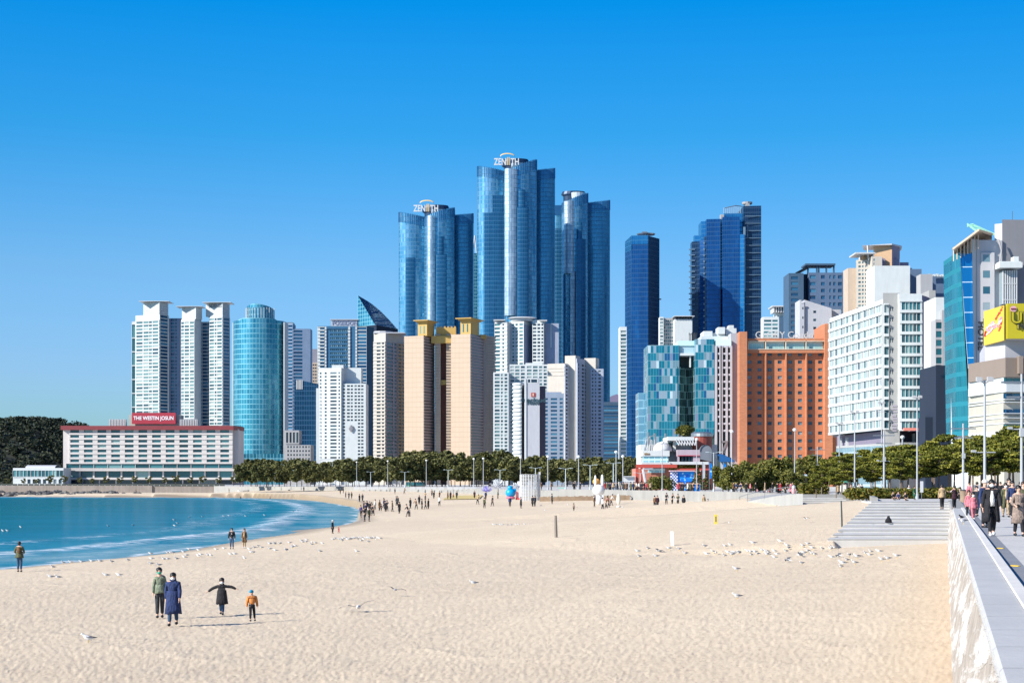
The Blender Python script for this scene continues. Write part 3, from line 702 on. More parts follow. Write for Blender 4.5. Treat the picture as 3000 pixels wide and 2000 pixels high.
# -- white sloped tower in front -----------------------------------------------------------
D = 1000
b_ = Bld('hotel_tower', 'white hotel tower with a plain emblem panel, left of the slim cream tower', D, WHITE, G_DARK, px=1000, group=NEAR)
b_.body(front(926, 946, D + 3, 16), Z(1136, D)); Lp, C, Rp, B = corner(934, 1000, 1012, D, 14); b_.body([C, Rp, B, Lp], Z(1077, D)); q = front(1003, 1072, D + 1, 18)
b_.body(q, Z(1123, D)); b_.body(front(1008, 1058, D + 6, 12), Z(1075, D)); b_.body(front(972, 1006, D + 2, 12), Z(1068, D))
b_.fac(Lp, C, Z(1345, D), Z(1087, D), 25, [(.05, .13), (.27, .36), (.52, .8), (.88, .95)], wh=.5, dep=.3)
b_.fac(q[0], q[1], Z(1345, D), Z(1125, D), 22, [(.02, .12), (.2, .32), (.36, .45), (.52, .62), (.66, .76), (.8, .9)], wh=.5, dep=.3, skip=lambda i, k: i < 11 and k in (1, 2, 3))
b_.finish()
mb = MB(); mb.rings([(X(1029, D), D - .0, Z(1265, D) + k * .1, 1.6 - abs(k - 20) * .06, .2) for k in range(41)], 10); mb.build('emblem', flat('letter_grey', (.2, .2, .22)), b_.root)
marks('lettering', flat('letter_grey', (.2, .2, .22)), b_.root, X(1020, D), D + .9, Z(1284, D), 3.6, 1.1, 8)
marks('lettering', flat('letter_grey', (.2, .2, .22)), b_.root, X(1022, D), D + .9, Z(1291, D), 2.6, .9, 6)
# -- slim cream tower ------------------------------------------------------------------------
D = 1050
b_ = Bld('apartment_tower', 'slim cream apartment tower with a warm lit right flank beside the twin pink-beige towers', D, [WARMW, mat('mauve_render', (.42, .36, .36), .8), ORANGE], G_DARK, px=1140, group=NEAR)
Lp, C, Rp, B = corner(1095, 1130, 1186, D, 24); b_.body([C, Rp, B, Lp], Z(975, D), mi=0)
b_.fac(Lp, C, Z(1350, D), Z(1000, D), 33, [(.28, .6), (.72, .9)], wh=.5, dep=.5, slab=.3, mi=0)
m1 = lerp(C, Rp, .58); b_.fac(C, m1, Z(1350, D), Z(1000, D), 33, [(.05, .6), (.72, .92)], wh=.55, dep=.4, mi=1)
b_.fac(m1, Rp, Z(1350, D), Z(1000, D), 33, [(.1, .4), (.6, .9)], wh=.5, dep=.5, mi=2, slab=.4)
b_.finish(); mb = MB(); mb.rings([(X(1120, D), D + 8, Z(975, D), 6, 6), (X(1120, D), D + 8, Z(968, D), 6, 6)], 10); mb.box(X(1093, D), D + 2, Z(975, D), X(1185, D), D + 20, Z(972, D)); mb.build('rooftop_house', LAVW, b_.root)

# -- twin pink-beige towers with yellow turrets -----------------------------------------------
PCUR = curtain_mat('beige_panel_wall', [(.2, (.42, .32, .235)), (.8, (.46, .355, .265))], 2.9, 2.6, (.36, .27, .2), .05, .0, .6, .05, .08)
D = 1000
root = empty('twin_tower_hotel', P(1310, D) + (PZ,), 'pink-beige twin towers joined by a red-brown recess and topped with ochre turrets', 'building', NEAR)
SHD = mat('mauve_brown_cladding', (.17, .115, .12), .7, var=.08)
mb = MB(); wl = []
T = [(1184, 1241, 1272, 983), (1321, 1378, 1424, 978)]
for xl, xc, xr, yt in T:
    Lp, C, Rp, B = corner(xl, xc, xr, D, 22)
    mb.curtain([Lp, C, Rp, B], PZ, Z(yt, D))
    # projecting storey bands on the shaded flank
    dx, dy = Rp[0] - C[0], Rp[1] - C[1]; l = math.hypot(dx, dy); d = (dx / l, dy / l); g = MB()
    nfl = 42
    for i in range(nfl):
        z = Z(1345, D) + (Z(yt, D) - Z(1345, D)) * i / nfl
        g.obox(C, d, .3, l - .2, -.05, .35, z, z + 1.25); wl.append((C, d, l, z))
    g.build('spandrel_band', mat('grey_mauve_panel', (.30, .24, .23), .7), root)
mb.build('clad_wall', PCUR, root)
mb = MB()
for C, d, l, z in wl: mb.obox(C, d, .3, l - .2, -.05, .06, z + 1.25, z + 2.1)
q = mb.build('window_band', G_DARK, root); q['kind'] = 'stuff'
mb = MB(); Lr, Cr, Rr, Br = corner(1424, 1426, 1450, D + 14, 22); mb.prism([P(1405, D + 18), P(1424, D + 18), P(1450, D + 30), P(1420, D + 46)], PZ, Z(977, D))
for i in range(44):
    z = Z(1345, D) + 1.7 * i; mb.obox(P(1424, D + 18), (.5, .866), 0, 11, 0, .4, z, z + .9)
mb.build('rear_wing', mat('warm_grey_panel', (.36, .31, .27), .7), root)
mb = MB()
for a, c in ((1272, 1289), (1306, 1322)):
    mb.box(X(a, D), D + 8, PZ, X(c, D), D + 24, Z(990, D))
    for i in range(44):
        z = Z(1345, D) + 1.7 * i; mb.box(X(a, D), D + 7.2, z, X(c, D), D + 8.1, z + .9)
mb.build('balcony_stack', BEIGE, root)
mb = MB(); mb.box(X(1288, D), D + 12, PZ, X(1307, D), D + 26, Z(1000, D)); mb.build('recess', BROWN, root)
mb = MB(); mb.box(X(1290, D), D + 10, Z(1124, D), X(1306, D), D + 14, Z(1110, D)); mb.box(X(1262, D), D + 6, Z(1002, D), X(1325, D), D + 22, Z(981, D))
mb.box(X(1276, D), D + 8, Z(981, D), X(1334, D), D + 24, Z(956, D))
for k in range(6): mb.box(X(1279 + 10 * k, D), D + 8, Z(956, D), X(1284 + 10 * k, D), D + 24, Z(952, D))
mb.box(X(1404, D), D + 14, Z(985, D), X(1424, D), D + 22, Z(974, D)); mb.build('yellow_cap', YELW, root)
for xl, xc, xr, yt, yb in ((1224, 1251, 1272, 940, 983), (1349, 1379, 1404, 934, 978)):
    Lp, C, Rp, B = corner(xl, xc, xr, D, 22); mb = MB(); mb.prism([C, Rp, B, Lp], Z(yb, D), Z(yt, D)); t = mb.build('turret', YELW, root)
    mb = MB(); c = ((Lp[0] + Rp[0]) / 2, (Lp[1] + Rp[1]) / 2); pp = [lerp(c, qq, 1.55) for qq in (C, Rp, B, Lp)]
    mb.prism(pp, Z(yt, D), Z(yt - 2.5, D)); mb.prism([lerp(c, qq, 1.25) for qq in (C, Rp, B, Lp)], Z(yt + 4, D), Z(yt, D)); mb.build('turret_roof', YELW, t)
    mb = MB(); dx, dy = C[0] - Lp[0], C[1] - Lp[1]; l = math.hypot(dx, dy); d = (dx / l, dy / l)
    for u in (.22, .62): mb.obox(Lp, d, u * l, (u + .13) * l, -.1, .06, Z(yb - 6, D), Z(yt + 14, D))
    mb.build('turret_window', G_TEAL, t)

# -- white residential towers in the middle -------------------------------------------------
D = 1150
b_ = Bld('apartment_tower', 'tall white apartment tower with an oval roof crown, directly right of the twin pink-beige towers', D, [WHITE, mat('lilac_shade_render', (.30, .33, .42), .75)], G_TEAL, px=1540, group=NEAR)  # second wall colour stands for shade on the white tower's faces
Lp, C, Rp, B = corner(1450, 1487, 1500, D, 20); b_.body([C, Rp, B, Lp], Z(942, D), mi=0); b_.fac(Lp, C, Z(1100, D), Z(945, D), 14, [(.02, .42), (.62, .74)], wh=.55, dep=.6, mi=0, slab=.3)
L2, C2, R2, B2 = corner(1487, 1535, 1562, D + 2, 24); b_.body([C2, R2, B2, L2], Z(940, D), mi=0)
b_.fac(L2, C2, Z(1080, D), Z(944, D), 13, [(.06, .2), (.3, .42), (.5, .64), (.74, .95)], wh=.5, dep=.4, mi=0)
b_.fac(C2, R2, Z(1080, D), Z(950, D), 1, [(.9, .95)], wh=.1, dep=.2, mi=1)
L3, C3, R3, B3 = corner(1560, 1593, 1600, D + 4, 10); b_.body([C3, R3, B3, L3], Z(936, D), mi=0); b_.fac(L3, C3, Z(1080, D), Z(944, D), 13, [(.05, .35), (.45, .7), (.8, .97)], wh=.55, dep=.4, mi=0, glass=G_DARK)
q = front(1597, 1637, D + 8, 16); b_.body(q, Z(944, D), mi=1); b_.w.box(X(1613, D), D + 7.6, Z(1015, D), X(1617, D), D + 8.1, Z(945, D), mi=0)
b_.finish(); mb = MB(); mb.rings([(X(1531, D), D + 9, Z(938, D), 8, 6), (X(1531, D), D + 9, Z(930, D), 8.2, 6), (X(1531, D), D + 9, Z(929.9, D), 10.5, 8), (X(1531, D), D + 9, Z(926, D), 8.5, 6)], 18); mb.build('oval_crown', WSTEEL, b_.root)
mb = MB(); mb.box(X(1446, D), D - 1, Z(939, D), X(1480, D), D + 12, Z(936, D)); mb.box(X(1580, D), D + 2, Z(939, D), X(1603, D), D + 12, Z(936, D)); mb.build('roof_plate', WSTEEL, b_.root)
D = 950
b_ = Bld('apartment_tower', 'white apartment block with pale green glass, behind the hotel with the red square emblem', D, WHITE, G_PALE, px=1480, group=NEAR)
q = front(1445, 1490, D, 16); b_.body(q, Z(1090, D)); b_.fac(q[0], q[1], Z(1342, D), Z(1093, D), 24, [(.1, .42), (.5, .64), (.74, .92)], wh=.6, dep=.4)
q = front(1493, 1604, D + 6, 16); b_.body(q, Z(1065, D)); b_.body(front(1540, 1590, D + 8, 12), Z(1060, D))
b_.fac(q[0], q[1], Z(1300, D), Z(1068, D), 23, [(.02, .12), (.15, .26), (.3, .4), (.46, .58), (.62, .74), (.78, .86), (.9, .98)], wh=.6, dep=.4)
b_.finish()
D = 860
b_ = Bld('hotel_tower', 'white hotel with blank front, small square red emblem and curved balconies on its left corner', D, [WHITE, LAVW, mat('mauve_flank_shade', (.10, .09, .12), .8)], G_PALE, px=1550, group=NEAR)  # cool white front and mauve flank carry their shade in the colour
q = front(1536, 1581, D, 18); b_.body(q, Z(1107, D), mi=1); b_.w.box(X(1538, D), D - .4, PZ, X(1542, D), D + .05, Z(1110, D), mi=0)
pts = arc(X(1526, D), D + 6, 22 * D / F, 6.5, 180, 275, 8)
b_.body(pts + [P(1536, D + 14), P(1506, D + 14)], Z(1122, D), mi=0)
for i in range(20):
    z = Z(1340, D) + i * 1.93 * 1.0; 
    pp = [(p_[0] - .5, p_[1] - .6) for p_ in pts]; b_.w.prism(pp + [(X(1530, D), D + 6)], z, z + .95, mi=0)
b_.body(front(1580, 1598, D + 8, 14), Z(1128, D), mi=2); b_.fac(P(1544, D), P(1576, D), Z(1122, D), Z(1109, D), 1, [(.08, .3), (.38, .92)], wh=.7, dep=.1, mi=0, glass=G_DARK)
b_.finish()
mb = MB(); mb.box(X(1556, D), D - .3, Z(1162, D), X(1568, D), D - .05, Z(1150, D)); e_ = mb.build('emblem', flat('emblem_red', (.40, .05, .03)), b_.root)
mb = MB(); mb.box(X(1560.5, D), D - .45, Z(1160, D), X(1563.5, D), D - .31, Z(1152, D)); mb.build('emblem_mark', flat('emblem_cream', (.6, .5, .4)), e_)
dk = flat('letter_teal_black', (.02, .06, .08))
text('Seacloud', 3.0, 'lettering', dk, b_.root, (X(1562, D), D - .2, Z(1177, D)), extrude=.1, xs=1.2, bold=.08); text('Hotel', 2.2, 'lettering', dk, b_.root, (X(1563, D), D - .2, Z(1185, D)), extrude=.1, xs=1.2, bold=.06)
D = 900
b_ = Bld('apartment_tower', 'grey-white block with three window columns, right of the hotel with the square red emblem', D, mat('cool_grey_render', (.25, .31, .40), .75), G_DARK, px=1620, group=NEAR)
q = front(1590, 1652, D, 14); b_.body(q, Z(1152, D)); b_.body(front(1596, 1645, D + 3, 10), Z(1147, D)); b_.fac(q[0], q[1], Z(1345, D), Z(1163, D), 16, [(.12, .24), (.38, .68), (.8, .95)], wh=.52, dep=.3, glass=G_BLUE); b_.finish()
D = 1020
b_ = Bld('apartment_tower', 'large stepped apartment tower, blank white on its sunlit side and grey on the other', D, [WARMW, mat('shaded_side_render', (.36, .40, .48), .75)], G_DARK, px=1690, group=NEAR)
Lp, C, Rp, B = corner(1604, 1654, 1690, D, 24); b_.body([C, Rp, B, Lp], Z(1064, D), mi=0)
for k, yy in enumerate((1072, 1082, 1093)): 
    dx, dy = C[0] - Lp[0], C[1] - Lp[1]; l = math.hypot(dx, dy); b_.w.obox(Lp, (dx / l, dy / l), 0, l, .0, .25, Z(yy + 7, D), Z(yy, D), mi=0)
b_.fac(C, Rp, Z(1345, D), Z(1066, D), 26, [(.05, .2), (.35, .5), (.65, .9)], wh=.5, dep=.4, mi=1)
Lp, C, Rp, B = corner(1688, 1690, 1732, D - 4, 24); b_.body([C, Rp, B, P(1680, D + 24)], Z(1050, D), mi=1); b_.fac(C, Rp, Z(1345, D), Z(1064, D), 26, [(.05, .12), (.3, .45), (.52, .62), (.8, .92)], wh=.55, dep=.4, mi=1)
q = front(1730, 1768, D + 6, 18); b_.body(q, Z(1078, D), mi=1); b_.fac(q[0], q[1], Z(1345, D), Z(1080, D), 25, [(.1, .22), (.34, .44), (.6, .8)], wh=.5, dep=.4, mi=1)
b_.body(corner(1655, 1686, 1700, D + 3, 24)[::1], Z(1040, D), mi=0); b_.body(corner(1712, 1745, 1755, D + 6, 24), Z(1046, D), mi=0)
b_.finish()
text('f s', 3.4, 'wall_mark', flat('letter_grey', (.2, .2, .22)), b_.root, (X(1632, D), D + 3, Z(1126, D)), ang=rad(-24), extrude=.1)
D = 1300
b_ = Bld('office_block', 'dark blue office block with lit strip windows between the glass towers', D, mat('slate_cladding', (.05, .09, .14), .5), G_BLUE, px=1790, group=NEAR)
q = front(1766, 1817, D, 20); b_.body(q, Z(1177, D)); b_.fac(q[0], q[1], Z(1340, D), Z(1185, D), 15, [(.03, .97)], wh=.6, dep=.3, slab=.2); b_.finish()
D = 900
b_ = Bld('apartment_tower', 'very slim white and pale green tower beside the single navy glass skyscraper', D, WHITE, G_PALE, px=1826, group=NEAR)
q = front(1816, 1836, D, 12); b_.body(q, Z(957, D)); b_.fac(q[0], q[1], Z(1342, D), Z(966, D), 34, [(.14, .9)], wh=.6, dep=.4, slab=.2); b_.finish()
# -- three tall curved glass towers ----------------------------------------------------------
ZC = curtain_mat('blue_curtain', [(.2, (.035, .16, .28)), (.4, (.08, .27, .41)), (.55, (.17, .37, .50)), (.7, (.31, .49, .60)), (.85, (.50, .62, .70))], 3.9, 1.6, (.08, .22, .36), .1, .8, .26, .3)
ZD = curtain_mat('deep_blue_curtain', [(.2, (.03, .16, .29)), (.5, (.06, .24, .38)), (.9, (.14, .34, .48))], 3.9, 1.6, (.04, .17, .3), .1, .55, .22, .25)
ZGLINT = curtain_mat('glint_curtain', [(.2, (.16, .26, .36)), (.45, (.36, .47, .56)), (.65, (.6, .67, .72)), (.85, (.75, .78, .80))], 3.9, 1.6, (.2, .3, .4), .12, .75, .36, .5)
ZSHADE = curtain_mat('shade_bay_curtain', [(.2, (.008, .07, .16)), (.9, (.025, .15, .28))], 3.9, 1.6, (.03, .13, .25), .1, .55, .24, .25)
def lobe(xl, xr, D, bulge, n=12, back=16):
    x0, x1 = X(xl, D), X(xr, D)
    return [(x0 + (x1 - x0) * (1 - math.cos(math.pi * k / n)) / 2, D - bulge * math.sin(math.pi * k / n)) for k in range(n + 1)] + [(x1, D + back), (x0, D + back)]
def zenith(label, D, lobes, glints, crown_, sign, shade_bays):
    root = empty('glass_skyscraper', P(lobes[0][0], D) + (PZ,), label, 'skyscraper', 'tall curved blue glass skyscrapers')
    for xl, xr, yl, yr, bulge, mt, dy in lobes:
        pts = lobe(xl, xr, D + dy, bulge, 12); n = len(pts)
        zt = [Z(yl + (yr - yl) * (p_[0] - pts[0][0]) / (pts[12][0] - pts[0][0]), D) for p_ in pts]
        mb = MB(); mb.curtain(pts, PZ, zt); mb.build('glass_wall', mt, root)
        # roof parapet frame
        mb = MB()
        for k in range(0, 25):
            f = k / 24; i = min(int(f * 12), 11); t = f * 12 - i; q = lerp(pts[i], pts[i + 1], t); z = zt[i] * (1 - t) + zt[i + 1] * t
            mb.box(q[0] - .25, q[1] - .3, z - 9, q[0] + .25, q[1] + .1, z + .6)
        mb.build('parapet', flat('parapet_blue', (.03, .14, .3), .4, .5), root)
    for xl, xr, yt, bulge, dy in shade_bays:
        pts = lobe(xl, xr, D + dy, bulge, 6, 10); mb = MB(); mb.curtain(pts, PZ, Z(yt, D)); mb.build('bay', ZSHADE, root)  # added volumes in darker glass, standing for shadows and reflections on the tower
    for x0, x1, yt, yb, dy in glints:
        pts = lobe(x0, x1, D + dy, 3.5, 8, 4); mb = MB(); mb.curtain(pts, Z(yb, D), Z(yt, D)); mb.build('glint_bay', ZGLINT, root)  # added pale lobes; the sun glint is put into their colour
    x0, x1, yt, yb = crown_; mb = MB(); cx = X((x0 + x1) / 2, D); r = (x1 - x0) / 2 * D / F
    mb.rings([(cx, D + 8, Z(yb + 40, D), r * .8, r * .5), (cx, D + 8, Z(yb, D), r * .85, r * .55), (cx, D + 8, Z(yb - 4, D), r, r * .6), (cx, D + 8, Z(yt + 8, D), r, r * .6), (cx, D + 8, Z(yt, D), r * .9, r * .55)], 20)
    cr = mb.build('crown', flat('crown_navy', (.015, .04, .09), .4, .3), root)
    mb = MB(); mb.rings([(X(x0 + 48, D), D - 4, Z(yb + 30, D), 5.5, 4), (X(x0 + 48, D), D - 4, Z(yb - 5, D), 6.5, 5)], 14); mb.build('crown_drum', flat('crown_pale', (.5, .56, .6), .4, .3), root)
    if sign:
        xc = (x0 + x1) / 2 - 26; zz = Z(yb + 3, D)
        text('ZEN', 8.5, 'lettering', flat('letter_bright', (.58, .58, .57)), cr, (X(xc - 19, D), D - 11, zz), extrude=.5, align='CENTER', bold=.18, xs=.68)
        text('II', 10, 'lettering', flat('letter_gold', (.6, .42, .16)), cr, (X(xc + 5, D), D - 11, zz), extrude=.5, bold=.2, xs=.6)
        text('TH', 8.5, 'lettering', flat('letter_bright', (.58, .58, .57)), cr, (X(xc + 24, D), D - 11, zz), extrude=.5, align='CENTER', bold=.18, xs=.68)
        mb = MB(); n = 9
        for k in range(n):
            t0, t1 = math.pi * k / n, math.pi * (k + 1) / n; c_ = X(xc + 2, D)
            p_, q = (c_ - 6.5 * math.cos(t0), zz + 7.2 + 2.6 * math.sin(t0)), (c_ - 6.5 * math.cos(t1), zz + 7.2 + 2.6 * math.sin(t1))
            mb.add([(p_[0], D - 11, p_[1]), (q[0], D - 11, q[1]), (q[0], D - 10.4, q[1] + 1.1), (p_[0], D - 10.4, p_[1] + 1.1)], [(0, 1, 2, 3)])
        mb.build('sign_arch', flat('letter_gold', (.6, .42, .16)), cr)
    return root
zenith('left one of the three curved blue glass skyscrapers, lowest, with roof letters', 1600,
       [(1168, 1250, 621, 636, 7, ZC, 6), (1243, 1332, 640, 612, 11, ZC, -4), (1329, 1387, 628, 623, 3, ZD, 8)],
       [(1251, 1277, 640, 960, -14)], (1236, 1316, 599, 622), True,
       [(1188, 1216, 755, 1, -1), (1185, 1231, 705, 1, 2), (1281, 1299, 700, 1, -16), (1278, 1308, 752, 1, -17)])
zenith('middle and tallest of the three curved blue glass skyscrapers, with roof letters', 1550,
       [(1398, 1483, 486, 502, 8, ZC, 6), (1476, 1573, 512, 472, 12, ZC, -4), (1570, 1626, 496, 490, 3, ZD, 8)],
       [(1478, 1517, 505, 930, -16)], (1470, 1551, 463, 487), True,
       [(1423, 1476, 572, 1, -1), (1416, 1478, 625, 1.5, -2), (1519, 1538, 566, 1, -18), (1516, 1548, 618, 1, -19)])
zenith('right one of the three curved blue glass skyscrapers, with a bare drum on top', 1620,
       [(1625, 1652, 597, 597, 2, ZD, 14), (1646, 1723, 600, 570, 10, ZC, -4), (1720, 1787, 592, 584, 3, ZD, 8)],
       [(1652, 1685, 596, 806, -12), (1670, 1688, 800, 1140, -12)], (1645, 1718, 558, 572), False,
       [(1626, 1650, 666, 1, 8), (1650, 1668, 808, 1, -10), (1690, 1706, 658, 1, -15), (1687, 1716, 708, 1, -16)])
D = 1700
root = empty('glass_tower', P(1392, D) + (PZ,), 'thin pale glass tower with white roof ornament between the two lettered skyscrapers', 'building', NEAR)
mb = MB(); mb.curtain(front(1385, 1400, D, 14), PZ, Z(742, D)); mb.build('glass_wall', TEALC, root)
mb = MB(); 
for s_ in (-1, 1): mb.tube([(X(1391, D), D - 1, Z(690, D)), (X(1391 + 5 * s_, D), D - 1, Z(742, D))], .5, 4)
mb.tube([(X(1388, D), D - 1, Z(722, D)), (X(1394, D), D - 1, Z(722, D))], .4, 4); mb.build('roof_ornament', WSTEEL, root)

# -- navy glass towers ------------------------------------------------------------------------
NV1 = curtain_mat('navy_tower_curtain', [(.2, (.004, .045, .15)), (.6, (.008, .08, .24)), (.9, (.015, .14, .36))], 3.7, 1.5, (.01, .07, .19), .1, .55, .22, .25)
NV2 = curtain_mat('azure_tower_curtain', [(.2, (.01, .12, .30)), (.8, (.03, .22, .42))], 3.7, 1.5, (.02, .14, .3), .1, .7, .2, .25)
NV0 = curtain_mat('ink_tower_curtain', [(.2, (.003, .014, .045)), (.8, (.006, .03, .085))], 3.7, 1.5, (.012, .05, .11), .1, .25, .25, .2)
D = 1350
root = empty('glass_skyscraper', P(1880, D) + (PZ,), 'single navy glass skyscraper with a small helipad on top, standing alone', 'skyscraper', 'navy blue glass skyscrapers')
a, c, d, e = P(1831, D + 16), P(1850, D), P(1899, D - 2), P(1932, D + 14); bk = [P(1930, D + 40), P(1834, D + 42)]
mb = MB(); mb.curtain([a, c, d, e] + bk, PZ, [Z(700, D), Z(690, D), Z(692, D), Z(692, D), Z(692, D), Z(700, D)]); mb.mi = 0
mb.build('glass_wall', NV1, root)
mb = MB(); mb.curtain([P(1831, D + 15.6), P(1850, D - .4)], Z(732, D), [Z(700, D), Z(690, D)], close=False); mb.curtain([P(1850, D - .4), P(1899, D - 2.4)], Z(716, D), Z(690, D), close=False); mb.build('upper_glass', NV2, root)
mb = MB(); mb.curtain([P(1899, D - 2.5), P(1932, D + 13.5)], PZ, Z(693, D), close=False); mb.build('dark_flank', NV0, root)
mb = MB(); mb.rings([(X(1896, D), D + 12, Z(690, D), 1.5, 1.5), (X(1896, D), D + 12, Z(683, D), 1.5, 1.5), (X(1896, D), D + 12, Z(682, D), 7, 7), (X(1896, D), D + 12, Z(679, D), 7.5, 7.5)], 16)
mb.box(X(1884, D), D + 8, Z(679, D), X(1899, D), D + 14, Z(674, D)); mb.build('helipad', STEEL, root)
mb = MB(); mb.box(X(1932, D), D + 14, Z(872, D), X(1942, D), D + 16, Z(869, D)); mb.build('maintenance_arm', DKST, root)
D = 1400
root = empty('glass_skyscraper', P(2130, D) + (PZ,), 'stepped navy glass skyscraper rising in tiers to the right, behind the orange brick hotel', 'skyscraper', 'navy blue glass skyscrapers')
tiers = [(2027, 2052, 697, 22, NV0), (2034, 2056, 676, 26, NV2), (2054, 2080, 641, 14, NV2), (2051, 2064, 700, 8, NV1), (2070, 2110, 640, 4, NV1), (2064, 2070, 690, 6, NV0), (2105, 2119, 652, 16, NV0), (2117, 2166, 638, -4, NV1), (2122, 2180, 622, 6, NV2), (2160, 2180, 690, -5, NV2), (2178, 2229, 605, -2, NV0)]
for xl, xr, yt, dy, mt in tiers:
    mb = MB(); a, c, d, e = front(xl, xr, D + dy, 34 - dy); mb.curtain([a, (c[0], c[1] - 2), d, e], PZ, Z(yt, D)); mb.build('glass_wall', mt, root)
mb = MB()
for i in range(12):
    mb.box(X(2026, D), D + 20.6, Z(722, D) - i * 4.6, X(2044, D), D + 22.2, Z(722, D) - i * 4.6 + .9)
for i in range(30): mb.box(X(2062, D), D + 4.2, Z(712, D) - i * 5, X(2067, D), D + 5, Z(712, D) - i * 5 + 1.2)
for i in range(20): mb.box(X(2112, D), D + 3, Z(655, D) - i * 2.4, X(2116, D), D + 5, Z(655, D) - i * 2.4 + .7)
for i in range(14): mb.box(X(2181, D), D - 4.6, Z(636, D) - i * 6, X(2228, D), D - 3.9, Z(636, D) - i * 6 + .4)
mb.box(X(2175, D), D - 6.3, Z(855, D), X(2181, D), D - 5, Z(668, D)); mb.build('ledge', flat('ledge_grey', (.12, .2, .28), .5), root)
mb = MB()
for k in range(10): x = X(2124 + 6 * k, D); mb.tube([(x, D + 6, Z(622, D)), (x, D + 6, Z(600 + abs(k - 5), D))], .3, 4)
mb.tube([P(2124, D + 6) + (Z(606, D),), P(2155, D + 6) + (Z(599, D),), P(2180, D + 6) + (Z(602, D),)], .35, 4); mb.build('roof_frame', STEEL, root)
mb = MB(); mb.box(X(2187, D), D + 4, Z(612, D), X(2198, D), D + 12, Z(594, D)); mb.rings([(X(2193, D), D + 8, Z(594, D), 4, 4), (X(2193, D), D + 8, Z(588, D), 4.4, 4.4)], 12)
mb.box(X(2113, D), D + 4, Z(640, D), X(2123, D), D + 10, Z(626, D)); mb.build('roof_machinery', GREYW, root)
# pale buildings between the navy towers
D = 1100
b_ = Bld('apartment_tower', 'small white block with pale green windows between the two navy skyscrapers', D, [WHITE, GREYW], G_PALE, px=1955, group=NEAR)
q = front(1933, 1944, D, 10); b_.body(q, Z(928, D), mi=0); b_.fac(q[0], q[1], Z(1010, D), Z(930, D), 8, [(.1, .9)], wh=.5, dep=.3, mi=0)
q = front(1944, 1978, D + 3, 10); b_.body(q, Z(930, D), mi=1); b_.fac(q[0], q[1], Z(1012, D), Z(934, D), 8, 6, wh=.55, dep=.3, mi=1, r=.75); b_.finish()
b_ = Bld('apartment_block', 'blank white gable with a dark rooftop pergola beside the stepped navy skyscraper', D, WHITE, G_DARK, px=2000, group=NEAR)
b_.body(front(1977, 2028, D - 8, 12), Z(938, D)); mb = MB()
for k in range(7): mb.box(X(1974 + 8 * k, D), D - 9, Z(938, D), X(1976 + 8 * k, D), D + 4, Z(930, D))
b_.finish(); mb.build('pergola', DKST, b_.root); mb = MB(); mb.box(X(1970, D), D - 10, Z(931, D), X(2030, D), D + 4, Z(929, D)); mb.build('pergola_roof', WSTEEL, b_.root)

# -- hotel with mosaic glass facade -----------------------------------------------------------
MOS = curtain_mat('mosaic_glass', [(0, (.005, .16, .24)), (.3, (.16, .28, .34)), (.42, (.01, .20, .29)), (.58, (.27, .37, .45)), (.7, (.01, .10, .25)), (.8, (.008, .17, .25)), (.9, (.55, .66, .70)), (.95, (.2, .24, .36))], 2.75, 1.0, (.16, .34, .40), .07, .25, .2, .15, .05, vert=1)
MOG = curtain_mat('green_curved_glass', [(0, (.02, .06, .05)), (.35, (.10, .22, .20)), (.6, (.02, .05, .05)), (.8, (.30, .45, .42))], 2.75, .8, (.30, .42, .4), .12, .3, .15, .15, .06, vert=1)
D = 620
root = empty('hotel', P(2010, D) + (PZ,), 'hotel with a mosaic of teal and white glass panels, left of the orange brick hotel', 'building', NEAR)
mb = MB(); mb.curtain(front(1898, 1990, D, 20), PZ, Z(1011, D)); mb.build('glass_wall', MOS, root)
mb = MB(); mb.curtain(front(2037, 2093, D - 4, 22), Z(1275, D), Z(996, D)); mb.build('glass_wall', MOS, root)
mb = MB(); mb.box(X(1988, D), D + 9, PZ, X(2038, D), D + 20, Z(1041, D)); mb.box(X(2030, D), D - 3, PZ, X(2138, D), D + 20, Z(1274, D)); mb.build('inner_wall', mat('dark_green_cladding', (.03, .06, .06), .5), root)
pts = [P(1990, D), P(2000, D + 4), P(2014, D + 7), P(2028, D + 5), P(2037, D - 2), P(2037, D + 16), P(1990, D + 16)]
mb = MB(); mb.curtain([P(1984, D - .3)] + pts[1:], PZ, Z(1074, D)); mb.build('curved_glass', MOG, root)
mb = MB(); mb.box(X(1989, D), D + 1, Z(1034, D), X(2037, D), D + 16, Z(1012, D)); mb.build('glass_box', curtain_mat('lilac_glass', [(0, (.18, .30, .45)), (.5, (.3, .42, .55))], 3, 2, (.4, .55, .6), .05, .5, .2), root)
mb = MB(); mb.box(X(1987, D), D + .5, Z(1012, D), X(2037, D), D + 16, Z(998, D)); mb.build('glass_balustrade', flat('pale_aqua', (.50, .72, .72), .4), root)
mb = MB(); mb.box(X(1987, D), D + .2, Z(1041, D), X(2038, D), D + 17, Z(1034, D)); mb.box(X(2021, D), D + 1, Z(1075, D), X(2025, D), D + 2, Z(1041, D)); mb.build('white_beam', WHITE, root)
mb = MB(); rs_ = random.Random(4)
fz0, fz1, nf = Z(1262, D), Z(1018, D), 12
xs_ = [2093, 2104.5, 2112, 2126, 2138]
for i in range(nf + 1):
    z = fz0 + (fz1 - fz0) * i / nf; mb.box(X(2093, D), D - 4.4, z - .35, X(2138, D), D - 3.4, z + .35)
for x in (2093, 2106, 2109, 2124, 2137): mb.box(X(x, D) - .3, D - 4.6, Z(1340, D), X(x, D) + .45, D - 3.4, fz1 + .3)
mb.build('balcony_frame', LAVW, root)
mb = MB(); mb.box(X(2093, D), D - 2.2, PZ, X(2138, D), D + 18, Z(1016, D)); mb.build('balcony_back', mat('shadow_grey', (.16, .17, .2), .8), root)
mb = MB()
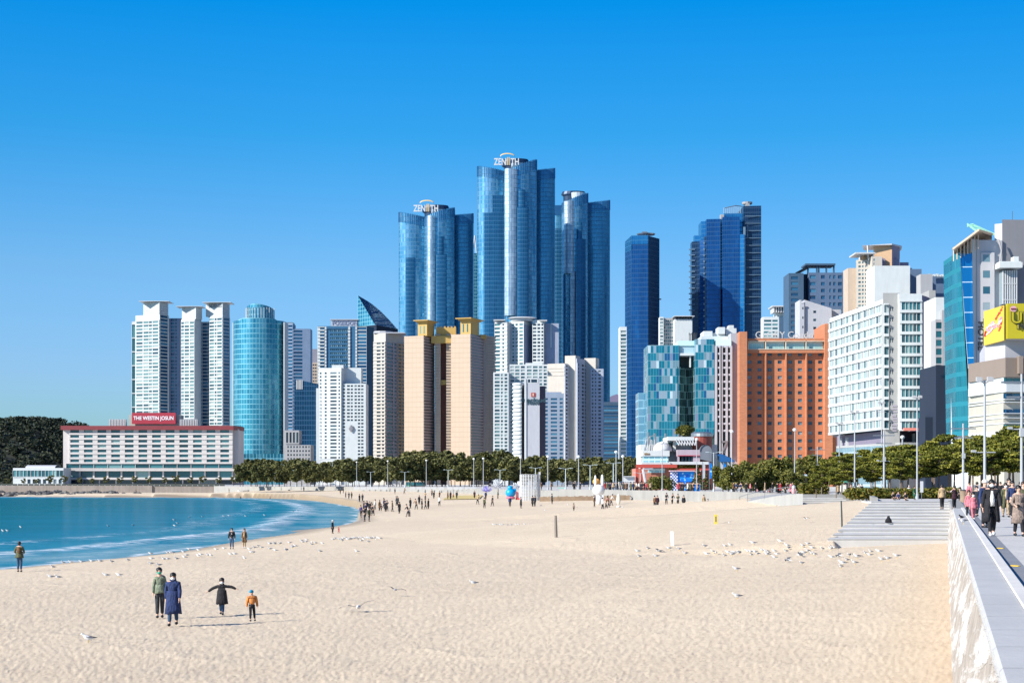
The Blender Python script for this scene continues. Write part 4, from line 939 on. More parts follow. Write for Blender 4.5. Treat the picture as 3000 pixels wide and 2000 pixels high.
for i in range(nf):
    z = fz0 + (fz1 - fz0) * (i + .5) / nf
    for a, c in ((2096, 2103), (2112, 2123), (2127, 2136)): mb.box(X(a, D), D - 2.4, z - 1., X(c, D), D - 2.25, z + 1.)
mb.build('balcony_window', G_DARK, root)
mb = MB(); mb.box(X(2093, D), D - 4.3, Z(1016, D), X(2138, D), D + 10, Z(998, D)); mb.build('glass_band', curtain_mat('aqua_band', [(0, (.2, .5, .6)), (.5, (.4, .65, .7))], 2, 1.2, (.6, .8, .82), .1, .4, .2), root)
mb = MB(); mb.box(X(2138, D), D - 3, PZ, X(2160, D), D + 24, Z(978, D)); mb.build('concrete_flank', mat('grey_concrete', (.36, .36, .40), .85), root)
mb = MB(); mb.box(X(2056, D), D + 2, Z(997, D), X(2137, D), D + 18, Z(983, D)); mb.box(X(2066, D), D + 5, Z(983, D), X(2092, D), D + 16, Z(966, D)); mb.box(X(2092, D), D + 6, Z(983, D), X(2130, D), D + 16, Z(971, D))
mb.box(X(2108, D), D + 4, Z(975, D), X(2128, D), D + 12, Z(955, D)); mb.box(X(2132, D), D + 6, Z(978, D), X(2164, D), D + 16, Z(957, D)); mb.box(X(2142, D), D + 6, Z(957, D), X(2156, D), D + 12, Z(948, D))
mb.build('rooftop_house', WHITE, root)
mb = MB()
for k in range(6): mb.tube([(X(2026 + 4 * k, D), D + 8, Z(998, D)), (X(2026 + 4 * k, D), D + 8, Z(968 + 4 * (k % 2), D))], .12, 4)
mb.tube([(X(2024, D), D + 8, Z(974, D)), (X(2050, D), D + 8, Z(970, D))], .12, 4); mb.build('roof_frame', DKST, root)
text('7', 5, 'brace', STEEL, root, (X(2118, D), D - 4.8, Z(1320, D)), extrude=.1, bold=.1); text('A', 5, 'brace', STEEL, root, (X(2118, D), D - 3.2, Z(1345, D)), extrude=.1, bold=.1)
D = 640
root = empty('glass_block', P(1885, D) + (PZ,), 'low pale blue glass block tucked left of the mosaic glass hotel', 'building', NEAR)
mb = MB(); mb.curtain(front(1870, 1899, D, 14), PZ, Z(1150, D)); mb.build('glass_wall', curtain_mat('powder_glass', [(0, (.16, .34, .46)), (.6, (.24, .44, .55))], 3, 2, (.3, .5, .6), .05, .55, .2), root)

# -- orange brick hotel -------------------------------------------------------------------------
m, nt, b = newmat('orange_brick'); p = pos(nt)
uv_ = N(nt, 'ShaderNodeMapping'); uv_.inputs['Rotation'].default_value = (rad(90), 0, 0); L(nt, p, uv_.inputs[0])
bt = N(nt, 'ShaderNodeTexBrick'); bt.inputs['Scale'].default_value = 1; bt.inputs['Brick Width'].default_value = .9; bt.inputs['Row Height'].default_value = .35; bt.inputs['Mortar Size'].default_value = .03
bt.inputs['Color1'].default_value = (.48, .17, .075, 1); bt.inputs['Color2'].default_value = (.38, .125, .055, 1); bt.inputs['Mortar'].default_value = (.33, .17, .11, 1); L(nt, uv_.outputs[0], bt.inputs[0])
L(nt, mixc(nt, mathn(nt, 'MULTIPLY', noise(nt, p, .5, 4), .45), bt.outputs[0], (.54, .23, .12)), b.inputs['Base Color']); b.inputs['Roughness'].default_value = .9
BRICK = m
G_BRK = panes('brick_window', [(0, (.01, .05, .08)), (.5, (.03, .11, .16)), (.8, (.10, .2, .25)), (1, (.3, .36, .38))])
D = 600
b_ = Bld('brick_hotel', 'orange brick hotel with small square windows and white letters on the roof', D, BRICK, G_BRK, px=2300, group=NEAR)
q = front(2182, 2412, D, 20); b_.body(q, Z(993, D)); b_.w.box(X(2161, D), D - 5, PZ, X(2183, D), D + 1, Z(975, D)); b_.w.box(X(2411, D), D - 3.5, PZ, X(2434, D), D + 18, Z(952, D)); b_.w.box(X(2434, D), D - 2, PZ, X(2462, D), D + 14, Z(1280, D))
b_.w.rings([(X(2422.5, D), D + 7, Z(952, D), 11.5 * D / F, 10.4), (X(2422.5, D), D + 7, Z(948, D), 9 * D / F, 8)], 16)
ex = [2182, 2241, 2300.5, 2360, 2412]
c0 = [2195.1 + 29.6 * k for k in range(8)]
rows_ = [1060.6 + 22.4 * k for k in range(9)] + [1268 + 22.6 * k for k in range(4)]
Wp = 2412 - 2182
allr = [1038] + rows_
cz = [(c - 6 - 2182) / Wp for c in c0]
cols = [(a, a + 12 / Wp) for a in cz]
prev = Z(1024, D)
for i, ry in enumerate(allr):
    nxt = (allr[i] + allr[i + 1]) / 2 if i + 1 < len(allr) else 1358
    zb, ztp = Z(nxt, D), prev; hh = 9.5 * D / F; cc = (Z(ry, D) - hh / 2 - zb) / (ztp - zb - hh)
    b_.fac(q[0], q[1], zb, ztp, 1, cols, wh=hh / (ztp - zb), dep=.45, wz=max(0, min(1, cc)), mi=0); prev = zb
for x in (2241, 2300.5, 2360): b_.w.box(X(x - 2.2, D), D - 2.2, PZ, X(x + 1.5, D), D + .1, Z(1024, D))
b_.w.box(X(2182, D), D - 2.4, Z(1035, D), X(2411, D), D + .1, Z(1026, D)); b_.w.box(X(2182, D), D - 2.4, Z(1001, D), X(2411, D), D + .1, Z(993, D))
b_.w.box(X(2182, D), D - 2.4, Z(1026, D), X(2187, D), D + .1, Z(1001, D))
b_.finish(lim=104)
mb = MB(); 
for y_ in (1000, 1023.5): mb.box(X(2187, D), D - 2.6, Z(y_ + 2, D), X(2411, D), D - 2.2, Z(y_, D))
for x_ in (2188, 2239, 2298, 2357): mb.box(X(x_, D), D - 2.6, Z(1023.5, D), X(x_ + 2, D), D - 2, Z(1000, D))
mb.build('band_frame', mat('sand_trim', (.62, .5, .38), .7), b_.root)
for k, (a, c) in enumerate(((2190, 2239), (2241, 2298), (2300, 2357), (2359, 2411))):
    mb = MB(); mb.curtain([P(a, D - 1.2), P(c, D - 1.2)], Z(1023, D), Z(1001, D), close=False)
    mb.build('window', curtain_mat('sky_lounge_glass', [(0, (.05, .2, .22)), (.2, (.3, .5, .48)), (.8, (.4, .6, .56))], 9, 1.6, (.5, .6, .56), .08, .2, .2) if k == 0 else bpy.data.materials['sky_lounge_glass'], b_.root)
mb = MB(); mb.box(X(2215, D), D + 2, Z(993, D), X(2385, D), D + 12, Z(989, D)); mb.build('roof_base', GREYW, b_.root)
lw = flat('letter_bright', (.58, .58, .57))
text('GLORY Condo', 3.4, 'lettering', flat('letter_cream', (.5, .5, .48)), b_.root, (X(2300, D), D + 1.8, Z(989, D)), extrude=.08, xs=.95)
text('Resort', 1.8, 'lettering', lw, b_.root, (X(2345, D), D + 1.0, Z(991, D)), extrude=.12)
mb = MB(); mb.box(X(2195, D), D - 5, PZ + 3.2, X(2410, D), D - .2, PZ + 3.6); mb.build('canopy', WSTEEL, b_.root)

# -- right-hand cluster ---------------------------------------------------------------------------
D = 1000
b_ = Bld('apartment_block', 'small white building with strip windows and pergola behind the rooftop letters', D, [WHITE, BLUEW], G_TEAL, px=2270, group=NEAR)
q = front(2236, 2282, D, 10); b_.body(q, Z(928, D), mi=0); b_.fac(q[0], q[1], Z(990, D), Z(934, D), 5, [(.05, .52), (.58, .92)], wh=.5, dep=.3, mi=0); b_.body(front(2275, 2312, D + 4, 12), Z(915, D), mi=0); b_.body(front(2283, 2312, D - 1, 4), Z(930, D), mi=1); b_.finish()
mb = MB(); 
for k in range(7): mb.box(X(2266 + 7 * k, D), D, Z(915, D), X(2269 + 7 * k, D), D + 12, Z(899, D))
mb.box(X(2261, D), D - 2, Z(899, D), X(2312, D), D + 14, Z(896, D)); mb.build('pergola', WSTEEL, b_.root)
D = 800
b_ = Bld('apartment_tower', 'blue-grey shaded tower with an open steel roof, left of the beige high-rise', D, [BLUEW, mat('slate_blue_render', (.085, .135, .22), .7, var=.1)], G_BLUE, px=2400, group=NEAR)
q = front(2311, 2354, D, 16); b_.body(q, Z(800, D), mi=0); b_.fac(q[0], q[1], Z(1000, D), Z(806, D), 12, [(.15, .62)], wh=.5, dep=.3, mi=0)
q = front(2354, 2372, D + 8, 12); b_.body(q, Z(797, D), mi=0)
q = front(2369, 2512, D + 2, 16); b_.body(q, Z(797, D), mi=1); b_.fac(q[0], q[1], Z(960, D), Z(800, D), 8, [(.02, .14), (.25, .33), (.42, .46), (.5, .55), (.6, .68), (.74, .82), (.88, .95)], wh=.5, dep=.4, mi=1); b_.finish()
mb = MB(); mb.box(X(2362, D), D + 2, Z(775, D), X(2450, D), D + 14, Z(770, D))
for x in (2370, 2396, 2402, 2424, 2446): mb.box(X(x, D), D + 3, Z(797, D), X(x + 3, D), D + 5, Z(775, D))
mb.add([P(2330, D + 2) + (Z(797, D),), P(2365, D + 2) + (Z(778, D),), P(2365, D + 14) + (Z(778, D),), P(2330, D + 14) + (Z(797, D),)], [(0, 1, 2, 3)]); mb.build('roof_frame', BLUEW, b_.root)
D = 720
b_ = Bld('apartment_block', 'plain white building with sloping roof edge and few small square windows, above the brick hotel', D, LAVW, G_DARK, px=2400, group=NEAR)
a, c, d, e = front(2357, 2436, D, 14); b_.w.prism([a, c, d, e], PZ, [Z(878, D), Z(903, D), Z(903, D), Z(878, D)]); b_.body(front(2343, 2348, D - 1, 12), Z(879, D)); b_.body(front(2347, 2358, D + 1, 12), Z(887, D)); b_.body(front(2436, 2464, D + 2, 12), Z(905, D))
b_.fac(P(2357, D), P(2436, D), Z(1000, D), Z(905, D), 4, [(.32, .43)], wh=.3, dep=.35, wz=.7)
b_.fac(P(2343, D - 1), P(2356, D - 1), Z(1000, D), Z(890, D), 4, [(.55, .85)], wh=.25, dep=.3); b_.finish()
D = 700
b_ = Bld('apartment_tower', 'cream high-rise with peach upper block and thin roof plates, tallest behind the striped white building', D, [BEIGE, mat('mauve_shade_render', (.24, .22, .30), .75), ORANGE, mat('light_cream_render', (.50, .45, .39), .75)], G_PALE, px=2560, group=NEAR)
Lp, C, Rp, B = corner(2508, 2578, 2596, D, 12); b_.body([C, Rp, B, Lp], Z(760, D), mi=3); b_.fac(Lp, C, Z(900, D), Z(762, D), 12, [(.1, .2), (.25, .32), (.38, .46), (.6, .68), (.76, .86)], wh=.5, dep=.3, mi=3)
b_.body(front(2554, 2584, D - 3, 10), Z(754, D), mi=3); b_.body(front(2584, 2593, D + 1, 10), Z(756, D), mi=1)
b_.body(front(2593, 2636, D + 3, 12), Z(756, D), mi=1); b_.body(front(2636, 2662, D + 8, 10), Z(761, D), mi=1); b_.body(front(2655, 2672, D + 9, 10), Z(777, D), mi=1)
b_.body([P(2559, D + 4), P(2614, D + 2), P(2614, D + 14), P(2559, D + 14)], Z(717, D), mi=2); b_.body([P(2613, D + 1), P(2636, D + 8), P(2636, D + 16), P(2613, D + 14)], Z(717, D), mi=1)
b_.body(front(2530, 2558, D + 3, 10), Z(746, D), mi=2); b_.body(front(2484, 2512, D + 8, 10), Z(778, D), mi=0)
b_.fac(P(2554, D - 3), P(2584, D - 3), Z(890, D), Z(758, D), 11, [(.15, .3)], wh=.5, dep=.2, mi=3); b_.finish()
mb = MB(); mb.prism([P(2527, D + 1.5), P(2613, D + .5), P(2642, D + 7), P(2640, D + 18), P(2530, D + 16)], Z(717, D), [Z(722, D) + .6, Z(713, D), Z(713, D), Z(713, D), Z(722, D) + .6]); mb.box(X(2502, D), D - 3, Z(746, D), X(2560, D), D + 10, Z(742, D))
mb.tube([(X(2540, D), D - 1, Z(720, D)), (X(2543, D), D - 1, Z(762, D))], .3, 4); mb.tube([(X(2517, D), D - 1, Z(745, D)), (X(2517, D), D - 1, Z(762, D))], .3, 4); mb.build('roof_plate', WSTEEL, b_.root)
D = 620
b_ = Bld('apartment_block', 'cluster of shaded blue-grey roofs between the cream high-rise and the teal-edged hotel', D, [GREYW, mat('slate_blue_render', (.085, .135, .22), .7), WHITE], G_BLUE, px=2700, group=NEAR)
b_.body(front(2562, 2666, D - 30, 14), Z(809, D), mi=2); b_.body(front(2664, 2700, D - 20, 10), Z(808, D), mi=1); b_.body(front(2692, 2770, D, 16), Z(808, D), mi=1); b_.body(front(2685, 2742, D - 12, 8), Z(821, D), mi=1); b_.body(front(2742, 2776, D + 4, 8), Z(842, D), mi=1)
b_.fac(P(2746, D + 4), P(2774, D + 4), Z(900, D), Z(850, D), 4, 4, wh=.5, dep=.2, mi=1)
b_.body(front(2697, 2732, D - 40, 6), Z(842, D), mi=0)
for k in range(8): b_.w.box(X(2700 + 8 * k, D), D - 2, Z(812, D), X(2706 + 8 * k, D), D - 1, Z(806 - (k % 3), D), mi=2)
b_.finish()
# striped white building
DN, DF = 440, 492
b_ = Bld('apartment_block', 'white seaside block with long balcony bands on its side and a glazed bay in front', DN, [WHITE, mat('stone_grey_render', (.33, .33, .32), .8, var=.07), mat('violet_shade_render', (.19, .17, .24), .8, var=.08)], G_PALE, px=2600, group=NEAR)  # violet grey puts shade into the white block's right face and podium
pF, pN = P(2431, DF), P(2587, DN)
zt, zb = Z(876, DN), Z(1258, DN)
b_.body([pF, pN, P(2640, DN + 8), (pF[0] + 20, DF + 6)], zt, z0=zb, mi=0)
cols = []; nb = 9
rc = random.Random(2); u = .012
for k in range(nb):
    w_ = (1 - .012) / nb; cols += [(u + .004, u + w_ * .45), (u + w_ * .5, u + w_ * .68), (u + w_ * .74, u + w_ * .93)]; u += w_
b_.fac(pF, pN, zb, zt - 1.2, 12, cols, wh=.72, dep=.3, wz=.8, slab=.2, mi=0)
b_.body([P(2587, DN), P(2636, DN), P(2640, DN + 30), P(2590, DN + 30)], Z(858, DN), mi=1)
b_.fac(P(2589, DN), P(2602, DN), zb, zt - 1.2, 12, [(.05, .98)], wh=.75, dep=.4, mi=0, slab=.5)
b_.fac(P(2604, DN), P(2634, DN), zb, zt - 1.2, 12, [(.12, .2), (.32, .4)], wh=.4, dep=.1, mi=1, glass=G_DARK)
b_.body(front(2634, 2701, DN - 1.5, 20), Z(862, DN), z0=Z(1258, DN), mi=0)
b_.fac(P(2634, DN - 1.5), P(2701, DN - 1.5), Z(1262, DN), Z(882, DN), 12, [(.11 + .165 * k, .11 + .165 * k + .15) for k in range(5)], wh=.74, dep=.3, mi=0, slab=.25, glass=G_TEAL)
b_.body([P(2701, DN - 1.4), P(2741, DN + 10), P(2741, DN + 24), P(2701, DN + 20)], Z(866, DN), mi=2); b_.body(front(2722, 2741, DN + 4, 10), Z(845, DN), mi=1)
b_.body([P(2452, DF - 8), P(2636, DN + 1), P(2760, DN + 6), P(2760, DN + 20), P(2460, DF + 4)], Z(1340, DN), mi=1)
b_.body([P(2452, DF + 4), P(2590, DN + 8), P(2741, DN + 10), P(2741, DN + 24), P(2460, DF + 14)], Z(1260, DN), mi=2)
for k in range(12):
    q = lerp(P(2462, DF - 4), P(2700, DN + 1), k / 11); b_.w.box(q[0] - .35, q[1] - .35, Z(1345, DN), q[0] + .35, q[1] + .35, Z(1268, DN), mi=0)
b_.w.prism([P(2450, DF - 9), P(2636, DN - 3), P(2762, DN), P(2762, DN + 9), P(2452, DF + 2)], Z(1303, DN), Z(1296, DN), mi=1)
b_.finish()
mb = MB(); mb.curtain([P(2450, DF - 9), P(2600, DN - 2), P(2600, DN + 4), P(2452, DF)], PZ, Z(1304, DN)); mb.build('glass_lobby', curtain_mat('lobby_glass', [(0, (.12, .30, .40)), (.6, (.3, .48, .55))], 4.4, 1.4, (.4, .5, .55), .06, .5, .15), b_.root)
marks('lettering', flat('letter_mauve', (.30, .27, .32)), b_.root, X(2614, DN), DN - .12, Z(1186, DN), 7.2, 1.6, 9, True)
mb = MB(); mb.box(X(2641, DN), DN - 3.2, Z(1262, DN), X(2704, DN), DN - 1.9, Z(1254, DN)); mb.build('red_sign', flat('sign_coral', (.55, .18, .14)), b_.root)
# slim building and dark block
D = 420
b_ = Bld('apartment_block', 'narrow grey building with white top and a column of teal windows behind the teal-edged hotel', D, [WHITE, GREYW], G_TEAL, px=2765, group=NEAR)
b_.body(front(2741, 2792, D + 2, 12), Z(868, D), mi=0); b_.body(front(2760, 2792, D, 6), Z(908, D), mi=1); b_.body(front(2741, 2762, D + .5, 5), Z(935, D), mi=1)
b_.fac(P(2741, D + .5), P(2761, D + .5), Z(1068, D), Z(940, D), 5, [(.05, .88)], wh=.7, dep=.2, mi=1); b_.finish()
D = 400
root = empty('dark_block', P(2765, D) + (PZ,), 'dark navy windowless block standing in shade at the foot of the narrow grey building', 'building', NEAR)
mb = MB(); mb.box(X(2742, D), D, PZ, X(2796, D), D + 16, Z(1070, D)); mb.box(X(2720, D), D + 3, PZ, X(2745, D), D + 10, Z(1220, D)); mb.build('wall', NAVY_SHADE, root)
mb = MB(); mb.box(X(2756, D), D - .1, Z(1105, D), X(2765, D), D + .1, Z(1098, D)); mb.build('window', G_DARK, root)

# -- hotel with teal glass edge --------------------------------------------------------------------
D = 345
b_ = Bld('hotel', 'grey hotel with teal glass edge, blue glazed strip and black vertical lettering', D, [WHITE, mat('cool_pale_grey', (.47, .465, .48), .8, var=.06), mat('grey_shade_render', (.20, .20, .22), .8, var=.06)], G_TEAL, px=2880, group=NEAR)  # darker third grey stands for shade on the right block's front
b_.w.prism([P(2786, D + 8), P(2848, D - .5), P(2862, D), P(2930, D + 14), P(2800, D + 24)], PZ, [Z(742, D), Z(701, D), Z(701, D), Z(701, D), Z(742, D)], mi=0)
b_.body([P(2862, D - .2), P(2936, D + .5), P(2936, D + 20), P(2862, D + 18)], Z(703, D), mi=1)
b_.body([P(2914, D + 3), P(2937, D + 2), P(2937, D + 24), P(2914, D + 24)], Z(650, D), mi=1); b_.body([P(2936, D + 1), P(3120, D + 2), P(3120, D + 30), P(2936, D + 26)], Z(641, D), mi=2)
b_.fac(P(2873, D - .2), P(2913, D - .1), Z(1020, D), Z(740, D), 6, [(.16, .68)], wh=.46, dep=.12, mi=1, wz=.75, glass=G_BRK)
b_.finish()
TG = curtain_mat('jade_glass', [(.2, (.005, .13, .19)), (.5, (.012, .20, .27)), (.85, (.08, .32, .37))], 3.0, 1.0, (.015, .20, .26), .05, .35, .15, .3, .3)
BG = curtain_mat('cobalt_glass', [(0, (.0, .12, .36)), (.6, (.01, .20, .46)), (.9, (.03, .3, .55))], 3.05, 6., (.55, .72, .85), .01, .6, .15, .3, .05)
def slant(xl0, xr0, xl1, xr1, yt, yb, d0, d1, name, mt):
    a0, a1 = P(xl0, D - d0), P(xr0, D - d1); c0_, c1_ = P(xl1, D - d0), P(xr1, D - d1); zt_, zb_ = Z(yt, D), Z(yb, D)
    w0 = math.hypot(a1[0] - a0[0], a1[1] - a0[1]); w1 = math.hypot(c1_[0] - c0_[0], c1_[1] - c0_[1])
    mb = MB(); mb.add([(c0_[0], c0_[1], zb_), (c1_[0], c1_[1], zb_), (a1[0], a1[1], zt_), (a0[0], a0[1], zt_)], [(0, 1, 2, 3)], [[(0, zb_), (w1, zb_), (w0, zt_), (0, zt_)]])
    mb.add([(c0_[0], c0_[1], zb_), (a0[0], a0[1], zt_), (a0[0] + .6, a0[1] + 9, zt_), (c0_[0] + .6, c0_[1] + 9, zb_)], [(0, 1, 2, 3)], [[(0, zb_), (0, zt_), (8, zt_), (8, zb_)]])
    mb.build(name, mt, b_.root)
slant(2788, 2812, 2796, 2842, 740, 1275, -5, 1.0, 'teal_glass', TG)
slant(2812, 2848, 2836, 2853, 745, 1080, .9, 1.2, 'blue_glass', BG)
mb = MB(); mb.prism([P(2792, D - 3), P(2865, D - 2), P(2905, D + 2), P(2905, D + 12), P(2800, D + 12)], Z(737, D), [Z(733, D), Z(679, D), Z(681, D), Z(681, D), Z(720, D)])
mb.v = mb.v[:]; rf = MB()
rf.add([P(2792, D - 3) + (Z(737, D),), P(2867, D - 2) + (Z(680, D),), P(2906, D + 2) + (Z(684, D),), P(2906, D + 10) + (Z(684, D),), P(2800, D + 10) + (Z(735, D),)], [(0, 1, 2, 3, 4)])
rf.tube([P(2792, D - 3) + (Z(737, D),), P(2867, D - 2.4) + (Z(680, D),), P(2906, D + 1) + (Z(684, D),)], .3, 4)
for k in range(8): q = lerp(P(2794, D - 2), P(2866, D - 1.5), k / 7); zz = Z(740 - 38 * k / 7, D); rf.tube([(q[0], q[1], zz - 2), (q[0], q[1], zz + .8)], .12, 4)
rf.build('pergola', mat('pergola_tan', (.55, .42, .30), .7), b_.root)
mb = MB()
for dy in (0, 1.5):
    mb.tube([P(2880, D + 4 + dy) + (Z(680, D),), P(2834, D + 4 + dy) + (Z(646, D),)], .16, 4); mb.tube([P(2915, D + 4 + dy) + (Z(678, D),), P(2850, D + 4 + dy) + (Z(648, D),), P(2834, D + 4 + dy) + (Z(652, D),)], .14, 4)
for k in range(7): mb.tube([P(2838 + 6 * k, D + 4) + (Z(649 + 4.4 * k, D),), P(2852 + 6 * k, D + 4) + (Z(650 + 4 * k, D),)], .08, 4)
mb.build('crane_boom', flat('crane_mint', (.35, .75, .62), .5), b_.root)
dk2 = flat('letter_black', (.02, .022, .028))
text('HOTEL', 1.55 * 1.05, 'lettering', dk2, b_.root, (X(2865, D), D - .35, Z(984, D)), extrude=.06, vertical=True, xs=1.15, bold=.03)
mb = MB(); mb.box(X(2930, D), D - 1.6, Z(893, D), X(2972, D), D + .5, Z(795, D)); ws = mb.build('glass_column', flat('column_core', (.25, .32, .36), .2), b_.root)
mb = MB()
for k in range(7): x = X(2931 + 6.6 * k, D); mb.box(x - .1, D - 1.9, Z(893, D), x + .1, D - 1.62, Z(795, D))
for y_ in (833, 880): mb.box(X(2930, D), D - 1.95, Z(y_ + 2, D), X(2972, D), D - 1.62, Z(y_, D))
mb.build('mullion', WSTEEL, ws)
mb = MB(); mb.box(X(2915, D), D - 3.4, Z(790, D), X(2981, D), D + .6, Z(774, D)); mb.box(X(2918, D), D - 3, Z(774, D), X(2978, D), D + .5, Z(771, D)); mb.box(X(2962, D), D - 2, Z(771, D), X(2976, D), D + .2, Z(755, D)); mb.build('ledge', WHITE, b_.root)
mb = MB(); mb.tube([P(2925, D - .3) + (Z(702, D),), P(2934, D - .6) + (Z(735, D),), P(2928, D - .6) + (Z(775, D),)], .18, 5); mb.build('duct', GREYW, b_.root)
mb = MB(); mb.tube([P(2966, D + 8) + (Z(641, D),), P(2966, D + 8) + (Z(600, D),)], .05, 4); mb.build('antenna', DKST, b_.root)
# -- corner building with the two billboards ----------------------------------------------------------
D = 270
b_ = Bld('shop_building', 'rounded shop building with brown band, white band and strip windows under the yellow billboards', D, [WHITE, mat('brown_band', (.22, .175, .145), .8, var=.05), mat('pale_cladding', (.44, .44, .48), .7, var=.04), mat('cream_panel', (.42, .40, .34), .75)], G_TEAL, px=2940, group=NEAR)
A_, Cn, E_ = P(2837, D + 15), P(2943, D), P(3140, D + 2)
def ring3(ytop, ybot, mi, o=0.):
    pts = [(A_[0] - o * .3, A_[1] - o), (Cn[0], Cn[1] - o), (E_[0], E_[1] - o), (E_[0], E_[1] + 20), (A_[0] + 8, A_[1] + 20)]
    b_.w.prism(pts, Z(ybot, D), Z(ytop, D), mi=mi)
ring3(1048, 1104, 1, .5); ring3(1104, 1125, 0, -.5); ring3(1125, 1148, 0, .9); ring3(1148, 1262, 3, -.6); ring3(1262, 1285, 0, .5); ring3(1285, 1420, 3, -.2)
b_.w.prism([P(2886, D + 8.5), P(2945, D + 1), (E_[0], E_[1] + 1), (E_[0], E_[1] + 20), P(2870, D + 30)], Z(1048, D), Z(993, D), mi=2)
for y_ in (1168, 1176, 1209, 1222, 1238): ring3(y_, y_ + 2.4, 0, .1)
for p_, q in (((A_[0], A_[1]), Cn), (Cn, E_)):
    for yt, yb_, o_, g in ((1107, 1122, -.5, G_TEAL), (1152, 1166, -.6, G_BLUE), (1198, 1214, -.6, G_BLUE), (1243, 1261, -.6, G_TEAL)):
        dx, dy = q[0] - p_[0], q[1] - p_[1]; l = math.hypot(dx, dy); d = (dx / l, dy / l); n_ = int(l / 1.5); nx, ny = d[1], -d[0]; ow = o_ * .65 + .08 if p_ != Cn else o_ + .1
        for k in range(n_):
            um = (k + .5) * l / n_; b_.win.append((p_[0] + d[0] * um + nx * ow, p_[1] + d[1] * um + ny * ow, (Z(yt, D) + Z(yb_, D)) / 2, l / n_ * .93, Z(yt, D) - Z(yb_, D), math.atan2(dy, dx), g))
b_.w.box(X(2979, D), D - 1.2, Z(1095, D), X(2991, D), D + .4, Z(1044, D), mi=1)
b_.finish()
root = empty('billboard', P(2912, D) + (Z(1000, D),), 'tilted yellow advertising screen with pink and red shapes on the corner of the shop building', 'billboard')
YB = mat('billboard_yellow', (.62, .46, .05), .5, var=.03, streak=False); YD = mat('billboard_mustard', (.42, .36, .01), .5, var=.02, streak=False)
a0, a1 = P(2882, D + 8), P(2941, D - 1); za, zb2, zc, zd = Z(1012, D + 8), Z(912, D + 8), Z(998, D), Z(896, D)
mb = MB(); mb.add([a0 + (za,), a1 + (zc,), a1 + (zd,), a0 + (zb2,), (a0[0] + .5, a0[1] + .7, za), (a1[0] + .5, a1[1] + .7, zc), (a1[0] + .5, a1[1] + .7, zd), (a0[0] + .5, a0[1] + .7, zb2)], [(0, 1, 2, 3), (5, 4, 7, 6), (1, 5, 6, 2), (4, 0, 3, 7), (3, 2, 6, 7), (4, 5, 1, 0)]); mb.build('panel', YB, root)
def onp(u, v, o=.06): 
    x = a0[0] + (a1[0] - a0[0]) * u; y = a0[1] + (a1[1] - a0[1]) * u; lo = za + (zc - za) * u; hi = zb2 + (zd - zb2) * u; return (x - o * .8, y - o, lo + (hi - lo) * v)
rb = random.Random(9)
for nm, col, blobs in (('pink_shape', (.80, .35, .42), [(.12, .45, .55, .62, .12), (.25, .35, .6, .5, .1), (.68, .45, .9, .7, .14)]), ('red_shape', (.65, .05, .04), [(.6, .68, .95, .97, .05), (.05, .28, .1, .4, .06), (.75, .3, .9, .55, .03)]), ('white_shape', (.85, .8, .8), [(.2, .5, .6, .56, .03), (.15, .3, .5, .42, .02), (.75, .5, .9, .6, .05)])):
    mb = MB()
    for u0, v0, u1, v1, t in blobs:
        for s_ in range(9):
            f = s_ / 9; uu = u0 + (u1 - u0) * f; vv = v0 + (v1 - v0) * f + rb.uniform(-.02, .02); r_ = t * (.6 + .6 * rb.random()); o = .08 if nm == 'pink_shape' else .12 if nm == 'red_shape' else .16
            mb.add([onp(uu - .02, vv - r_ / 2, o), onp(uu + .05, vv - r_ / 2, o), onp(uu + .05, vv + r_ / 2, o), onp(uu - .02, vv + r_ / 2, o)], [(0, 1, 2, 3)])
    mb.build(nm, flat(nm, col), root)
root = empty('billboard', P(2990, D) + (Z(1000, D),), 'flat mustard yellow billboard with outlined black letters above the shop building, facing the beach', 'billboard')
mb = MB(); mb.box(X(2943, D), D - 1.6, Z(994, D), X(3120, D), D - .6, Z(892, D)); mb.build('panel', YD, root)
text('UNO', 2.5, 'lettering', dk2, root, (X(2951, D), D - 1.85, Z(949, D)), extrude=.06, bold=.09, align='LEFT', xs=1.05)
text('UNO', 2.5, 'lettering', YD, root, (X(2951, D), D - 1.98, Z(949, D)), extrude=.03, bold=.02, align='LEFT', xs=1.05)
mb = MB(); mb.box(X(2970, D), D - 1.72, Z(967, D), X(3050, D), D - 1.62, Z(951, D)); mb.build('letter_panel', dk2, root)
mb = MB(); mb.box(X(2971, D), D - 1.8, Z(966, D), X(3049, D), D - 1.73, Z(952, D)); mb.build('letter_panel', YD, root)
text('PIZZA', .95, 'lettering', dk2, root, (X(2973, D), D - 1.95, Z(965, D)), extrude=.05, bold=.03, align='LEFT', xs=1.1)
mb = MB(); cx_, cz_ = X(2959.5, D), Z(908, D)
for r0, o, in ((.54, 1.75),): mb.add([(cx_ + r0 * math.cos(k * math.pi / 9), D - o, cz_ + r0 * .9 * math.sin(k * math.pi / 9)) for k in range(18)], [tuple(range(18))])
e_ = mb.build('emblem', flat('emblem_pink', (.62, .33, .36)), root)
mb = MB(); mb.box(cx_ - .4, D - 1.85, cz_ - .1, cx_ + .4, D - 1.78, cz_ + .1); mb.build('emblem_bar', flat('emblem_dark', (.15, .02, .03)), e_)
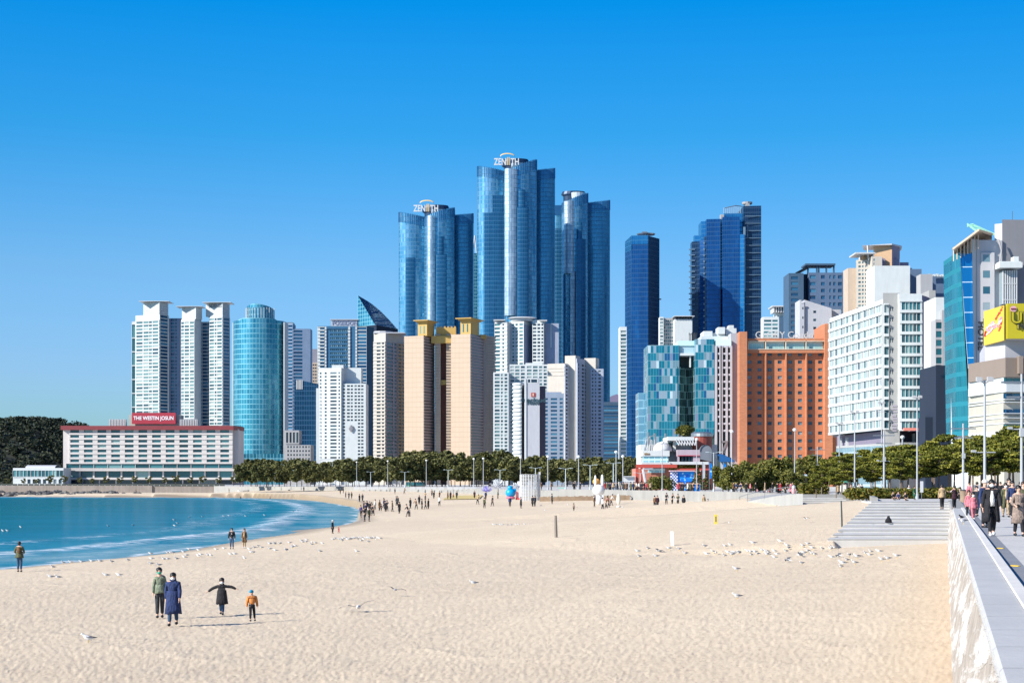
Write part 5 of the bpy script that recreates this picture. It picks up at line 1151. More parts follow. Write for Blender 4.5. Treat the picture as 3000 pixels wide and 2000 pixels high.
# ---------------------------------------------------------------- trees
def leafmat(name, cols, rough=.65):
    m, nt, b = newmat(name)
    g = N(nt, 'ShaderNodeNewGeometry'); big = noise(nt, g.outputs['Position'], .55, 2)
    f = mathn(nt, 'ADD', mathn(nt, 'MULTIPLY', g.outputs['Random Per Island'], .55), mathn(nt, 'MULTIPLY', big, .45))
    L(nt, ramp(nt, f, [(.15 + .7 * i / (len(cols) - 1), c) for i, c in enumerate(cols)]), b.inputs['Base Color'])
    b.inputs['Roughness'].default_value = rough; b.inputs['Specular IOR Level'].default_value = .25
    b.inputs['Subsurface Weight'].default_value = 0.
    return m
LF_PINE = leafmat('pine_needles', [(.03, .038, .006), (.09, .105, .014), (.18, .18, .022), (.30, .27, .04)])
LF_DARK = leafmat('dark_pine_needles', [(.035, .042, .02), (.085, .095, .032), (.14, .14, .042), (.21, .19, .065)])
LF_OLV = leafmat('olive_foliage', [(.03, .038, .010), (.085, .095, .02), (.15, .15, .03), (.24, .22, .045)])
LF_HEDGE = leafmat('hedge_leaves', [(.03, .05, .008), (.08, .10, .012), (.15, .13, .02), (.24, .15, .03)])
LF_RED = leafmat('bare_twigs', [(.06, .045, .035), (.10, .07, .05), (.14, .10, .07)])
LF_HILL = leafmat('hill_foliage', [(.010, .016, .012), (.018, .027, .016), (.030, .040, .020), (.045, .052, .026)])
BARK = mat('pine_bark', (.17, .125, .10), .9, var=.25, streak=False); BARKD = mat('dark_bark', (.07, .055, .05), .9, var=.25, streak=False)
def quads(name, C, size, m, parent=None, seed=1, flatness=.5):
    r = np.random.RandomState(seed); n = len(C)
    a = r.normal(size=(n, 3)); a[:, 2] *= flatness; a /= np.linalg.norm(a, axis=1)[:, None]
    t = r.normal(size=(n, 3)); b = np.cross(a, t); b /= np.linalg.norm(b, axis=1)[:, None]
    s = size * r.uniform(.6, 1.4, n)[:, None]; a = a * s; b = b * s * .55
    V = np.stack([C - a - b, C + a - b * .3, C + a * .8 + b, C - a * .6 + b], 1).reshape(-1, 3)
    me = bpy.data.meshes.new(name); me.vertices.add(len(V)); me.vertices.foreach_set('co', V.ravel())
    me.loops.add(4 * n); me.loops.foreach_set('vertex_index', np.arange(4 * n, dtype=np.int32))
    me.polygons.add(n); me.polygons.foreach_set('loop_start', (np.arange(n) * 4).astype(np.int32)); me.update(); me.validate(); me.materials.append(m)
    o = bpy.data.objects.new(name, me); COL.objects.link(o); o.parent = parent; return o
def clump_pts(cl, n, seed):
    r = np.random.RandomState(seed); out = []
    for (x, y, z, rx, ry, rz) in cl:
        k = max(8, int(n)); v = r.normal(size=(k, 3)); v /= np.linalg.norm(v, axis=1)[:, None]; v *= (r.uniform(.35, 1.08, k) ** .6)[:, None]
        out.append(np.array([x, y, z]) + v * np.array([rx, ry, rz]))
    return np.concatenate(out)
def pine(name, seed, h, crown_z, spread, nclump, flatr, leaf, nleaf, lm, bm, lean=.6, tr=.16):
    r = random.Random(seed); root = empty(name, (0, 0, -500))
    lx, ly = r.uniform(-lean, lean), r.uniform(-lean, lean) * .5
    mb = MB(); tp = [(0, 0, 0), (lx * .2, ly * .2, h * .25), (lx * .7, ly * .7, h * .55), (lx, ly, h * .92)]
    mb.tube(tp, [tr, tr * .8, tr * .6, tr * .2], 6); cl = []
    for k in range(nclump):
        f = crown_z + (1 - crown_z) * (k + .5) / nclump; z = h * f; a = k * 2.4 + r.uniform(-.4, .4)
        rr = spread * (.35 + .65 * math.sin(math.pi * min(1, .22 + .75 * (1 - (f - crown_z) / (1 - crown_z))))) * r.uniform(.45, .95)
        cx, cy = lx * f + rr * math.cos(a), ly * f + rr * math.sin(a); s_ = r.uniform(.75, 1.2)
        cl.append((cx, cy, z, spread * .42 * s_, spread * .42 * s_, spread * flatr * s_ * .42))
        mb.tube([(lx * f * .9, ly * f * .9, z - .18 * spread), (cx * .6 + lx * f * .4, cy * .6, z - .06 * spread), (cx, cy, z)], [tr * .35, tr * .22, tr * .08], 4)
    mb.build('trunk', bm, root, local=True)
    quads('crown', clump_pts(cl, nleaf, seed), leaf, lm, root, seed); return root
PR = [pine('pine_tree', 11 + i, 6.6, .48, 2.5, 15, .24, .17, 260, LF_PINE, BARK) for i in range(4)]
PF = [pine('pine_tree', 31 + i, 10, .30, 3.4, 14, .75, .42, 130, LF_DARK, BARKD, 1.) for i in range(3)]
PO = [pine('bushy_tree', 51 + i, 6.0, .25, 2.6, 12, .8, .26, 260, LF_OLV, BARKD, .3) for i in range(2)]
PS = [pine('small_pine', 61 + i, 4.0, .4, 1.5, 7, .5, .3, 60, LF_DARK, BARKD, .5) for i in range(2)]
used = set()
def plant(proto, x, y, z, s=1., label='', cat='tree', group=None, rz=None, sz=None):
    o = proto if proto.name not in used else copy_tree(proto); used.add(proto.name)
    o.location = (x, y, z); o.rotation_euler = (0, 0, R.uniform(0, 6.28) if rz is None else rz); o.scale = (s, s, s * (sz or 1)); return tag(o, label, cat, group)
GR = 'pines standing behind the promenade hedge'; GF = 'dark pine wood behind the far end of the beach'
tops = [(2390, 1352), (2420, 1338), (2500, 1325), (2560, 1318), (2600, 1312), (2650, 1308), (2700, 1306), (2740, 1292), (2790, 1276), (2850, 1278), (2900, 1286), (2960, 1256), (3060, 1250)]
def topy(px):
    for (a, ya), (b, yb) in zip(tops[:-1], tops[1:]):
        if a <= px <= b: return ya + (yb - ya) * (px - a) / (b - a)
    return 1330
for row, (D0, step) in enumerate(((182, 50), (200, 46), (225, 44))):
    px = 2398 + row * 18
    while px < 3080:
        D = D0 + R.uniform(-5, 5); p = px + R.uniform(-10, 10)
        yt = topy(min(max(p, 2390), 3060)) + (34 if row == 0 else 14 if row == 1 else 0) + R.uniform(-6, 12)
        hh = Z(yt, D) - PZ
        plant(PR[R.randrange(4)], X(p, D), D, PZ, hh / 6.6, 'olive green pine with bare leaning trunk standing behind the promenade hedge', group=GR); px += step
for k, (px, yt, D, pr) in enumerate([(2150, 1372, 262, 0), (2170, 1362, 280, 0), (2188, 1358, 292, 1), (2196, 1388, 250, 1), (2215, 1378, 252, 0), (2238, 1372, 254, 1), (2258, 1350, 262, 0), (2282, 1348, 264, 1), (2300, 1360, 262, 0), (2318, 1372, 252, 1), (2330, 1385, 248, 0), (2352, 1362, 275, 1), (2372, 1352, 285, 0), (2394, 1345, 290, 1), (2415, 1342, 290, 0), (2135, 1380, 270, 1), (2118, 1372, 285, 0)]):
    h_ = Z(yt, D) - PZ; plant(PO[pr], X(px, D), D, PZ, h_ / 6.1, 'dense rounded olive tree in the clump standing in front of the brick hotel', group='rounded trees in front of the brick hotel')
for row, (D0, step, dy) in enumerate(((600, 27, 12), (630, 25, 2), (665, 26, -3))):
    px = 706 + row * 11
    while px < 1885:
        if 1600 < px and row == 0 and px > 1840: break
        D = D0 + R.uniform(-8, 8); yt = (1358 if px < 1000 else 1352 if px < 1160 else 1336 if px < 1500 else 1350) + dy + R.uniform(-9, 13)
        g = PF[R.randrange(3)]; s = (Z(yt, D) - PZ) / 10
        plant(g, X(px + R.uniform(-8, 8), D), D, PZ, s, 'dark green pine in the dense wood behind the far beach', group=GF); px += step
for k, px in enumerate((22, 68, 106, 148, 190, 236, 270, 312, 350, 392, 436, 482, 515, 556, 592, 640, 684)):
    D = 760; plant(PS[k % 2], X(px, D), D, PZ, R.uniform(.75, 1.15), 'small dark pine planted in front of the long hotel', group='small pines in front of the long hotel')
o = pine('bare_tree', 77, 9, .3, 3.8, 12, .8, .35, 90, LF_RED, BARKD, .5)
for k, px in enumerate((712, 735, 762, 786)):
    D = 700; plant(o, X(px, D), D, PZ, .95, 'bare reddish winter tree left of the dark pine wood', group='bare winter trees left of the pine wood')
# hedge along the promenade
cl = []; hx = []
rh = random.Random(8)
for k in range(90):
    px = 2490 + 320 * k / 89; D = 172 + rh.uniform(-1.4, 1.4); cl.append((X(px, D), D, PZ + .45 + rh.uniform(-.1, .15), .75, .8, .55))
o = quads('hedge', clump_pts(cl, 130, 5), .13, LF_HEDGE); tag(o, 'low clipped hedge with reddish tips in front of the promenade pines', 'hedge')
cl = []
for k in range(40):
    px = 2352 + 60 * k / 39; D = 215 + rh.uniform(-1.4, 1.4); cl.append((X(px, D), D, PZ + .7 + rh.uniform(-.1, .15), .8, .8, .8))
o = quads('hedge', clump_pts(cl, 100, 6), .16, LF_HEDGE); tag(o, 'taller hedge block beyond the curved ramp', 'hedge')
for nm, px0, px1, D, hh, lb in (('shrub', 1910, 1962, 318, 3.0, 'rounded green shrub in front of the salmon wall of the shell-shaped building'), ('roof_shrub', 1972, 2036, 352, 1.6, 'brownish green shrub row on the ledge of the shell-shaped building')):
    zz = PZ + .4 if nm == 'shrub' else Z(1372, D); cl = [(X(px0 + (px1 - px0) * k / 9, D), D + rh.uniform(-1, 1), zz + hh * .35 * rh.uniform(.6, 1.2), 1.3, 1.2, hh * .4) for k in range(10)]
    tag(quads(nm, clump_pts(cl, 150, 3), .22, LF_OLV if nm == 'shrub' else LF_HEDGE), lb, 'shrub')
cl = [(X(1995 + 22 * k / 5, 372), 372, Z(1264 - 6 * (k % 2), 372), 1.2, .9, .9) for k in range(6)]
tag(quads('roof_tree', clump_pts(cl, 160, 4), .4, LF_OLV), 'small olive tree growing on the podium of the mosaic glass hotel', 'tree')

# wooded hill on the left and the far mountain
prof = [(-600, 1300), (-400, 1235), (-200, 1212), (-60, 1208), (0, 1214), (40, 1222), (80, 1240), (130, 1262), (185, 1296), (240, 1345), (300, 1405)]
def hy(px):
    for (a, ya), (b, yb) in zip(prof[:-1], prof[1:]):
        if a <= px <= b: return ya + (yb - ya) * (px - a) / (b - a)
    return 1411
D = 1150; cols = np.linspace(-600, 300, 46); rows = np.linspace(980, 1500, 30)
Xg = np.array([[X(c, D) for c in cols] for r_ in rows]); Yg = np.repeat(rows[:, None], len(cols), 1)
Hp = np.array([max(0, Z(hy(c), D) - PZ - 3) for c in cols]); prf = np.clip(np.sin(np.clip((rows - 985) / 330, 0, 1) * math.pi / 2), 0, 1) * np.clip((1500 - rows) / 150, 0, 1)
Zg = PZ - .5 + Hp[None, :] * prf[:, None] * 1.0
o = grid_mesh('hill', Xg, Yg, Zg, mat('hill_earth', (.02, .025, .012), .95)); tag(o, kind='structure')
pts_ = []
rr = np.random.RandomState(5)
for k in range(620):
    c = rr.uniform(-560, 250); y = rr.uniform(985, 1330); ci = (c + 600) / 20.; i = int(ci)
    if i >= 45: continue
    z = PZ + np.interp(c, cols, Hp) * np.interp(y, rows, prf)
    if z < PZ + 1: z = PZ + 1
    pts_.append((X(c, D), y, z + 2.4, 5., 5., 4.))
o = quads('woodland', clump_pts(pts_, 95, 9), .9, LF_HILL, seed=4); tag(o, kind='stuff', label='dark wooded headland')
D = 4200; mb = MB(); pr_ = [(1740, 1300), (1770, 1180), (1790, 1160), (1806, 1154), (1822, 1160), (1850, 1190), (1900, 1260), (1980, 1340), (2100, 1405)]
vs = [(X(a, D), D, Z(b, D)) for a, b in pr_]; n = len(vs)
mb.add([(x, y, 0) for x, y, z in vs] + vs + [(x, y + 900, 0) for x, y, z in vs], [(i, i + 1, n + i + 1, n + i) for i in range(n - 1)] + [(n + i, n + i + 1, 2 * n + i + 1, 2 * n + i) for i in range(n - 1)])
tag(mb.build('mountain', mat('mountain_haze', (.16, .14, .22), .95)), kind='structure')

# ---------------------------------------------------------------- sea wall and rocks at the far left
D = 700; mb = MB(); x0, x1 = X(-900, D), X(632, D)
mb.box(x0, D - .6, -1, X(200, D), D + 1.2, PZ + .2); mb.box(X(200.4, D), D - .9, -1, X(447, D), D + 1.2, PZ + .15); mb.box(X(447.4, D), D - .3, -1, x1, D + 1.2, PZ - .02)
tag(mb.build('sea_wall', mat('sea_wall_stone', (.27, .235, .21), .9, var=.2, bmp=.3)), 'long low brown-grey sea wall below the long hotel', 'wall')
mb = MB()
for k in range(60): mb.box(X(-300 + 16 * k, 703), 703, PZ, X(-286 + 16 * k, 703), 703.3, PZ + .9)
tag(mb.build('railing', mat('railing_dark', (.06, .07, .06), .8)), 'dark railing with planting along the top of the sea wall', 'railing')
rp = []
for s_ in range(3):
    r_ = random.Random(s_); mb = MB(); mb.ell((0, 0, 0), (1, .8, .6), 8, 5)
    mb.v = [(x * r_.uniform(.75, 1.2), y * r_.uniform(.75, 1.2), z * r_.uniform(.7, 1.25)) for x, y, z in mb.v]; rp.append(mb.build('boulder', mat('boulder_grey', (.12, .115, .11), .9, var=.45, scale=.7, streak=False)))
for k in range(150):
    px = R.uniform(-250, 345) if k < 130 else R.uniform(300, 420); D = R.uniform(640, 668); o = rp[k] if k < 3 else rp[k % 3].copy()
    if k >= 3: COL.objects.link(o)
    s = R.uniform(1.2, 2.6) * (1 if k < 130 else .6); o.location = (X(px, D), D, -.1 + (D - 640) * .04); o.scale = (s, s, s); o.rotation_euler = (R.uniform(-.4, .4), R.uniform(-.4, .4), R.uniform(0, 6))
    tag(o, 'grey boulder piled at the foot of the brown-grey sea wall', 'rock', 'boulders along the sea wall')

# ---------------------------------------------------------------- lamp posts
PW = flat('post_white', (.36, .38, .40), .5); PT = flat('post_pale_teal', (.45, .52, .54), .5)
def lamp(px, ytop, D, label, kind=0, w_=.11, base=PZ, group='tall lamp posts along the beach', name='lamp_post', extra=None):
    x = X(px, D); zt = Z(ytop, D); root = empty(name, (x, D, base), label, 'lamp post' if name == 'lamp_post' else 'pole', group); h = zt - base
    mb = MB(); mb.rings([(0, 0, 0, w_ * 2, w_ * 2), (0, 0, .5, w_ * 1.8, w_ * 1.8), (0, 0, .55, w_, w_), (0, 0, h, w_ * .65, w_ * .65)], 8); mb.build('post', PW if kind != 2 else PT, root, local=True)
    if kind == 0:      # ring of floodlights
        for a in range(4):
            t = a * math.pi / 2 + .4; mb = MB(); mb.tube([(0, 0, h - .2), (.38 * math.cos(t), .38 * math.sin(t), h)], .04, 4)
            c = (.42 * math.cos(t), .42 * math.sin(t)); mb.box(c[0] - .13, c[1] - .1, h - .08, c[0] + .13, c[1] + .1, h + .16); mb.build('floodlight', flat('lamp_grey', (.4, .41, .42), .4), root, local=True)
    elif kind == 1:    # round lamp on top
        mb = MB(); mb.ell((0, 0, h + .22), (.3, .3, .26), 8, 5); mb.build('lamp_head', flat('lamp_white', (.8, .8, .78), .3), root, local=True)
    elif kind == 2:    # double-armed street light
        for s_ in (-1, 1):
            mb = MB(); mb.tube([(0, 0, h - .1), (s_ * .9, 0, h + .1)], .035, 4); mb.box(min(s_ * .8, s_ * 1.4), -.1, h + .03, max(s_ * .8, s_ * 1.4), .1, h + .13); mb.build('lamp_arm', PT, root, local=True)
    elif kind == 3:    # utility pole with crossbars
        mb = MB(); mb.box(-1.1, -.05, h - .5, 1.1, .05, h - .4); mb.box(-.8, -.05, h - 1.3, .8, .05, h - 1.2); mb.build('crossbar', STEEL, root, local=True)
        mb = MB(); mb.box(-.12, -.2, h * .55, .14, .05, h * .55 + .45); mb.build('control_box', PW, root, local=True)
    if extra: 
        mb = MB(); mb.box(-.6, -.025, h * extra, .6, .025, h * extra + .05); mb.box(-.75, -.07, h * extra + .03, -.5, .07, h * extra + .15); mb.build('side_arm', PW, root, local=True)
    return root
NRM = [(2885, 1113, 95, 'thick white camera post rising directly behind the man in the black coat', 0, .09, .45), (2993, 1095, 92, 'tall grey post at the right edge behind the woman in the brown coat', 3, .09, .6),
       (2822, 1240, 150, 'white pole behind the person with the beige backpack', 3, .12, None), (2687, 1163, 168, 'tall white lamp post in front of the glazed bay, beside the green coat', 0, .09, None),
       (2590, 1262, 172, 'white pole between the seated people and the pines', 3, .12, .55), (2504, 1207, 178, 'white floodlight post in front of the striped white building, near the green kiosk', 0, .09, None),
       (2583, 1180, 240, 'white floodlight post rising out of the pines before the stone grey wall', 0, .10, .9), (2459, 1240, 205, 'white floodlight post at the left corner of the striped white building', 0, .09, None),
       (2644, 1285, 230, 'short white lamp column showing above the pines', 1, .16, None)]
for px, yt, D, lb, kd, w_, ex in NRM: lamp(px, yt, D, lb, kd, w_, extra=ex)
MID = [(2395, 1308, 255, 'utility pole with crossbars right of the brick hotel trees', 3), (2328, 1263, 250, 'round-headed lamp post before the right half of the brick hotel', 1), (2144, 1268, 265, 'round-headed lamp post at the left edge of the brick hotel', 1),
       (2091, 1325, 290, 'slim post between the blue awning and the drum-shaped wall', 2), (2041, 1290, 300, 'round-headed lamp post in front of the red-brown drum', 1), (1940, 1300, 305, 'slim lamp post in front of the white domed deck', 1),
       (1876, 1385, 320, 'short post beside the red frame', 2)]
for px, yt, D, lb, kd in MID: lamp(px, yt, D, lb, kd, .09)
far = [(806, 1385, 2), (868, 1378, 2), (974, 1352, 1), (1045, 1355, 1), (1086, 1382, 2), (1136, 1352, 1), (1186, 1382, 2), (1249, 1350, 1), (1313, 1376, 2), (1388, 1346, 1), (1416, 1345, 1), (1465, 1376, 2), (1525, 1342, 1), (1569, 1370, 2), (1605, 1340, 1), (1657, 1372, 2), (1695, 1340, 1), (1729, 1362, 2), (1797, 1356, 2), (1805, 1327, 1), (1825, 1340, 1)]
bl = ['beside the yellow column', 'left of the square sign board', 'with the square sign board at its foot', 'behind the dark parked buggy', 'second right of the dark buggy', 'left of the white stage', 'directly right of the white stage', 'beside the green beach kiosk', 'between kiosk and silver sculpture', 'left of the dark wagon', 'beside the dark wagon', 'above the silver spiky sculpture', 'at the left side of the white lattice tower', 'behind the white lattice tower', 'right of the white lattice tower', 'behind the green goal frame', 'right of the green goal frame', 'left of the rabbit-eared balloon', 'right of the rabbit-eared balloon', 'just left of the red frame, shorter of two', 'just left of the red frame, taller of two']
for (px, yt, kd), s_ in zip(far, bl):
    D = np.interp(px, [800, 1050, 1300, 1640, 1850], [628, 590, 488, 345, 300]); lamp(px, yt, float(D), ('round-headed lamp post ' if kd == 1 else 'double-armed lamp post ') + s_, kd, .11, group='lamp posts along the far promenade')
# ---------------------------------------------------------------- shell-shaped beach building with deck, dome and drum
D = 350
root = empty('aquarium_building', P(1990, D) + (PZ,), 'low white and red beach building with domed deck, truss canopy and red-brown drum', 'building')
SAL = mat('salmon_wall', (.42, .17, .12), .8, var=.08); REDF = flat('red_frame', (.42, .06, .04), .6); DRUM = mat('drum_red', (.24, .05, .035), .6, var=.08)
def bx(mb, a, c, yt, yb, d0=0., dep=6., mi=None): mb.box(X(a, D), D + d0, Z(yb, D), X(c, D), D + d0 + dep, Z(yt, D), mi)
mb = MB(); bx(mb, 1868, 2100, 1371, 1440, 3, 14); mb.build('lower_wall', SAL, root)
mb = MB(); bx(mb, 1882, 2110, 1300, 1371, 5, 12); bx(mb, 1957, 2034, 1279, 1290, 0, 12); bx(mb, 1957, 1961, 1290, 1320, 3, 5); bx(mb, 1881, 1960, 1320, 1336, -1.2, 10); bx(mb, 1878, 1962, 1354, 1360, -1.6, 10); bx(mb, 1958, 2075, 1352, 1360, -.8, 9)
bx(mb, 1976, 1984, 1290, 1320, 3, 3); mb.build('white_deck', WHITE, root)
mb = MB(); bx(mb, 1984, 2060, 1317, 1333, -.6, 8); bx(mb, 1984, 1990, 1333, 1352, -.4, 6); bx(mb, 2030, 2050, 1335, 1352, -.4, 6); mb.build('mauve_block', mat('mauve_panel', (.40, .33, .38), .7), root)
mb = MB(); bx(mb, 1984, 2058, 1333, 1335, -.75, .3); mb.build('pink_line', flat('crimson', (.45, .06, .1)), root)
mb = MB(); mb.curtain([P(1883, D - .9), P(1958, D - .9)], Z(1354, D), Z(1336, D), close=False); mb.build('window', bpy.data.materials['aqua_band'], root)
mb = MB(); mb.curtain([P(1898, D + 2.6), P(1948, D + 2.6)], Z(1384, D), Z(1371, D), close=False); mb.build('window', bpy.data.materials['aqua_band'], root)
mb = MB()
for a in (1996, 2006, 2016, 2024, 2042): bx(mb, a, a + 6, 1337, 1351, -.2, .4)
bx(mb, 1962, 1976, 1293, 1304, 4.7, .5); mb.build('window', G_DARK, root)
mb = MB(); mb.ell((X(1944, D), D + 3, Z(1321, D)), (30 * D / F, 2.6, 29 * D / F), 20, 5, z0=0, z1=1); mb.build('dome', mat('dome_white', (.55, .55, .56), .6), root, smooth=True)
mb = MB()
for k in range(7):
    x0, x1, x2 = X(1980 + 8 * k, D), X(1984 + 8 * k, D), X(1989 + 8 * k, D); mb.tube([(x0, D - .2, Z(1288, D)), (x2, D - .2, Z(1304, D))], .12, 4); mb.tube([(x2, D - .2, Z(1304, D)), (x2 + .1, D - .2, Z(1290, D))], .1, 4)
mb.build('truss', WSTEEL, root)
cx = X(2063, D); r_ = 31 * D / F
mb = MB(); mb.rings([(cx, D + 4, Z(1440, D), r_ * .8, 2), (cx, D + 4, Z(1345, D), r_ * .85, 2.1), (cx, D + 4, Z(1277, D), r_, 2.6)], 20); mb.build('drum', DRUM, root, smooth=False)
mb = MB(); mb.rings([(cx, D + 4, Z(1277, D) + .01, r_ * 1.06, 2.8), (cx, D + 4, Z(1268, D), r_ * 1.06, 2.8), (cx, D + 4, Z(1264, D), r_ * .85, 2.2)], 20); mb.build('drum_cap', STEEL, root)
mb = MB(); n = 12
for k in range(n):
    t0, t1 = math.pi * (1 - k / n), math.pi * (1 - (k + 1) / n)
    f = lambda t, r, dz=0: (X(2066, D) + r * 1.16 * math.cos(t), Z(1322, D) + r * 1.3 * math.sin(t) + dz)
    for rr_, nm in ((1.,),) if False else ((1., ''),): pass
    a, b2 = f(t0, 1.05), f(t1, 1.05); mb.add([(a[0], D - 1.2, a[1]), (b2[0], D - 1.2, b2[1]), (b2[0], D + 1.5, b2[1]), (a[0], D + 1.5, a[1])], [(0, 1, 2, 3)])
mb.add([(X(2066, D) + 1.2 * math.cos(math.pi * k / 12), D - 1., Z(1322, D) + 1.35 * math.sin(math.pi * k / 12)) for k in range(13)] + [(X(2050, D), D - 1., Z(1345, D)), (X(2083, D), D - 1., Z(1352, D))][::1], [tuple(range(13)) + (13, 14)])
mb.build('arch', mat('arch_grey', (.16, .18, .21), .5), root)
mb = MB()
for k in range(8):
    t0, t1 = k / 8, (k + 1) / 8; z = lambda t: Z(1349 - 14 * math.sin(math.pi * min(1, .35 + t * .65)), D)
    mb.add([(X(2100 + 44 * t0, D), D - 4, z(t0)), (X(2100 + 44 * t1, D), D - 4, z(t1)), (X(2100 + 44 * t1, D), D + 2, z(t1) + .5), (X(2100 + 44 * t0, D), D + 2, z(t0) + .5), (X(2100 + 44 * t0, D), D - 4, Z(1353, D)), (X(2100 + 44 * t1, D), D - 4, Z(1353, D))], [(0, 1, 2, 3), (4, 5, 1, 0)])
mb.build('awning', flat('awning_blue', (.01, .09, .26), .5), root)
mb = MB(); bx(mb, 1860, 1868, 1360, 1437, -2.6, .6); bx(mb, 1874, 1880, 1370, 1437, -2.6, .6); bx(mb, 1860, 1980, 1360, 1370, -2.7, .8); bx(mb, 1980, 2100, 1372, 1377, -2.4, .6); mb.build('red_frame', REDF, root)
mb = MB(); mb.tube([P(1884, D - 3.2) + (Z(1374, D),), P(1895, D - 3.2) + (PZ,)], .28, 6); mb.tube([P(1884, D - 3.2) + (Z(1374, D),), P(1912, D - 3) + (Z(1373, D),)], .12, 5); mb.build('slanted_pillar', WSTEEL, root)
mb = MB()
for px, yt in ((1899, 1262), (1903, 1275), (1918, 1265), (1950, 1266), (1988, 1268), (1997, 1272)): mb.tube([P(px, D + 8) + (Z(1302, D),), P(px, D + 8) + (Z(yt, D),)], .22, 5)
for k in range(14): mb.tube([P(1888 + 2.5 * k, D + 2) + (Z(1322, D),), P(1890 + 2.5 * k + R.uniform(-4, 4), D + 3) + (Z(R.uniform(1283, 1305), D),)], .07, 4)
mb.tube([P(1886, D) + (Z(1318, D),), P(1893, D) + (Z(1290, D),), P(1905, D) + (Z(1278, D),), P(1922, D) + (Z(1272, D),)], .07, 4); mb.build('rooftop_poles', STEEL, root)
marks('lettering', flat('letter_brown', (.25, .16, .06)), root, X(1886, D), D - 1.21, Z(1332, D), 1.1, .4, 5)
# festival screen, checked column, kiosk
m, nt, b = newmat('festival_blue'); p = pos(nt)
n1 = noise(nt, p, .9, 4, .6); n2 = N(nt, 'ShaderNodeTexVoronoi'); n2.inputs['Scale'].default_value = 1.3; L(nt, p, n2.inputs['Vector'])
L(nt, mixc(nt, ramp(nt, n2.outputs['Distance'], [(.1, 1.), (.32, 0.)]), ramp(nt, n1, [(.35, (.0, .12, .62)), (.6, (.0, .30, .80))]), (.45, .78, .95)), b.inputs['Base Color']); b.inputs['Roughness'].default_value = .5
FEST = m
D = 335
root = empty('festival_screen', P(2010, D) + (PZ,), 'bright blue festival backdrop wall with pale shapes in front of the shell building', 'screen')
mb = MB(); mb.box(X(1984, D), D, PZ, X(2037, D), D + .5, Z(1381, D)); mb.build('panel', FEST, root)
mb = MB(); mb.box(X(1962, D), D - 1, Z(1380, D), X(2052, D), D + 2, Z(1377.5, D)); mb.build('canopy', flat('pale_pink', (.6, .42, .45)), root)
root = empty('checked_column', P(1975, D) + (PZ,), 'blue and white checked column left of the blue festival backdrop', 'column')
mb = MB(); c1, c2 = MB(), MB()
for i in range(12):
    for k in range(5): (c1 if (i + k) % 2 else c2).box(X(1965 + 4 * k, D), D - .3, PZ + i * .32, X(1969 + 4 * k, D), D + .6, PZ + i * .32 + .32)
c1.build('blue_check', flat('check_blue', (.03, .08, .35)), root); c2.build('white_check', flat('check_white', (.6, .62, .65)), root)
D = 296
root = empty('kiosk', P(2040, D) + (PZ,), 'small pale blue glazed kiosk behind the crowd on the promenade deck', 'kiosk')
mb = MB(); mb.box(X(2029, D), D, PZ, X(2051, D), D + 1.2, Z(1418, D)); mb.build('body', FEST, root)
mb = MB(); mb.box(X(2028, D), D - .1, Z(1418, D), X(2052, D), D + 1.4, Z(1416, D)); mb.build('roof', WSTEEL, root)
def conetree(px, D, h, r0, label):
    root = empty('decorated_tree', P(px, D) + (PZ,), label, 'tree'); pts = []; rr = np.random.RandomState(int(px))
    n = 900; t = rr.uniform(0, 1, n); a = rr.uniform(0, 6.28, n); rad_ = r0 * (1 - t) * rr.uniform(.6, 1.05, n)
    C = np.stack([rad_ * np.cos(a), rad_ * np.sin(a), .5 + t * (h - .5)], -1); quads('crown', C, .18, LF_DARK, root, 3)
    mb = MB(); 
    for k in range(16):
        tt = (k + .5) / 17; aa = k * 2.4; q = r0 * (1 - tt); mb.ell((q * math.cos(aa), q * math.sin(aa), .5 + tt * (h - .5)), (.13, .13, .13), 6, 4)
    mb.build('baubles', flat('bauble_mixed', (.5, .12, .1), .3), root, local=True)
    mb = MB(); mb.tube([(0, 0, 0), (0, 0, h)], [.1, .03], 5); mb.build('trunk', BARKD, root, local=True)
conetree(2044, 318, 4.6, 1.5, 'cone-shaped decorated tree right of the blue festival backdrop'); conetree(2066, 322, 3.6, 1.1, 'second smaller cone-shaped decorated tree, farther right of the blue backdrop')
for k, px in enumerate((2058, 2078, 2110, 2119, 2131)):
    D = 300; root = empty('banner', P(px, D) + (PZ,), 'tall blue and white feather banner beside the blue awning', 'banner', 'feather banners near the blue awning')
    mb = MB(); mb.tube([(0, 0, 0), (0, 0, 5.2)], .03, 4); mb.build('pole', STEEL, root, local=True)
    mb = MB(); mb.add([(0.03, 0, 2.2), (.45, .04, 2.4), (.5, .06, 4.6), (.03, 0, 5.2)], [(0, 1, 2, 3)]); mb.build('flag', FEST if k % 2 else WSTEEL, root, local=True)
# stalls and shelters under the trees
def stall(name, px0, px1, D, yt, cols, label, roofm):
    root = empty(name, P((px0 + px1) / 2, D) + (PZ,), label, 'stall'); n = 8; mbs = [MB(), MB()]
    for k in range(n): a = px0 + (px1 - px0) * k / n; mbs[k % 2].box(X(a, D), D, PZ, X(a + (px1 - px0) / n, D), D + 2, Z(yt, D))
    for k in (0, 1): mbs[k].build('panel', cols[k], root)
    mb = MB(); mb.prism([P(px0 - 2, D - .6), P(px1 + 2, D - .6), P(px1 + 2, D + 2.6), P(px0 - 2, D + 2.6)], Z(yt, D), Z(yt - 2, D)); mb.build('roof', roofm, root)
PKM = flat('stall_pink', (.62, .28, .30)); CRM = flat('stall_cream', (.62, .58, .35))
stall('market_stall', 2222, 2258, 288, 1414, (PKM, WSTEEL), 'pink striped stall under the rounded trees before the brick hotel', PKM)
stall('market_stall', 2276, 2304, 290, 1414, (CRM, WSTEEL), 'cream yellow stall under the rounded trees before the brick hotel', CRM)
stall('market_stall', 1828, 1860, 345, 1396, (WSTEEL, WSTEEL), 'white tent left of the red frame', WSTEEL)
D = 205
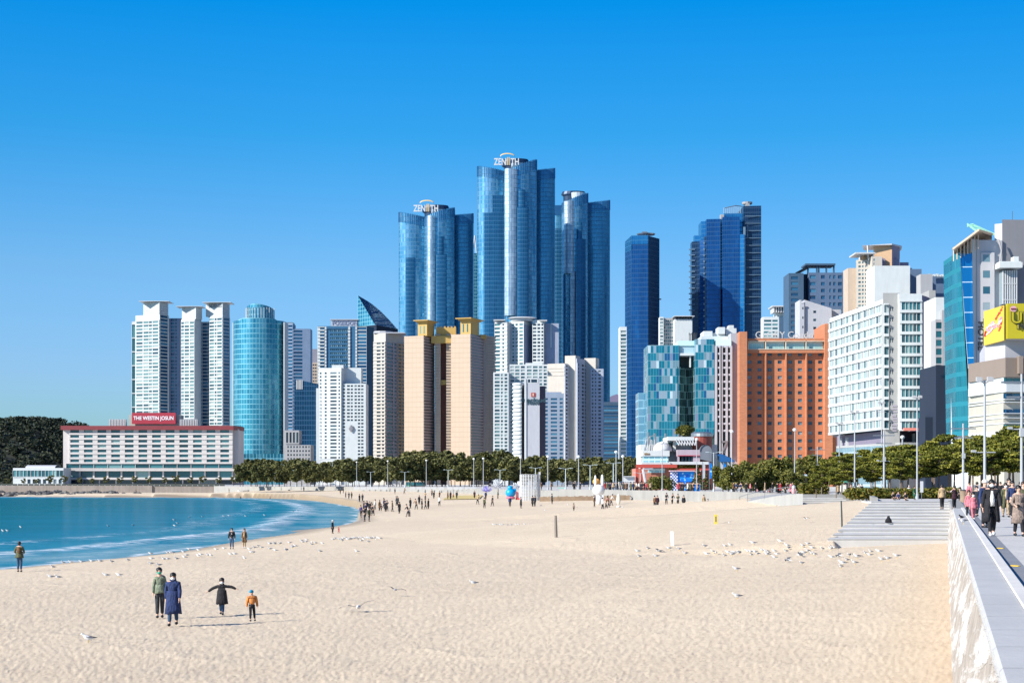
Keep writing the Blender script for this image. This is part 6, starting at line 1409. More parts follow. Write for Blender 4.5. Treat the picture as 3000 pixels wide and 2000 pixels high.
root = empty('kiosk', P(2483, D) + (PZ,), 'small white kiosk with green hipped roof in front of the hedge', 'kiosk')
mb = MB(); mb.box(X(2467, D), D, PZ, X(2498, D), D + 1.4, Z(1412, D)); mb.build('body', WHITE, root)
mb = MB(); a, c, d_, e_ = (X(2461, D), D - .4), (X(2503, D), D - .4), (X(2503, D), D + 1.8), (X(2461, D), D + 1.8); t = (X(2478, D), D + .7, Z(1402, D)); u = (X(2488, D), D + .7, Z(1402, D)); z = Z(1412, D)
mb.add([a + (z,), c + (z,), d_ + (z,), e_ + (z,), t, u], [(0, 1, 5, 4), (1, 2, 5), (2, 3, 4, 5), (3, 0, 4), (0, 3, 2, 1)]); mb.build('roof', flat('roof_green', (.06, .30, .20)), root)
D = 250
root = empty('shelter', P(2355, D) + (PZ,), 'white open shelter with dark posts right of the rounded trees', 'shelter')
mb = MB(); mb.prism([P(2342, D), P(2364, D), P(2366, D + 2.5), P(2342, D + 2.5)], Z(1394, D), [Z(1387, D), Z(1389, D), Z(1389, D), Z(1387, D)]); mb.build('roof', flat('roof_pale', (.5, .58, .62)), root)
for px in (2344, 2362): mb = MB(); mb.box(X(px, D) - .08, D + .2, PZ, X(px, D) + .08, D + .36, Z(1394, D)); mb.build('post', DKST, root)
def balls(name, px, D, zb, lst, cols, label, cat):
    """inflatable figure made of a few rounded bodies; lst: (part, dx, dy, dz, rx, ry, rz, colour index)"""
    root = empty(name, P(px, D) + (zb,), label, cat)
    for nm, dx, dy, dz, rx, ry, rz, ci in lst:
        mb = MB(); mb.ell((dx, dy, dz), (rx, ry, rz), 12, 8); mb.build(nm, cols[ci], root, smooth=True, local=True)
    return root
PUR = flat('purple', (.22, .15, .42), .5); PK = flat('pink_figure', (.62, .32, .34), .5); WB = flat('balloon_white', (.72, .72, .73), .4)
rq = random.Random(3)
balls('sculpture', 2401, 215, PZ, [('petal', rq.uniform(-.45, .45), rq.uniform(-.2, .2), 1.0 + rq.uniform(-.35, .35), .28, .2, .28, 0) for _ in range(11)] + [('stem', 0, 0, .4, .1, .1, .45, 1)], (PUR, flat('stem_tan', (.4, .33, .22))), 'purple petalled sculpture on a pale stem between the trees and the ramp', 'sculpture')
balls('statue', 2325, 216, PZ, [('body', 0, 0, .45, .26, .22, .45, 0), ('head', 0, 0, 1.02, .24, .2, .24, 1), ('arm', -.28, 0, .6, .08, .1, .25, 0), ('arm', .28, 0, .6, .08, .1, .25, 0)], (PK, WB), 'pink and white cartoonish statue on the promenade left of the open shelter', 'statue')
g = at(1754, 1478); balls('balloon_figure', 1754, g.y, g.z, [('body', 0, 0, .7, .42, .38, .75, 0), ('head', 0, 0, 1.85, .78, .6, .72, 0), ('ear', -.42, 0, 3.0, .17, .15, .75, 0), ('ear', .45, .05, 3.0, .2, .15, .85, 0), ('arm', -.55, -.2, .9, .14, .2, .35, 0), ('arm', .55, -.2, .9, .14, .2, .35, 0)], (WB,), 'large white balloon figure with two tall ears standing on the sand', 'balloon figure').scale = (1.2,) * 3
mb = MB(); mb.ell((g.x + X(1748, g.y) - X(1754, g.y), g.y + .7, g.z + 3.5), (.6, .36, .5), 10, 6)
tag(mb.build('orange_ball', flat('ball_orange', (.72, .34, .04), .5), None, True), 'orange ball between the ears of the white balloon figure', 'ball')
g = at(1812, 1488); balls('ring_sign', 1812, g.y, g.z, [('ring', 0, 0, 1.2, .28, .1, .75, 0), ('base', 0, 0, .2, .3, .2, .2, 0)], (flat('cream_sign', (.65, .60, .52)),), 'small cream oval stand right of the white balloon figure', 'stand')
g = at(1496, 1462); balls('inflatable', 1496, g.y, g.z, [('belly', 0, 0, 1.25, 1.0, .8, .85, 0), ('head', -.1, 0, 2.2, .55, .5, .45, 0), ('fin', .75, 0, 1.7, .35, .2, .4, 0), ('foot', 0, -.1, .3, .9, .6, .3, 1)], (flat('inflatable_blue', (.0, .30, .62), .4), flat('inflatable_pink', (.62, .14, .24), .4)), 'glossy blue rounded inflatable with a pink base, left of the white lattice tower', 'inflatable')
g = at(1520, 1463); root = empty('photo_booth', (g.x, g.y, g.z), 'red framed photo booth directly left of the white lattice tower', 'booth')
mb = MB(); s_ = g.y / F; RB = flat('booth_red', (.55, .05, .05)); mb.box(-9 * s_, 0, 0, -6 * s_, .4, 24 * s_); mb.box(6 * s_, 0, 0, 9 * s_, .4, 24 * s_); mb.box(-9 * s_, 0, 0, 9 * s_, .5, 5 * s_); mb.build('frame', RB, root, local=True)
mb = MB(); mb.box(-6 * s_, .2, 5 * s_, 6 * s_, .35, 26 * s_); mb.build('backboard', flat('board_pale', (.6, .5, .5)), root, local=True)
g = at(1553, 1466); root = empty('lattice_tower', (g.x, g.y, g.z), 'white see-through lattice tower standing on the sand', 'tower')
s_ = g.y / F; w_, h_ = 29 * s_, 76 * s_
mb = MB()
for k in range(22):
    a = 2 * math.pi * k / 22; mb.tube([(w_ * math.cos(a), w_ * .6 * math.sin(a), 0), (w_ * math.cos(a), w_ * .6 * math.sin(a), h_)], .075, 4)
for i in range(19):
    z = h_ * i / 18; mb.tube([(w_ * math.cos(2 * math.pi * k / 22), w_ * .6 * math.sin(2 * math.pi * k / 22), z) for k in range(23)], .065, 4, cap=False)
mb.build('lattice', WSTEEL, root, local=True)
mb = MB(); mb.box(w_ - .25, -.1, h_, w_ + .1, .1, h_ + .5); mb.build('lamp', WSTEEL, root, local=True)
def spiky(px, py, D, z, r0, col, label):
    root = empty('sculpture', P(px, D) + (z,), label, 'sculpture'); mb = MB(); q = random.Random(px)
    for k in range(46):
        a, e = q.uniform(0, 6.28), q.uniform(.1, 1.5); mb.tube([(0, 0, .2), (r0 * math.cos(a) * math.cos(e), r0 * math.sin(a) * math.cos(e) * .6, .2 + r0 * math.sin(e))], [.1, .03], 4)
    mb.build('spikes', col, root, local=True)
spiky(1457, 1432, 395, Z(1432, 395), 2.2, flat('silver', (.55, .57, .62), .35, .3), 'silver spiky starburst sculpture at the back of the beach')
spiky(1513, 1432, 380, Z(1432, 380), 1.1, flat('silver', (.55, .57, .62), .35, .3), 'small silver spiky sculpture behind the blue inflatable')
g = at(1426, 1462); spiky(1426, 1462, g.y, g.z + 1.3, 1.2, flat('lilac', (.30, .28, .60), .5), 'lilac starburst figure standing on the sand by the yellow matting')
g = at(1646, 1452); root = empty('goal_frame', (g.x, g.y, g.z), 'pale green goal-like frame with lettering panel behind the sand fence', 'frame'); s_ = g.y / F
mb = MB(); mb.box(-13 * s_, 0, 0, -12 * s_, .1, 26 * s_); mb.box(12 * s_, 0, 0, 13 * s_, .1, 26 * s_); mb.box(-13 * s_, 0, 25 * s_, 13 * s_, .1, 26 * s_); mb.build('frame', WSTEEL, root, local=True)
mb = MB(); mb.box(-12 * s_, .02, 8 * s_, 12 * s_, .08, 25 * s_); mb.build('panel', flat('goal_green', (.24, .48, .40)), root, local=True)
# post-and-rope fence
root = empty('beach_fence', tuple(at(1715, 1470)), 'long fence of close brown stakes along the top of the sand', 'fence')
mb = MB(); mr = MB(); pv = None; FB = mat('stake_brown', (.30, .22, .15), .9, var=.3, streak=False)
for k in range(90):
    px = 1582 + 274 * k / 89; g = at(px, 1469 - 5 * (k / 89) + .0); hh = g.y / F * 15
    if k == 0: st = MB().box(-.09, -.09, -.3, .09, .09, 1.).build('stake', FB, root, local=True)
    else: st = st.copy(); COL.objects.link(st)
    st.location = g - root.location; st.scale = (1, 1, hh * R.uniform(.85, 1.05))
    if pv is not None: mr.tube([(pv[0], pv[1], pv[2]), (g.x, g.y, g.z + hh * .8)], .06, 4)
    pv = (g.x, g.y, g.z + hh * .8)
mr.build('rail', FB, root)
# matting, barriers, beach furniture at the far back
g1, g2 = at(1296, 1463), at(1404, 1461); mb = MB(); 
mb.add([(g1.x, g1.y, g1.z + .06), (g2.x, g2.y, g2.z + .06), (g2.x, g2.y + 40, g2.z + .5), (g1.x, g1.y + 40, g1.z + .5)], [(0, 1, 2, 3)])
tag(mb.build('matting', flat('mat_yellow', (.60, .46, .16))), 'flat yellowish matting spread on the sand at the back of the beach', 'matting')
bp = [1045, 1064, 1083, 1100, 1118, 1128, 1209, 1228, 1252, 1270, 1292, 1318, 1336, 1352, 1370, 1386]
b0 = None
for k, px in enumerate(bp):
    D = float(np.interp(px, [1000, 1300, 1420], [585, 470, 420])); w_ = 7.5 * D / F
    if b0 is None:
        mb = MB(); mb.prism([(-1, -.5), (1, -.5), (.9, .5), (-.9, .5)], 0, 1); b0 = mb.build('barrier_block', WSTEEL); o = b0
    else: o = b0.copy(); COL.objects.link(o)
    o.location = (X(px, D), D, Z(1432, D) - .1); o.scale = (w_, .6, 7.5 * D / F); tag(o, 'white block in the row along the back of the beach', 'block', 'white blocks along the back of the beach')
def simple(name, label, cat, px, py, parts):
    g = at(px, py); root = empty(name, tuple(g), label, cat); s_ = g.y / F
    for nm, m_, bxs in parts:
        mb = MB()
        for a, c, z0, z1, dep in bxs: mb.box(a * s_, 0, z0 * s_, c * s_, dep, z1 * s_)
        mb.build(nm, m_, root, local=True, bevel=.03)
    return root
BK = flat('black_paint', (.012, .014, .02), .35); TY = flat('tyre_black', (.01, .01, .01), .8)
def vehicle(px, py, L_, label):
    g = at(px, py); root = empty('utility_vehicle', tuple(g), label, 'vehicle'); s = g.y / F * L_
    mb = MB(); mb.prism([(-s, 0), (s, 0), (s, 1.7), (-s, 1.7)], .35, .95); mb.build('body', BK, root, local=True, bevel=.06)
    mb = MB(); mb.prism([(-s * .45, .1), (s * .5, .1), (s * .5, 1.6), (-s * .45, 1.6)], .95, 1.55); mb.build('cabin', BK, root, local=True, bevel=.1)
    for xx in (-s * .65, s * .65):
        mb = MB(); mb.v = []; n = 12
        vs = [(xx + .36 * math.cos(2 * math.pi * k / n), y, .36 + .36 * math.sin(2 * math.pi * k / n)) for y in (-.05, .2) for k in range(n)]
        mb.add(vs, [tuple(range(n)), tuple(range(2 * n - 1, n - 1, -1))] + [(k, k + n, (k + 1) % n + n, (k + 1) % n) for k in range(n)]); mb.build('wheel', TY, root, local=True)
vehicle(1040, 1437, 10, 'black open utility vehicle parked on the far sand before the white blocks')
vehicle(1399, 1436, 9, 'black utility vehicle parked behind the yellowish matting')
simple('stage', 'white lifeguard platform with a small upper cabin before the pine wood', 'platform', 1162, 1433, [('deck', WSTEEL, [(-13, 13, 8, 26, 4)]), ('cabin', WSTEEL, [(2, 8, 26, 34, 2)]), ('leg', WSTEEL, [(-12, -10, 0, 8, 3)]), ('leg', WSTEEL, [(10, 12, 0, 8, 3)])])
simple('beach_kiosk', 'green and white beach kiosk right of the lifeguard platform', 'kiosk', 1203, 1433, [('body', flat('kiosk_mint', (.15, .50, .36)), [(-12, 2, 0, 12, 3)]), ('canopy', flat('canopy_teal', (.03, .16, .2)), [(-14, 40, 12, 22, 6)]), ('shade', DKST, [(3, 38, 0, 12, 5)])])
simple('sign_board', 'square white sign board on a post at the back of the beach', 'sign', 969, 1425, [('panel', WSTEEL, [(-5, 5, 8, 19, .2)]), ('post', STEEL, [(-.6, .6, 0, 8, .2)]), ('mark', flat('mark_grey', (.3, .3, .32)), [(-2, 2, 11, 16, -.06)])])
simple('yellow_column', 'slim ochre column at the left end of the pine wood', 'column', 801, 1424, [('shaft', YELW, [(-2.2, 2.2, 0, 62, .5)]), ('base', DKST, [(-5, 5, 0, 3, 1)])])
simple('blue_totem', 'blue information pillar right of the ochre column', 'sign', 818, 1424, [('panel', flat('totem_blue', (.01, .16, .42)), [(-6, 5, 3, 22, .4)]), ('base', DKST, [(-5, 4, 0, 3, .4)])])
simple('parasol_tables', 'row of deep blue closed canopies right of the long hotel', 'canopy', 735, 1424, [('canopy', flat('canopy_blue', (.01, .03, .22)), [(-13, -3, 3, 14, 3), (-1, 10, 4, 16, 3), (12, 20, 4, 13, 3)]), ('post', STEEL, [(-8, -7, 0, 3, .2), (4, 5, 0, 4, .2), (15, 16, 0, 4, .2)])])
def boat(px, py, L_, label, m_):
    g = at(px, py); root = empty('rowing_boat', tuple(g), label, 'boat'); s = g.y / F * L_ / 2; mb = MB()
    prof_ = [(-1, .02, .75), (-.7, .5, .6), (0, .75, .52), (.7, .6, .6), (1, .3, .8)]; vs = []
    for t, hw, zz in prof_: vs += [(t * s, -hw, zz), (t * s, -hw * .5, 0.02), (t * s, hw * .5, 0.02), (t * s, hw, zz)]
    mb.add(vs, [(i * 4 + k, (i + 1) * 4 + k, (i + 1) * 4 + k + 1, i * 4 + k + 1) for i in range(4) for k in range(3)] + [(0, 1, 2, 3), (19, 18, 17, 16)]); mb.build('hull', m_, root, local=True)
    mb = MB(); mb.box(-.3 * s, -.6, .4, -.15 * s, .6, .46); mb.box(.25 * s, -.6, .4, .4 * s, .6, .46); mb.build('thwart', FB, root, local=True)
boat(713, 1440, 34, 'white boat pulled up on the far sand near the long hotel', WSTEEL); boat(735, 1434, 22, 'grey boat lying behind the white boat on the far sand', GREYW)
mb = MB(); a = at(846, 1437); c = at(858, 1426); mb.tube([tuple(a + Vector((0, 0, .1))), tuple(c + Vector((0, 0, .9)))], .35, 4); tag(mb.build('timber_beam', DKST), 'dark timber leaning on the far sand slope', 'beam')
# things standing on the near sand
def post(px, yb, yt, w_, m_, name, label, cat='post', lean=0.):
    g = at(px, yb); s = g.y / F; mb = MB(); h = (yb - yt) * s; mb.rings([(0, 0, -.2, w_, w_), (lean * .5, 0, h * .5, w_ * .95, w_ * .95), (lean, 0, h, w_ * .8, w_ * .8)], 8)
    o = mb.build(name, m_, None); o.location = g; return tag(o, label, cat)
post(1629, 1574, 1509, .13, mat('weathered_wood', (.22, .19, .16), .9, var=.3, streak=False), 'wooden_post', 'weathered grey wooden post standing alone on the open sand', lean=-.05)
post(2467, 1541, 1466, .06, flat('post_dark_green', (.03, .05, .05)), 'marker_pole', 'dark green pole at the left edge of the broad steps', lean=-.06)
post(2276, 1516, 1478, .03, FB, 'marker_pole', 'very thin brown stick in the sand before the curved ramp')
g = at(1970, 1599); s_ = g.y / F; root = empty('sign_board', tuple(g), 'white upright board leaning slightly on the sand near the resting gulls', 'sign')
mb = MB(); mb.v = []; w0, h0 = 6 * s_, 43 * s_
mb.add([(-.45 * w0, 0, 0), (.75 * w0, 0, 0), (.55 * w0, .12, h0), (-1. * w0, .12, h0), (-.45 * w0, .35, 0), (.75 * w0, .35, 0), (.55 * w0, .22, h0), (-1. * w0, .22, h0)], [(0, 1, 2, 3), (5, 4, 7, 6), (1, 5, 6, 2), (4, 0, 3, 7), (3, 2, 6, 7)]); mb.build('panel', flat('board_white', (.72, .72, .72)), root, local=True)
for px, yb, yt, lb in ((2097, 1535, 1506, 'nearer narrow yellow sign with dark lettering standing on the sand'), (2105, 1504, 1484, 'farther narrow yellow sign with dark lettering standing on the sand')):
    g = at(px, yb); s_ = g.y / F; root = empty('warning_sign', tuple(g), lb, 'sign'); mb = MB(); mb.box(-4.5 * s_, 0, 0, 4.5 * s_, .06, (yb - yt) * s_); mb.build('panel', flat('warning_yellow', (.66, .52, .05)), root, local=True)
    mb = MB()
    for k in range(4): mb.box(-2 * s_, -.02, (8 + k * 4) * s_ * (yb - yt) / 29, 2 * s_, -.004, (10.5 + k * 4) * s_ * (yb - yt) / 29)
    mb.build('dark_marks', flat('marks_grey', (.12, .10, .12)), root, local=True)
g = at(2050, 1466); s_ = g.y / F; root = empty('sloped_slab', tuple(g), 'dark sloping slab rising from the sand to the promenade deck', 'ramp')
mb = MB(); mb.add([(-20 * s_, 0, 0), (0, 0, .1), (22 * s_, 0, 22 * s_), (20 * s_, 0, 29 * s_), (2 * s_, 0, 24 * s_), (-20 * s_, 2, 0), (0, 2, .1), (22 * s_, 2, 22 * s_), (20 * s_, 2, 29 * s_), (2 * s_, 2, 24 * s_)], [(0, 1, 2, 3, 4), (9, 8, 7, 6, 5), (0, 4, 9, 5), (4, 3, 8, 9), (3, 2, 7, 8)]); mb.build('slab', mat('slab_dark', (.11, .09, .08), .8, var=.3), root, local=True)
# small signs by the promenade
D = 160; root = empty('sign_board', P(2700, D) + (PZ,), 'narrow white upright sign beside the hedge behind the green coat', 'sign'); mb = MB(); mb.box(-.12, 0, .7, .16, .06, 1.75); mb.build('panel', WSTEEL, root, local=True); mb = MB(); mb.box(-.03, .01, 0, .03, .05, .7); mb.build('post', STEEL, root, local=True)
D = 140; root = empty('waste_bin', P(2823, D) + (PZ,), 'brown litter bin at the foot of a white pole behind the pink coat', 'bin'); mb = MB(); mb.rings([(0, 0, 0, .28, .28), (0, 0, .95, .3, .3)], 12); mb.build('body', FB, root, local=True); mb = MB(); mb.rings([(0, 0, .955, .32, .32), (0, 0, 1.05, .25, .25)], 12); mb.build('lid', DKST, root, local=True)
# ---------------------------------------------------------------- people
def skin(nodes, edges, name, m, parent=None, sub=1, slots=None):
    me = bpy.data.meshes.new('t'); me.from_pydata([n[:3] for n in nodes], edges, []); o = bpy.data.objects.new('t', me); COL.objects.link(o)
    md = o.modifiers.new('s', 'SKIN'); md.use_smooth_shade = True; sv = me.skin_vertices[0].data
    for i, n in enumerate(nodes): sv[i].radius = (n[3], n[4] if len(n) > 4 else n[3]); sv[i].use_root = (i == 0)
    if sub: o.modifiers.new('u', 'SUBSURF').levels = sub
    bpy.context.view_layer.update()
    m2 = bpy.data.meshes.new_from_object(o.evaluated_get(bpy.context.evaluated_depsgraph_get())); bpy.data.objects.remove(o); bpy.data.meshes.remove(me)
    m2.name = name; m2.materials.clear(); m2.materials.append(m)
    o = bpy.data.objects.new(name, m2); COL.objects.link(o); o.parent = parent; return o
SK = flat('skin', (.55, .34, .25), .6)
def C(n, c, r=.85): return cloth('cloth_' + n, c, r)
BLK = C('black', (.010, .010, .014)); NVY = C('navy', (.012, .028, .10)); DGR = C('charcoal', (.025, .03, .038)); BRN = C('brown', (.15, .075, .03)); BEI = C('beige', (.36, .26, .15)); TAU = C('taupe', (.24, .18, .15))
SAG = C('sage', (.17, .20, .14)); ORG = C('orange', (.55, .20, .05)); PNK = C('pink', (.52, .16, .20)); OLV = C('olive', (.08, .085, .04)); WHT = C('white', (.62, .60, .57)); JEA = C('denim', (.03, .07, .14)); GRN = C('green', (.01, .10, .05)); REDC = C('red', (.40, .03, .04)); TEL = C('teal', (.0, .22, .38)); MAR = C('maroon', (.03, .006, .015)); PUR2 = C('purple', (.13, .10, .28)); YLW = C('mustard', (.45, .30, .05))
HAIR = flat('hair_black', (.008, .007, .006), .5); HBR = flat('hair_brown', (.05, .025, .012), .5); HGR = flat('hair_grey', (.3, .3, .3), .5); SHO = flat('shoe_black', (.01, .01, .012), .5); SHW = flat('shoe_white', (.65, .65, .64), .5); MSK = flat('mask_white', (.75, .75, .75), .7); MSG = flat('mask_green', (.02, .32, .22), .7)
def person(loc, h, label, top, bot, coat=0., hair=HAIR, shoe=SHO, yaw_=0., arms=None, legs=None, mask=None, hat=None, lean=(0, 0), extra=None, cat='person', group=None, scarf=None, bulk=1., child=False, hd=(0, 0), opening=None, longhair=False, hood=False):
    """figure facing -Y before it is turned; h = standing height; coat = how far the coat reaches down (fraction of h)"""
    root = empty('person', loc, label, cat, group); root.rotation_euler = (0, 0, yaw_)
    hs = 1.34 if child else 1.10; sw = .086 * bulk; hw = .052
    A = arms or (((-.035, .0, -.165), (-.045, -.035, -.32)), ((.035, .0, -.165), (.045, -.035, -.32)))
    Lg = legs or ((-.05, 0, 0), (.05, 0, 0))
    lx, ly = lean; s = lambda *v: tuple(q * h for q in v)
    shz = .815 if not child else .775; nk = shz + .045; hz = .925 if not child else .90
    nodes = [s(0, 0, .53, .07, .055), s(lx * .3, ly * .3, .62, .06, .045), s(lx * .7, ly * .7, .74, .078, .052), s(lx, ly, shz + .01, .05, .042), s(lx, ly - .005, nk, .028, .03), s(lx + hd[0] * .5, ly - .006 + hd[1] * .5, nk + .03, .036 * hs, .04 * hs), s(lx + hd[0], ly - .008 + hd[1], hz, .044 * hs, .053 * hs), s(lx + hd[0], ly + hd[1], hz + .035 * hs, .036 * hs, .042 * hs)]
    ed = [(i, i + 1) for i in range(7)]; hands = []
    nose = len(nodes); nodes.append(s(lx + hd[0], ly - .062 * hs + hd[1], hz - .012, .009)); ed.append((6, nose))
    for si, sg in ((0, -1), (1, 1)):
        e, w = A[si]; i = len(nodes); S = (lx + sg * sw, ly, shz); E = tuple(S[k] + e[k] for k in range(3)); W = tuple(S[k] + w[k] for k in range(3))
        d = Vector(W) - Vector(E); d.normalize(); H = tuple(W[k] + d[k] * .035 for k in range(3))
        nodes += [s(*S, .034), s(*E, .024), s(*W, .015), s(*H, .019, .011)]; ed += [(3, i), (i, i + 1), (i + 1, i + 2), (i + 2, i + 3)]
        side = d.cross(Vector((1, 0, 0))).normalized()
        for f in range(5):
            t = (f - 1.5) * .0095; ln = (.030, .036, .038, .034, .026)[f]; j = len(nodes)
            if f == 4: q = Vector(H) + side * -.022 - d * .008; k2 = q + d * .018 - side * .012
            else: q = Vector(H) + side * t * 1.1 + d * .014; k2 = q + d * ln + Vector((-sg * .008, -.004, 0))
            nodes += [s(*q, .0052), s(*k2, .0042)]; ed += [(i + 3, j), (j, j + 1)]
        hands.append(W)
    ft = []
    for si, sg in ((0, -1), (1, 1)):
        x, y, z = Lg[si]; i = len(nodes); K = (sg * hw * .95 + (x - sg * hw) * .5, y * .5 - .012 - max(z, 0) * .3 - .01, .285 + z * .5)
        nodes += [s(sg * hw, 0, .49, .055), s(*K, .037), s(x, y, .05 + z, .024), s(x, y - .055, .022 + z, .02)]; ed += [(0, i), (i, i + 1), (i + 1, i + 2), (i + 2, i + 3)]; ft.append((x, y, z, K))
    skin(nodes, ed, 'body', SK, root)
    # trousers
    n2 = [s(0, 0, .56, .074 * bulk, .062), s(0, 0, .50, .078 * bulk, .066)]; e2 = [(0, 1)]
    for si, sg in ((0, -1), (1, 1)):
        x, y, z, K = ft[si]; i = len(n2); n2 += [s(sg * hw, 0, .46, .060), s(*K, .047), s(x, y, .065 + z, .036)]; e2 += [(1, i), (i, i + 1), (i + 1, i + 2)]
    skin(n2, e2, 'trousers', bot, root)
    # jacket
    n3 = [s(lx * .2, ly * .2, .57 if coat > .1 else .52, (.070 if coat > .1 else .086) * bulk, (.060 if coat > .1 else .074) * bulk), s(lx * .3, ly * .3, .63, .080 * bulk, .068 * bulk), s(lx * .7, ly * .7, .73, .090 * bulk, .070 * bulk), s(lx, ly, shz + .002, .056 * bulk, .052 * bulk), s(lx, ly, nk - .008, .040, .042)]
    e3 = [(i, i + 1) for i in range(4)]
    for si, sg in ((0, -1), (1, 1)):
        e, w = A[si]; i = len(n3); S = (lx + sg * sw, ly, shz - .014); n3 += [s(*S, .036 * bulk), s(*(S[k] + e[k] for k in range(3)), .034 * bulk), s(*(S[k] + w[k] * .97 for k in range(3)), .027 * bulk)]; e3 += [(3, i), (i, i + 1), (i + 1, i + 2)]
    skin(n3, e3, 'coat' if coat > .3 else 'jacket', top, root)
    if coat:
        mb = MB(); zb = .52 - coat; seg = 16; r0, r1 = .088 * bulk, .120 * bulk
        q = random.Random(int(h * 1000 + coat * 77)); vs = []
        for j in range(5):
            t = j / 4; z = .66 + (zb - .66) * t
            for k in range(seg):
                a = 2 * math.pi * k / seg; rr = (r0 + (r1 - r0) * t) * (1 + .09 * t * math.sin(a * 5 + q.uniform(-.3, .3))); cxo = lx * .2 * (1 - t)
                vs.append(s(cxo + rr * math.cos(a), ly * .2 * (1 - t) + rr * .86 * math.sin(a), z + (.012 * q.uniform(-1, 1) if j == 4 else 0)))
        mb.add(vs, [(j * seg + k, j * seg + (k + 1) % seg, (j + 1) * seg + (k + 1) % seg, (j + 1) * seg + k) for j in range(4) for k in range(seg) if not (opening and k in (11, 12) and j > 0)])
        sk = mb.build('coat_skirt', top, root, smooth=True, local=True); sd = sk.modifiers.new('t', 'SOLIDIFY'); sd.thickness = .012
    if opening:
        mb = MB(); 
        for j in range(6): pass
        mb.rings([s(lx * .5, -.066 * bulk, .53, .044, .030), s(lx * .7, -.074 * bulk, .64, .044, .028), s(lx, -.058, .80, .020, .02)], 8); mb.build('shirt_front', opening, root, smooth=True, local=True)
    for x, y, z, K in ft:
        mb = MB(); mb.ell(s(x, y - .03, .024 + z), s(.031, .078, .030), 10, 6); mb.build('shoe', shoe, root, smooth=True, local=True)
    hx, hy_ = lx + hd[0], ly + hd[1]
    if hat: mb = MB(); mb.ell(s(hx, hy_ - .002, hz + .022 * hs), s(.056 * hs, .062 * hs, .052 * hs), 12, 6, z0=-.25, z1=1); mb.build('hat', hat, root, smooth=True, local=True)
    else:
        mb = MB(); mb.ell(s(hx, hy_ + .008, hz + .018 * hs), s(.055 * hs, .060 * hs, .056 * hs), 12, 7, z0=-.12, z1=1); mb.ell(s(hx, hy_ + .026, hz - .004), s(.050 * hs, .042 * hs, (.075 if longhair else .05) * hs), 10, 6); q_ = random.Random(int(h * 977)); mb.v = [(x * (1 + q_.uniform(-.0, .0)) + q_.uniform(-.009, .009), y + q_.uniform(-.009, .009), z + q_.uniform(-.008, .012)) for x, y, z in mb.v]; mb.build('hair', hair, root, smooth=True, local=True)
    for sg in (-1, 1):
        mb = MB(); mb.ell(s(hx + sg * .019, hy_ - .055 * hs, hz + .004), s(.006, .005, .004), 6, 4); mb.build('eye', flat('eye_dark', (.01, .01, .01), .3), root, local=True)
        if not hat: mb = MB(); mb.ell(s(hx + sg * .047 * hs, hy_ - .004, hz - .006), s(.008, .012, .018), 6, 5); mb.build('ear', SK, root, smooth=True, local=True)
    if mask: mb = MB(); mb.ell(s(hx, hy_ - .030 * hs, hz - .028 * hs), s(.040 * hs, .040 * hs, .030 * hs), 10, 6); mb.build('face_mask', mask, root, smooth=True, local=True)
    else: mb = MB(); mb.box(*s(hx - .014, hy_ - .052 * hs, hz - .034), *s(hx + .014, hy_ - .046 * hs, hz - .030)); mb.build('mouth', flat('lip', (.35, .12, .1), .5), root, local=True)
    if hood or scarf: mb = MB(); mb.rings([s(lx, ly + .008, nk - .03, .060, .056), s(lx, ly + .008, nk + .004, .066, .06), s(lx, ly + .01, nk + .03, .052, .05)], 12); mb.build('scarf' if scarf else 'hood', scarf or top, root, smooth=True, local=True)
    if extra:
        for nm, m_, c, r in extra: mb = MB(); mb.ell(s(*c), s(*r), 10, 6); mb.build(nm, m_, root, smooth=True, local=True)
    return root
FRONT = 0.; BACK = math.pi
def onprom(px, py): D = (CZ - PZ) * F / (py - HY); return Vector((X(px, D), D, PZ))
def hgt(g, py, yt): return (py - yt) * g.y / F
W1 = ((-.045, -.12, 0), (.05, .10, .015)); W2 = ((-.045, .10, .01), (.05, -.12, 0)); W3 = ((-.05, -.05, 0), (.05, .05, 0))
SW = (((-.03, .05, -.16), (-.035, .05, -.32)), ((.03, -.05, -.16), (.03, -.11, -.30)))
def near(px, py, yt, label, top, bot, prom=False, **k):
    g = onprom(px, py) if prom else at(px, py); return person(g, hgt(g, py, yt), label, top, bot, **k)
near(468, 1808, 1661, 'man in sage green jacket and green mask behind the woman in the navy coat', SAG, DGR, mask=MSG, legs=W3, lean=(.0, -.01), hd=(-.012, -.02), yaw_=.25, coat=.03, shoe=SHO)
near(507, 1831, 1677, 'woman in ankle-length navy padded coat with white mask walking on the near sand', NVY, JEA, coat=.30, mask=MSK, hood=True, legs=W1, arms=SW, bulk=1.28, longhair=False)
near(650, 1799, 1691, 'child in long black coat with both arms stretched out and white mask', BLK, JEA, coat=.24, mask=MSK, hood=True, child=True, legs=W2, arms=(((-.14, 0, -.05), (-.27, -.02, -.15)), ((.15, 0, -.01), (.29, .0, -.075))), bulk=1.3)
near(738, 1818, 1726, 'toddler in orange jacket, black trousers and blue knitted hat', ORG, BLK, hat=TEL, child=True, legs=((-.06, -.05, 0), (.10, .05, 0)), bulk=1.45, yaw_=.35, hd=(-.02, -.01))
near(57, 1674, 1585, 'man in grey-green coat with a brown backpack standing at the water edge, seen from behind', OLV, JEA, yaw_=BACK, coat=.06, extra=[('backpack', BRN, (0, .105, .72), (.07, .05, .11))], bulk=1.15, arms=(((-.06, .02, -.14), (-.02, -.10, -.20)), ((.06, .02, -.14), (.02, -.10, -.20))))
near(-5, 1648, 1590, 'person in dark violet coat cut off by the left picture edge', PUR2, BLK, yaw_=.4, coat=.1)
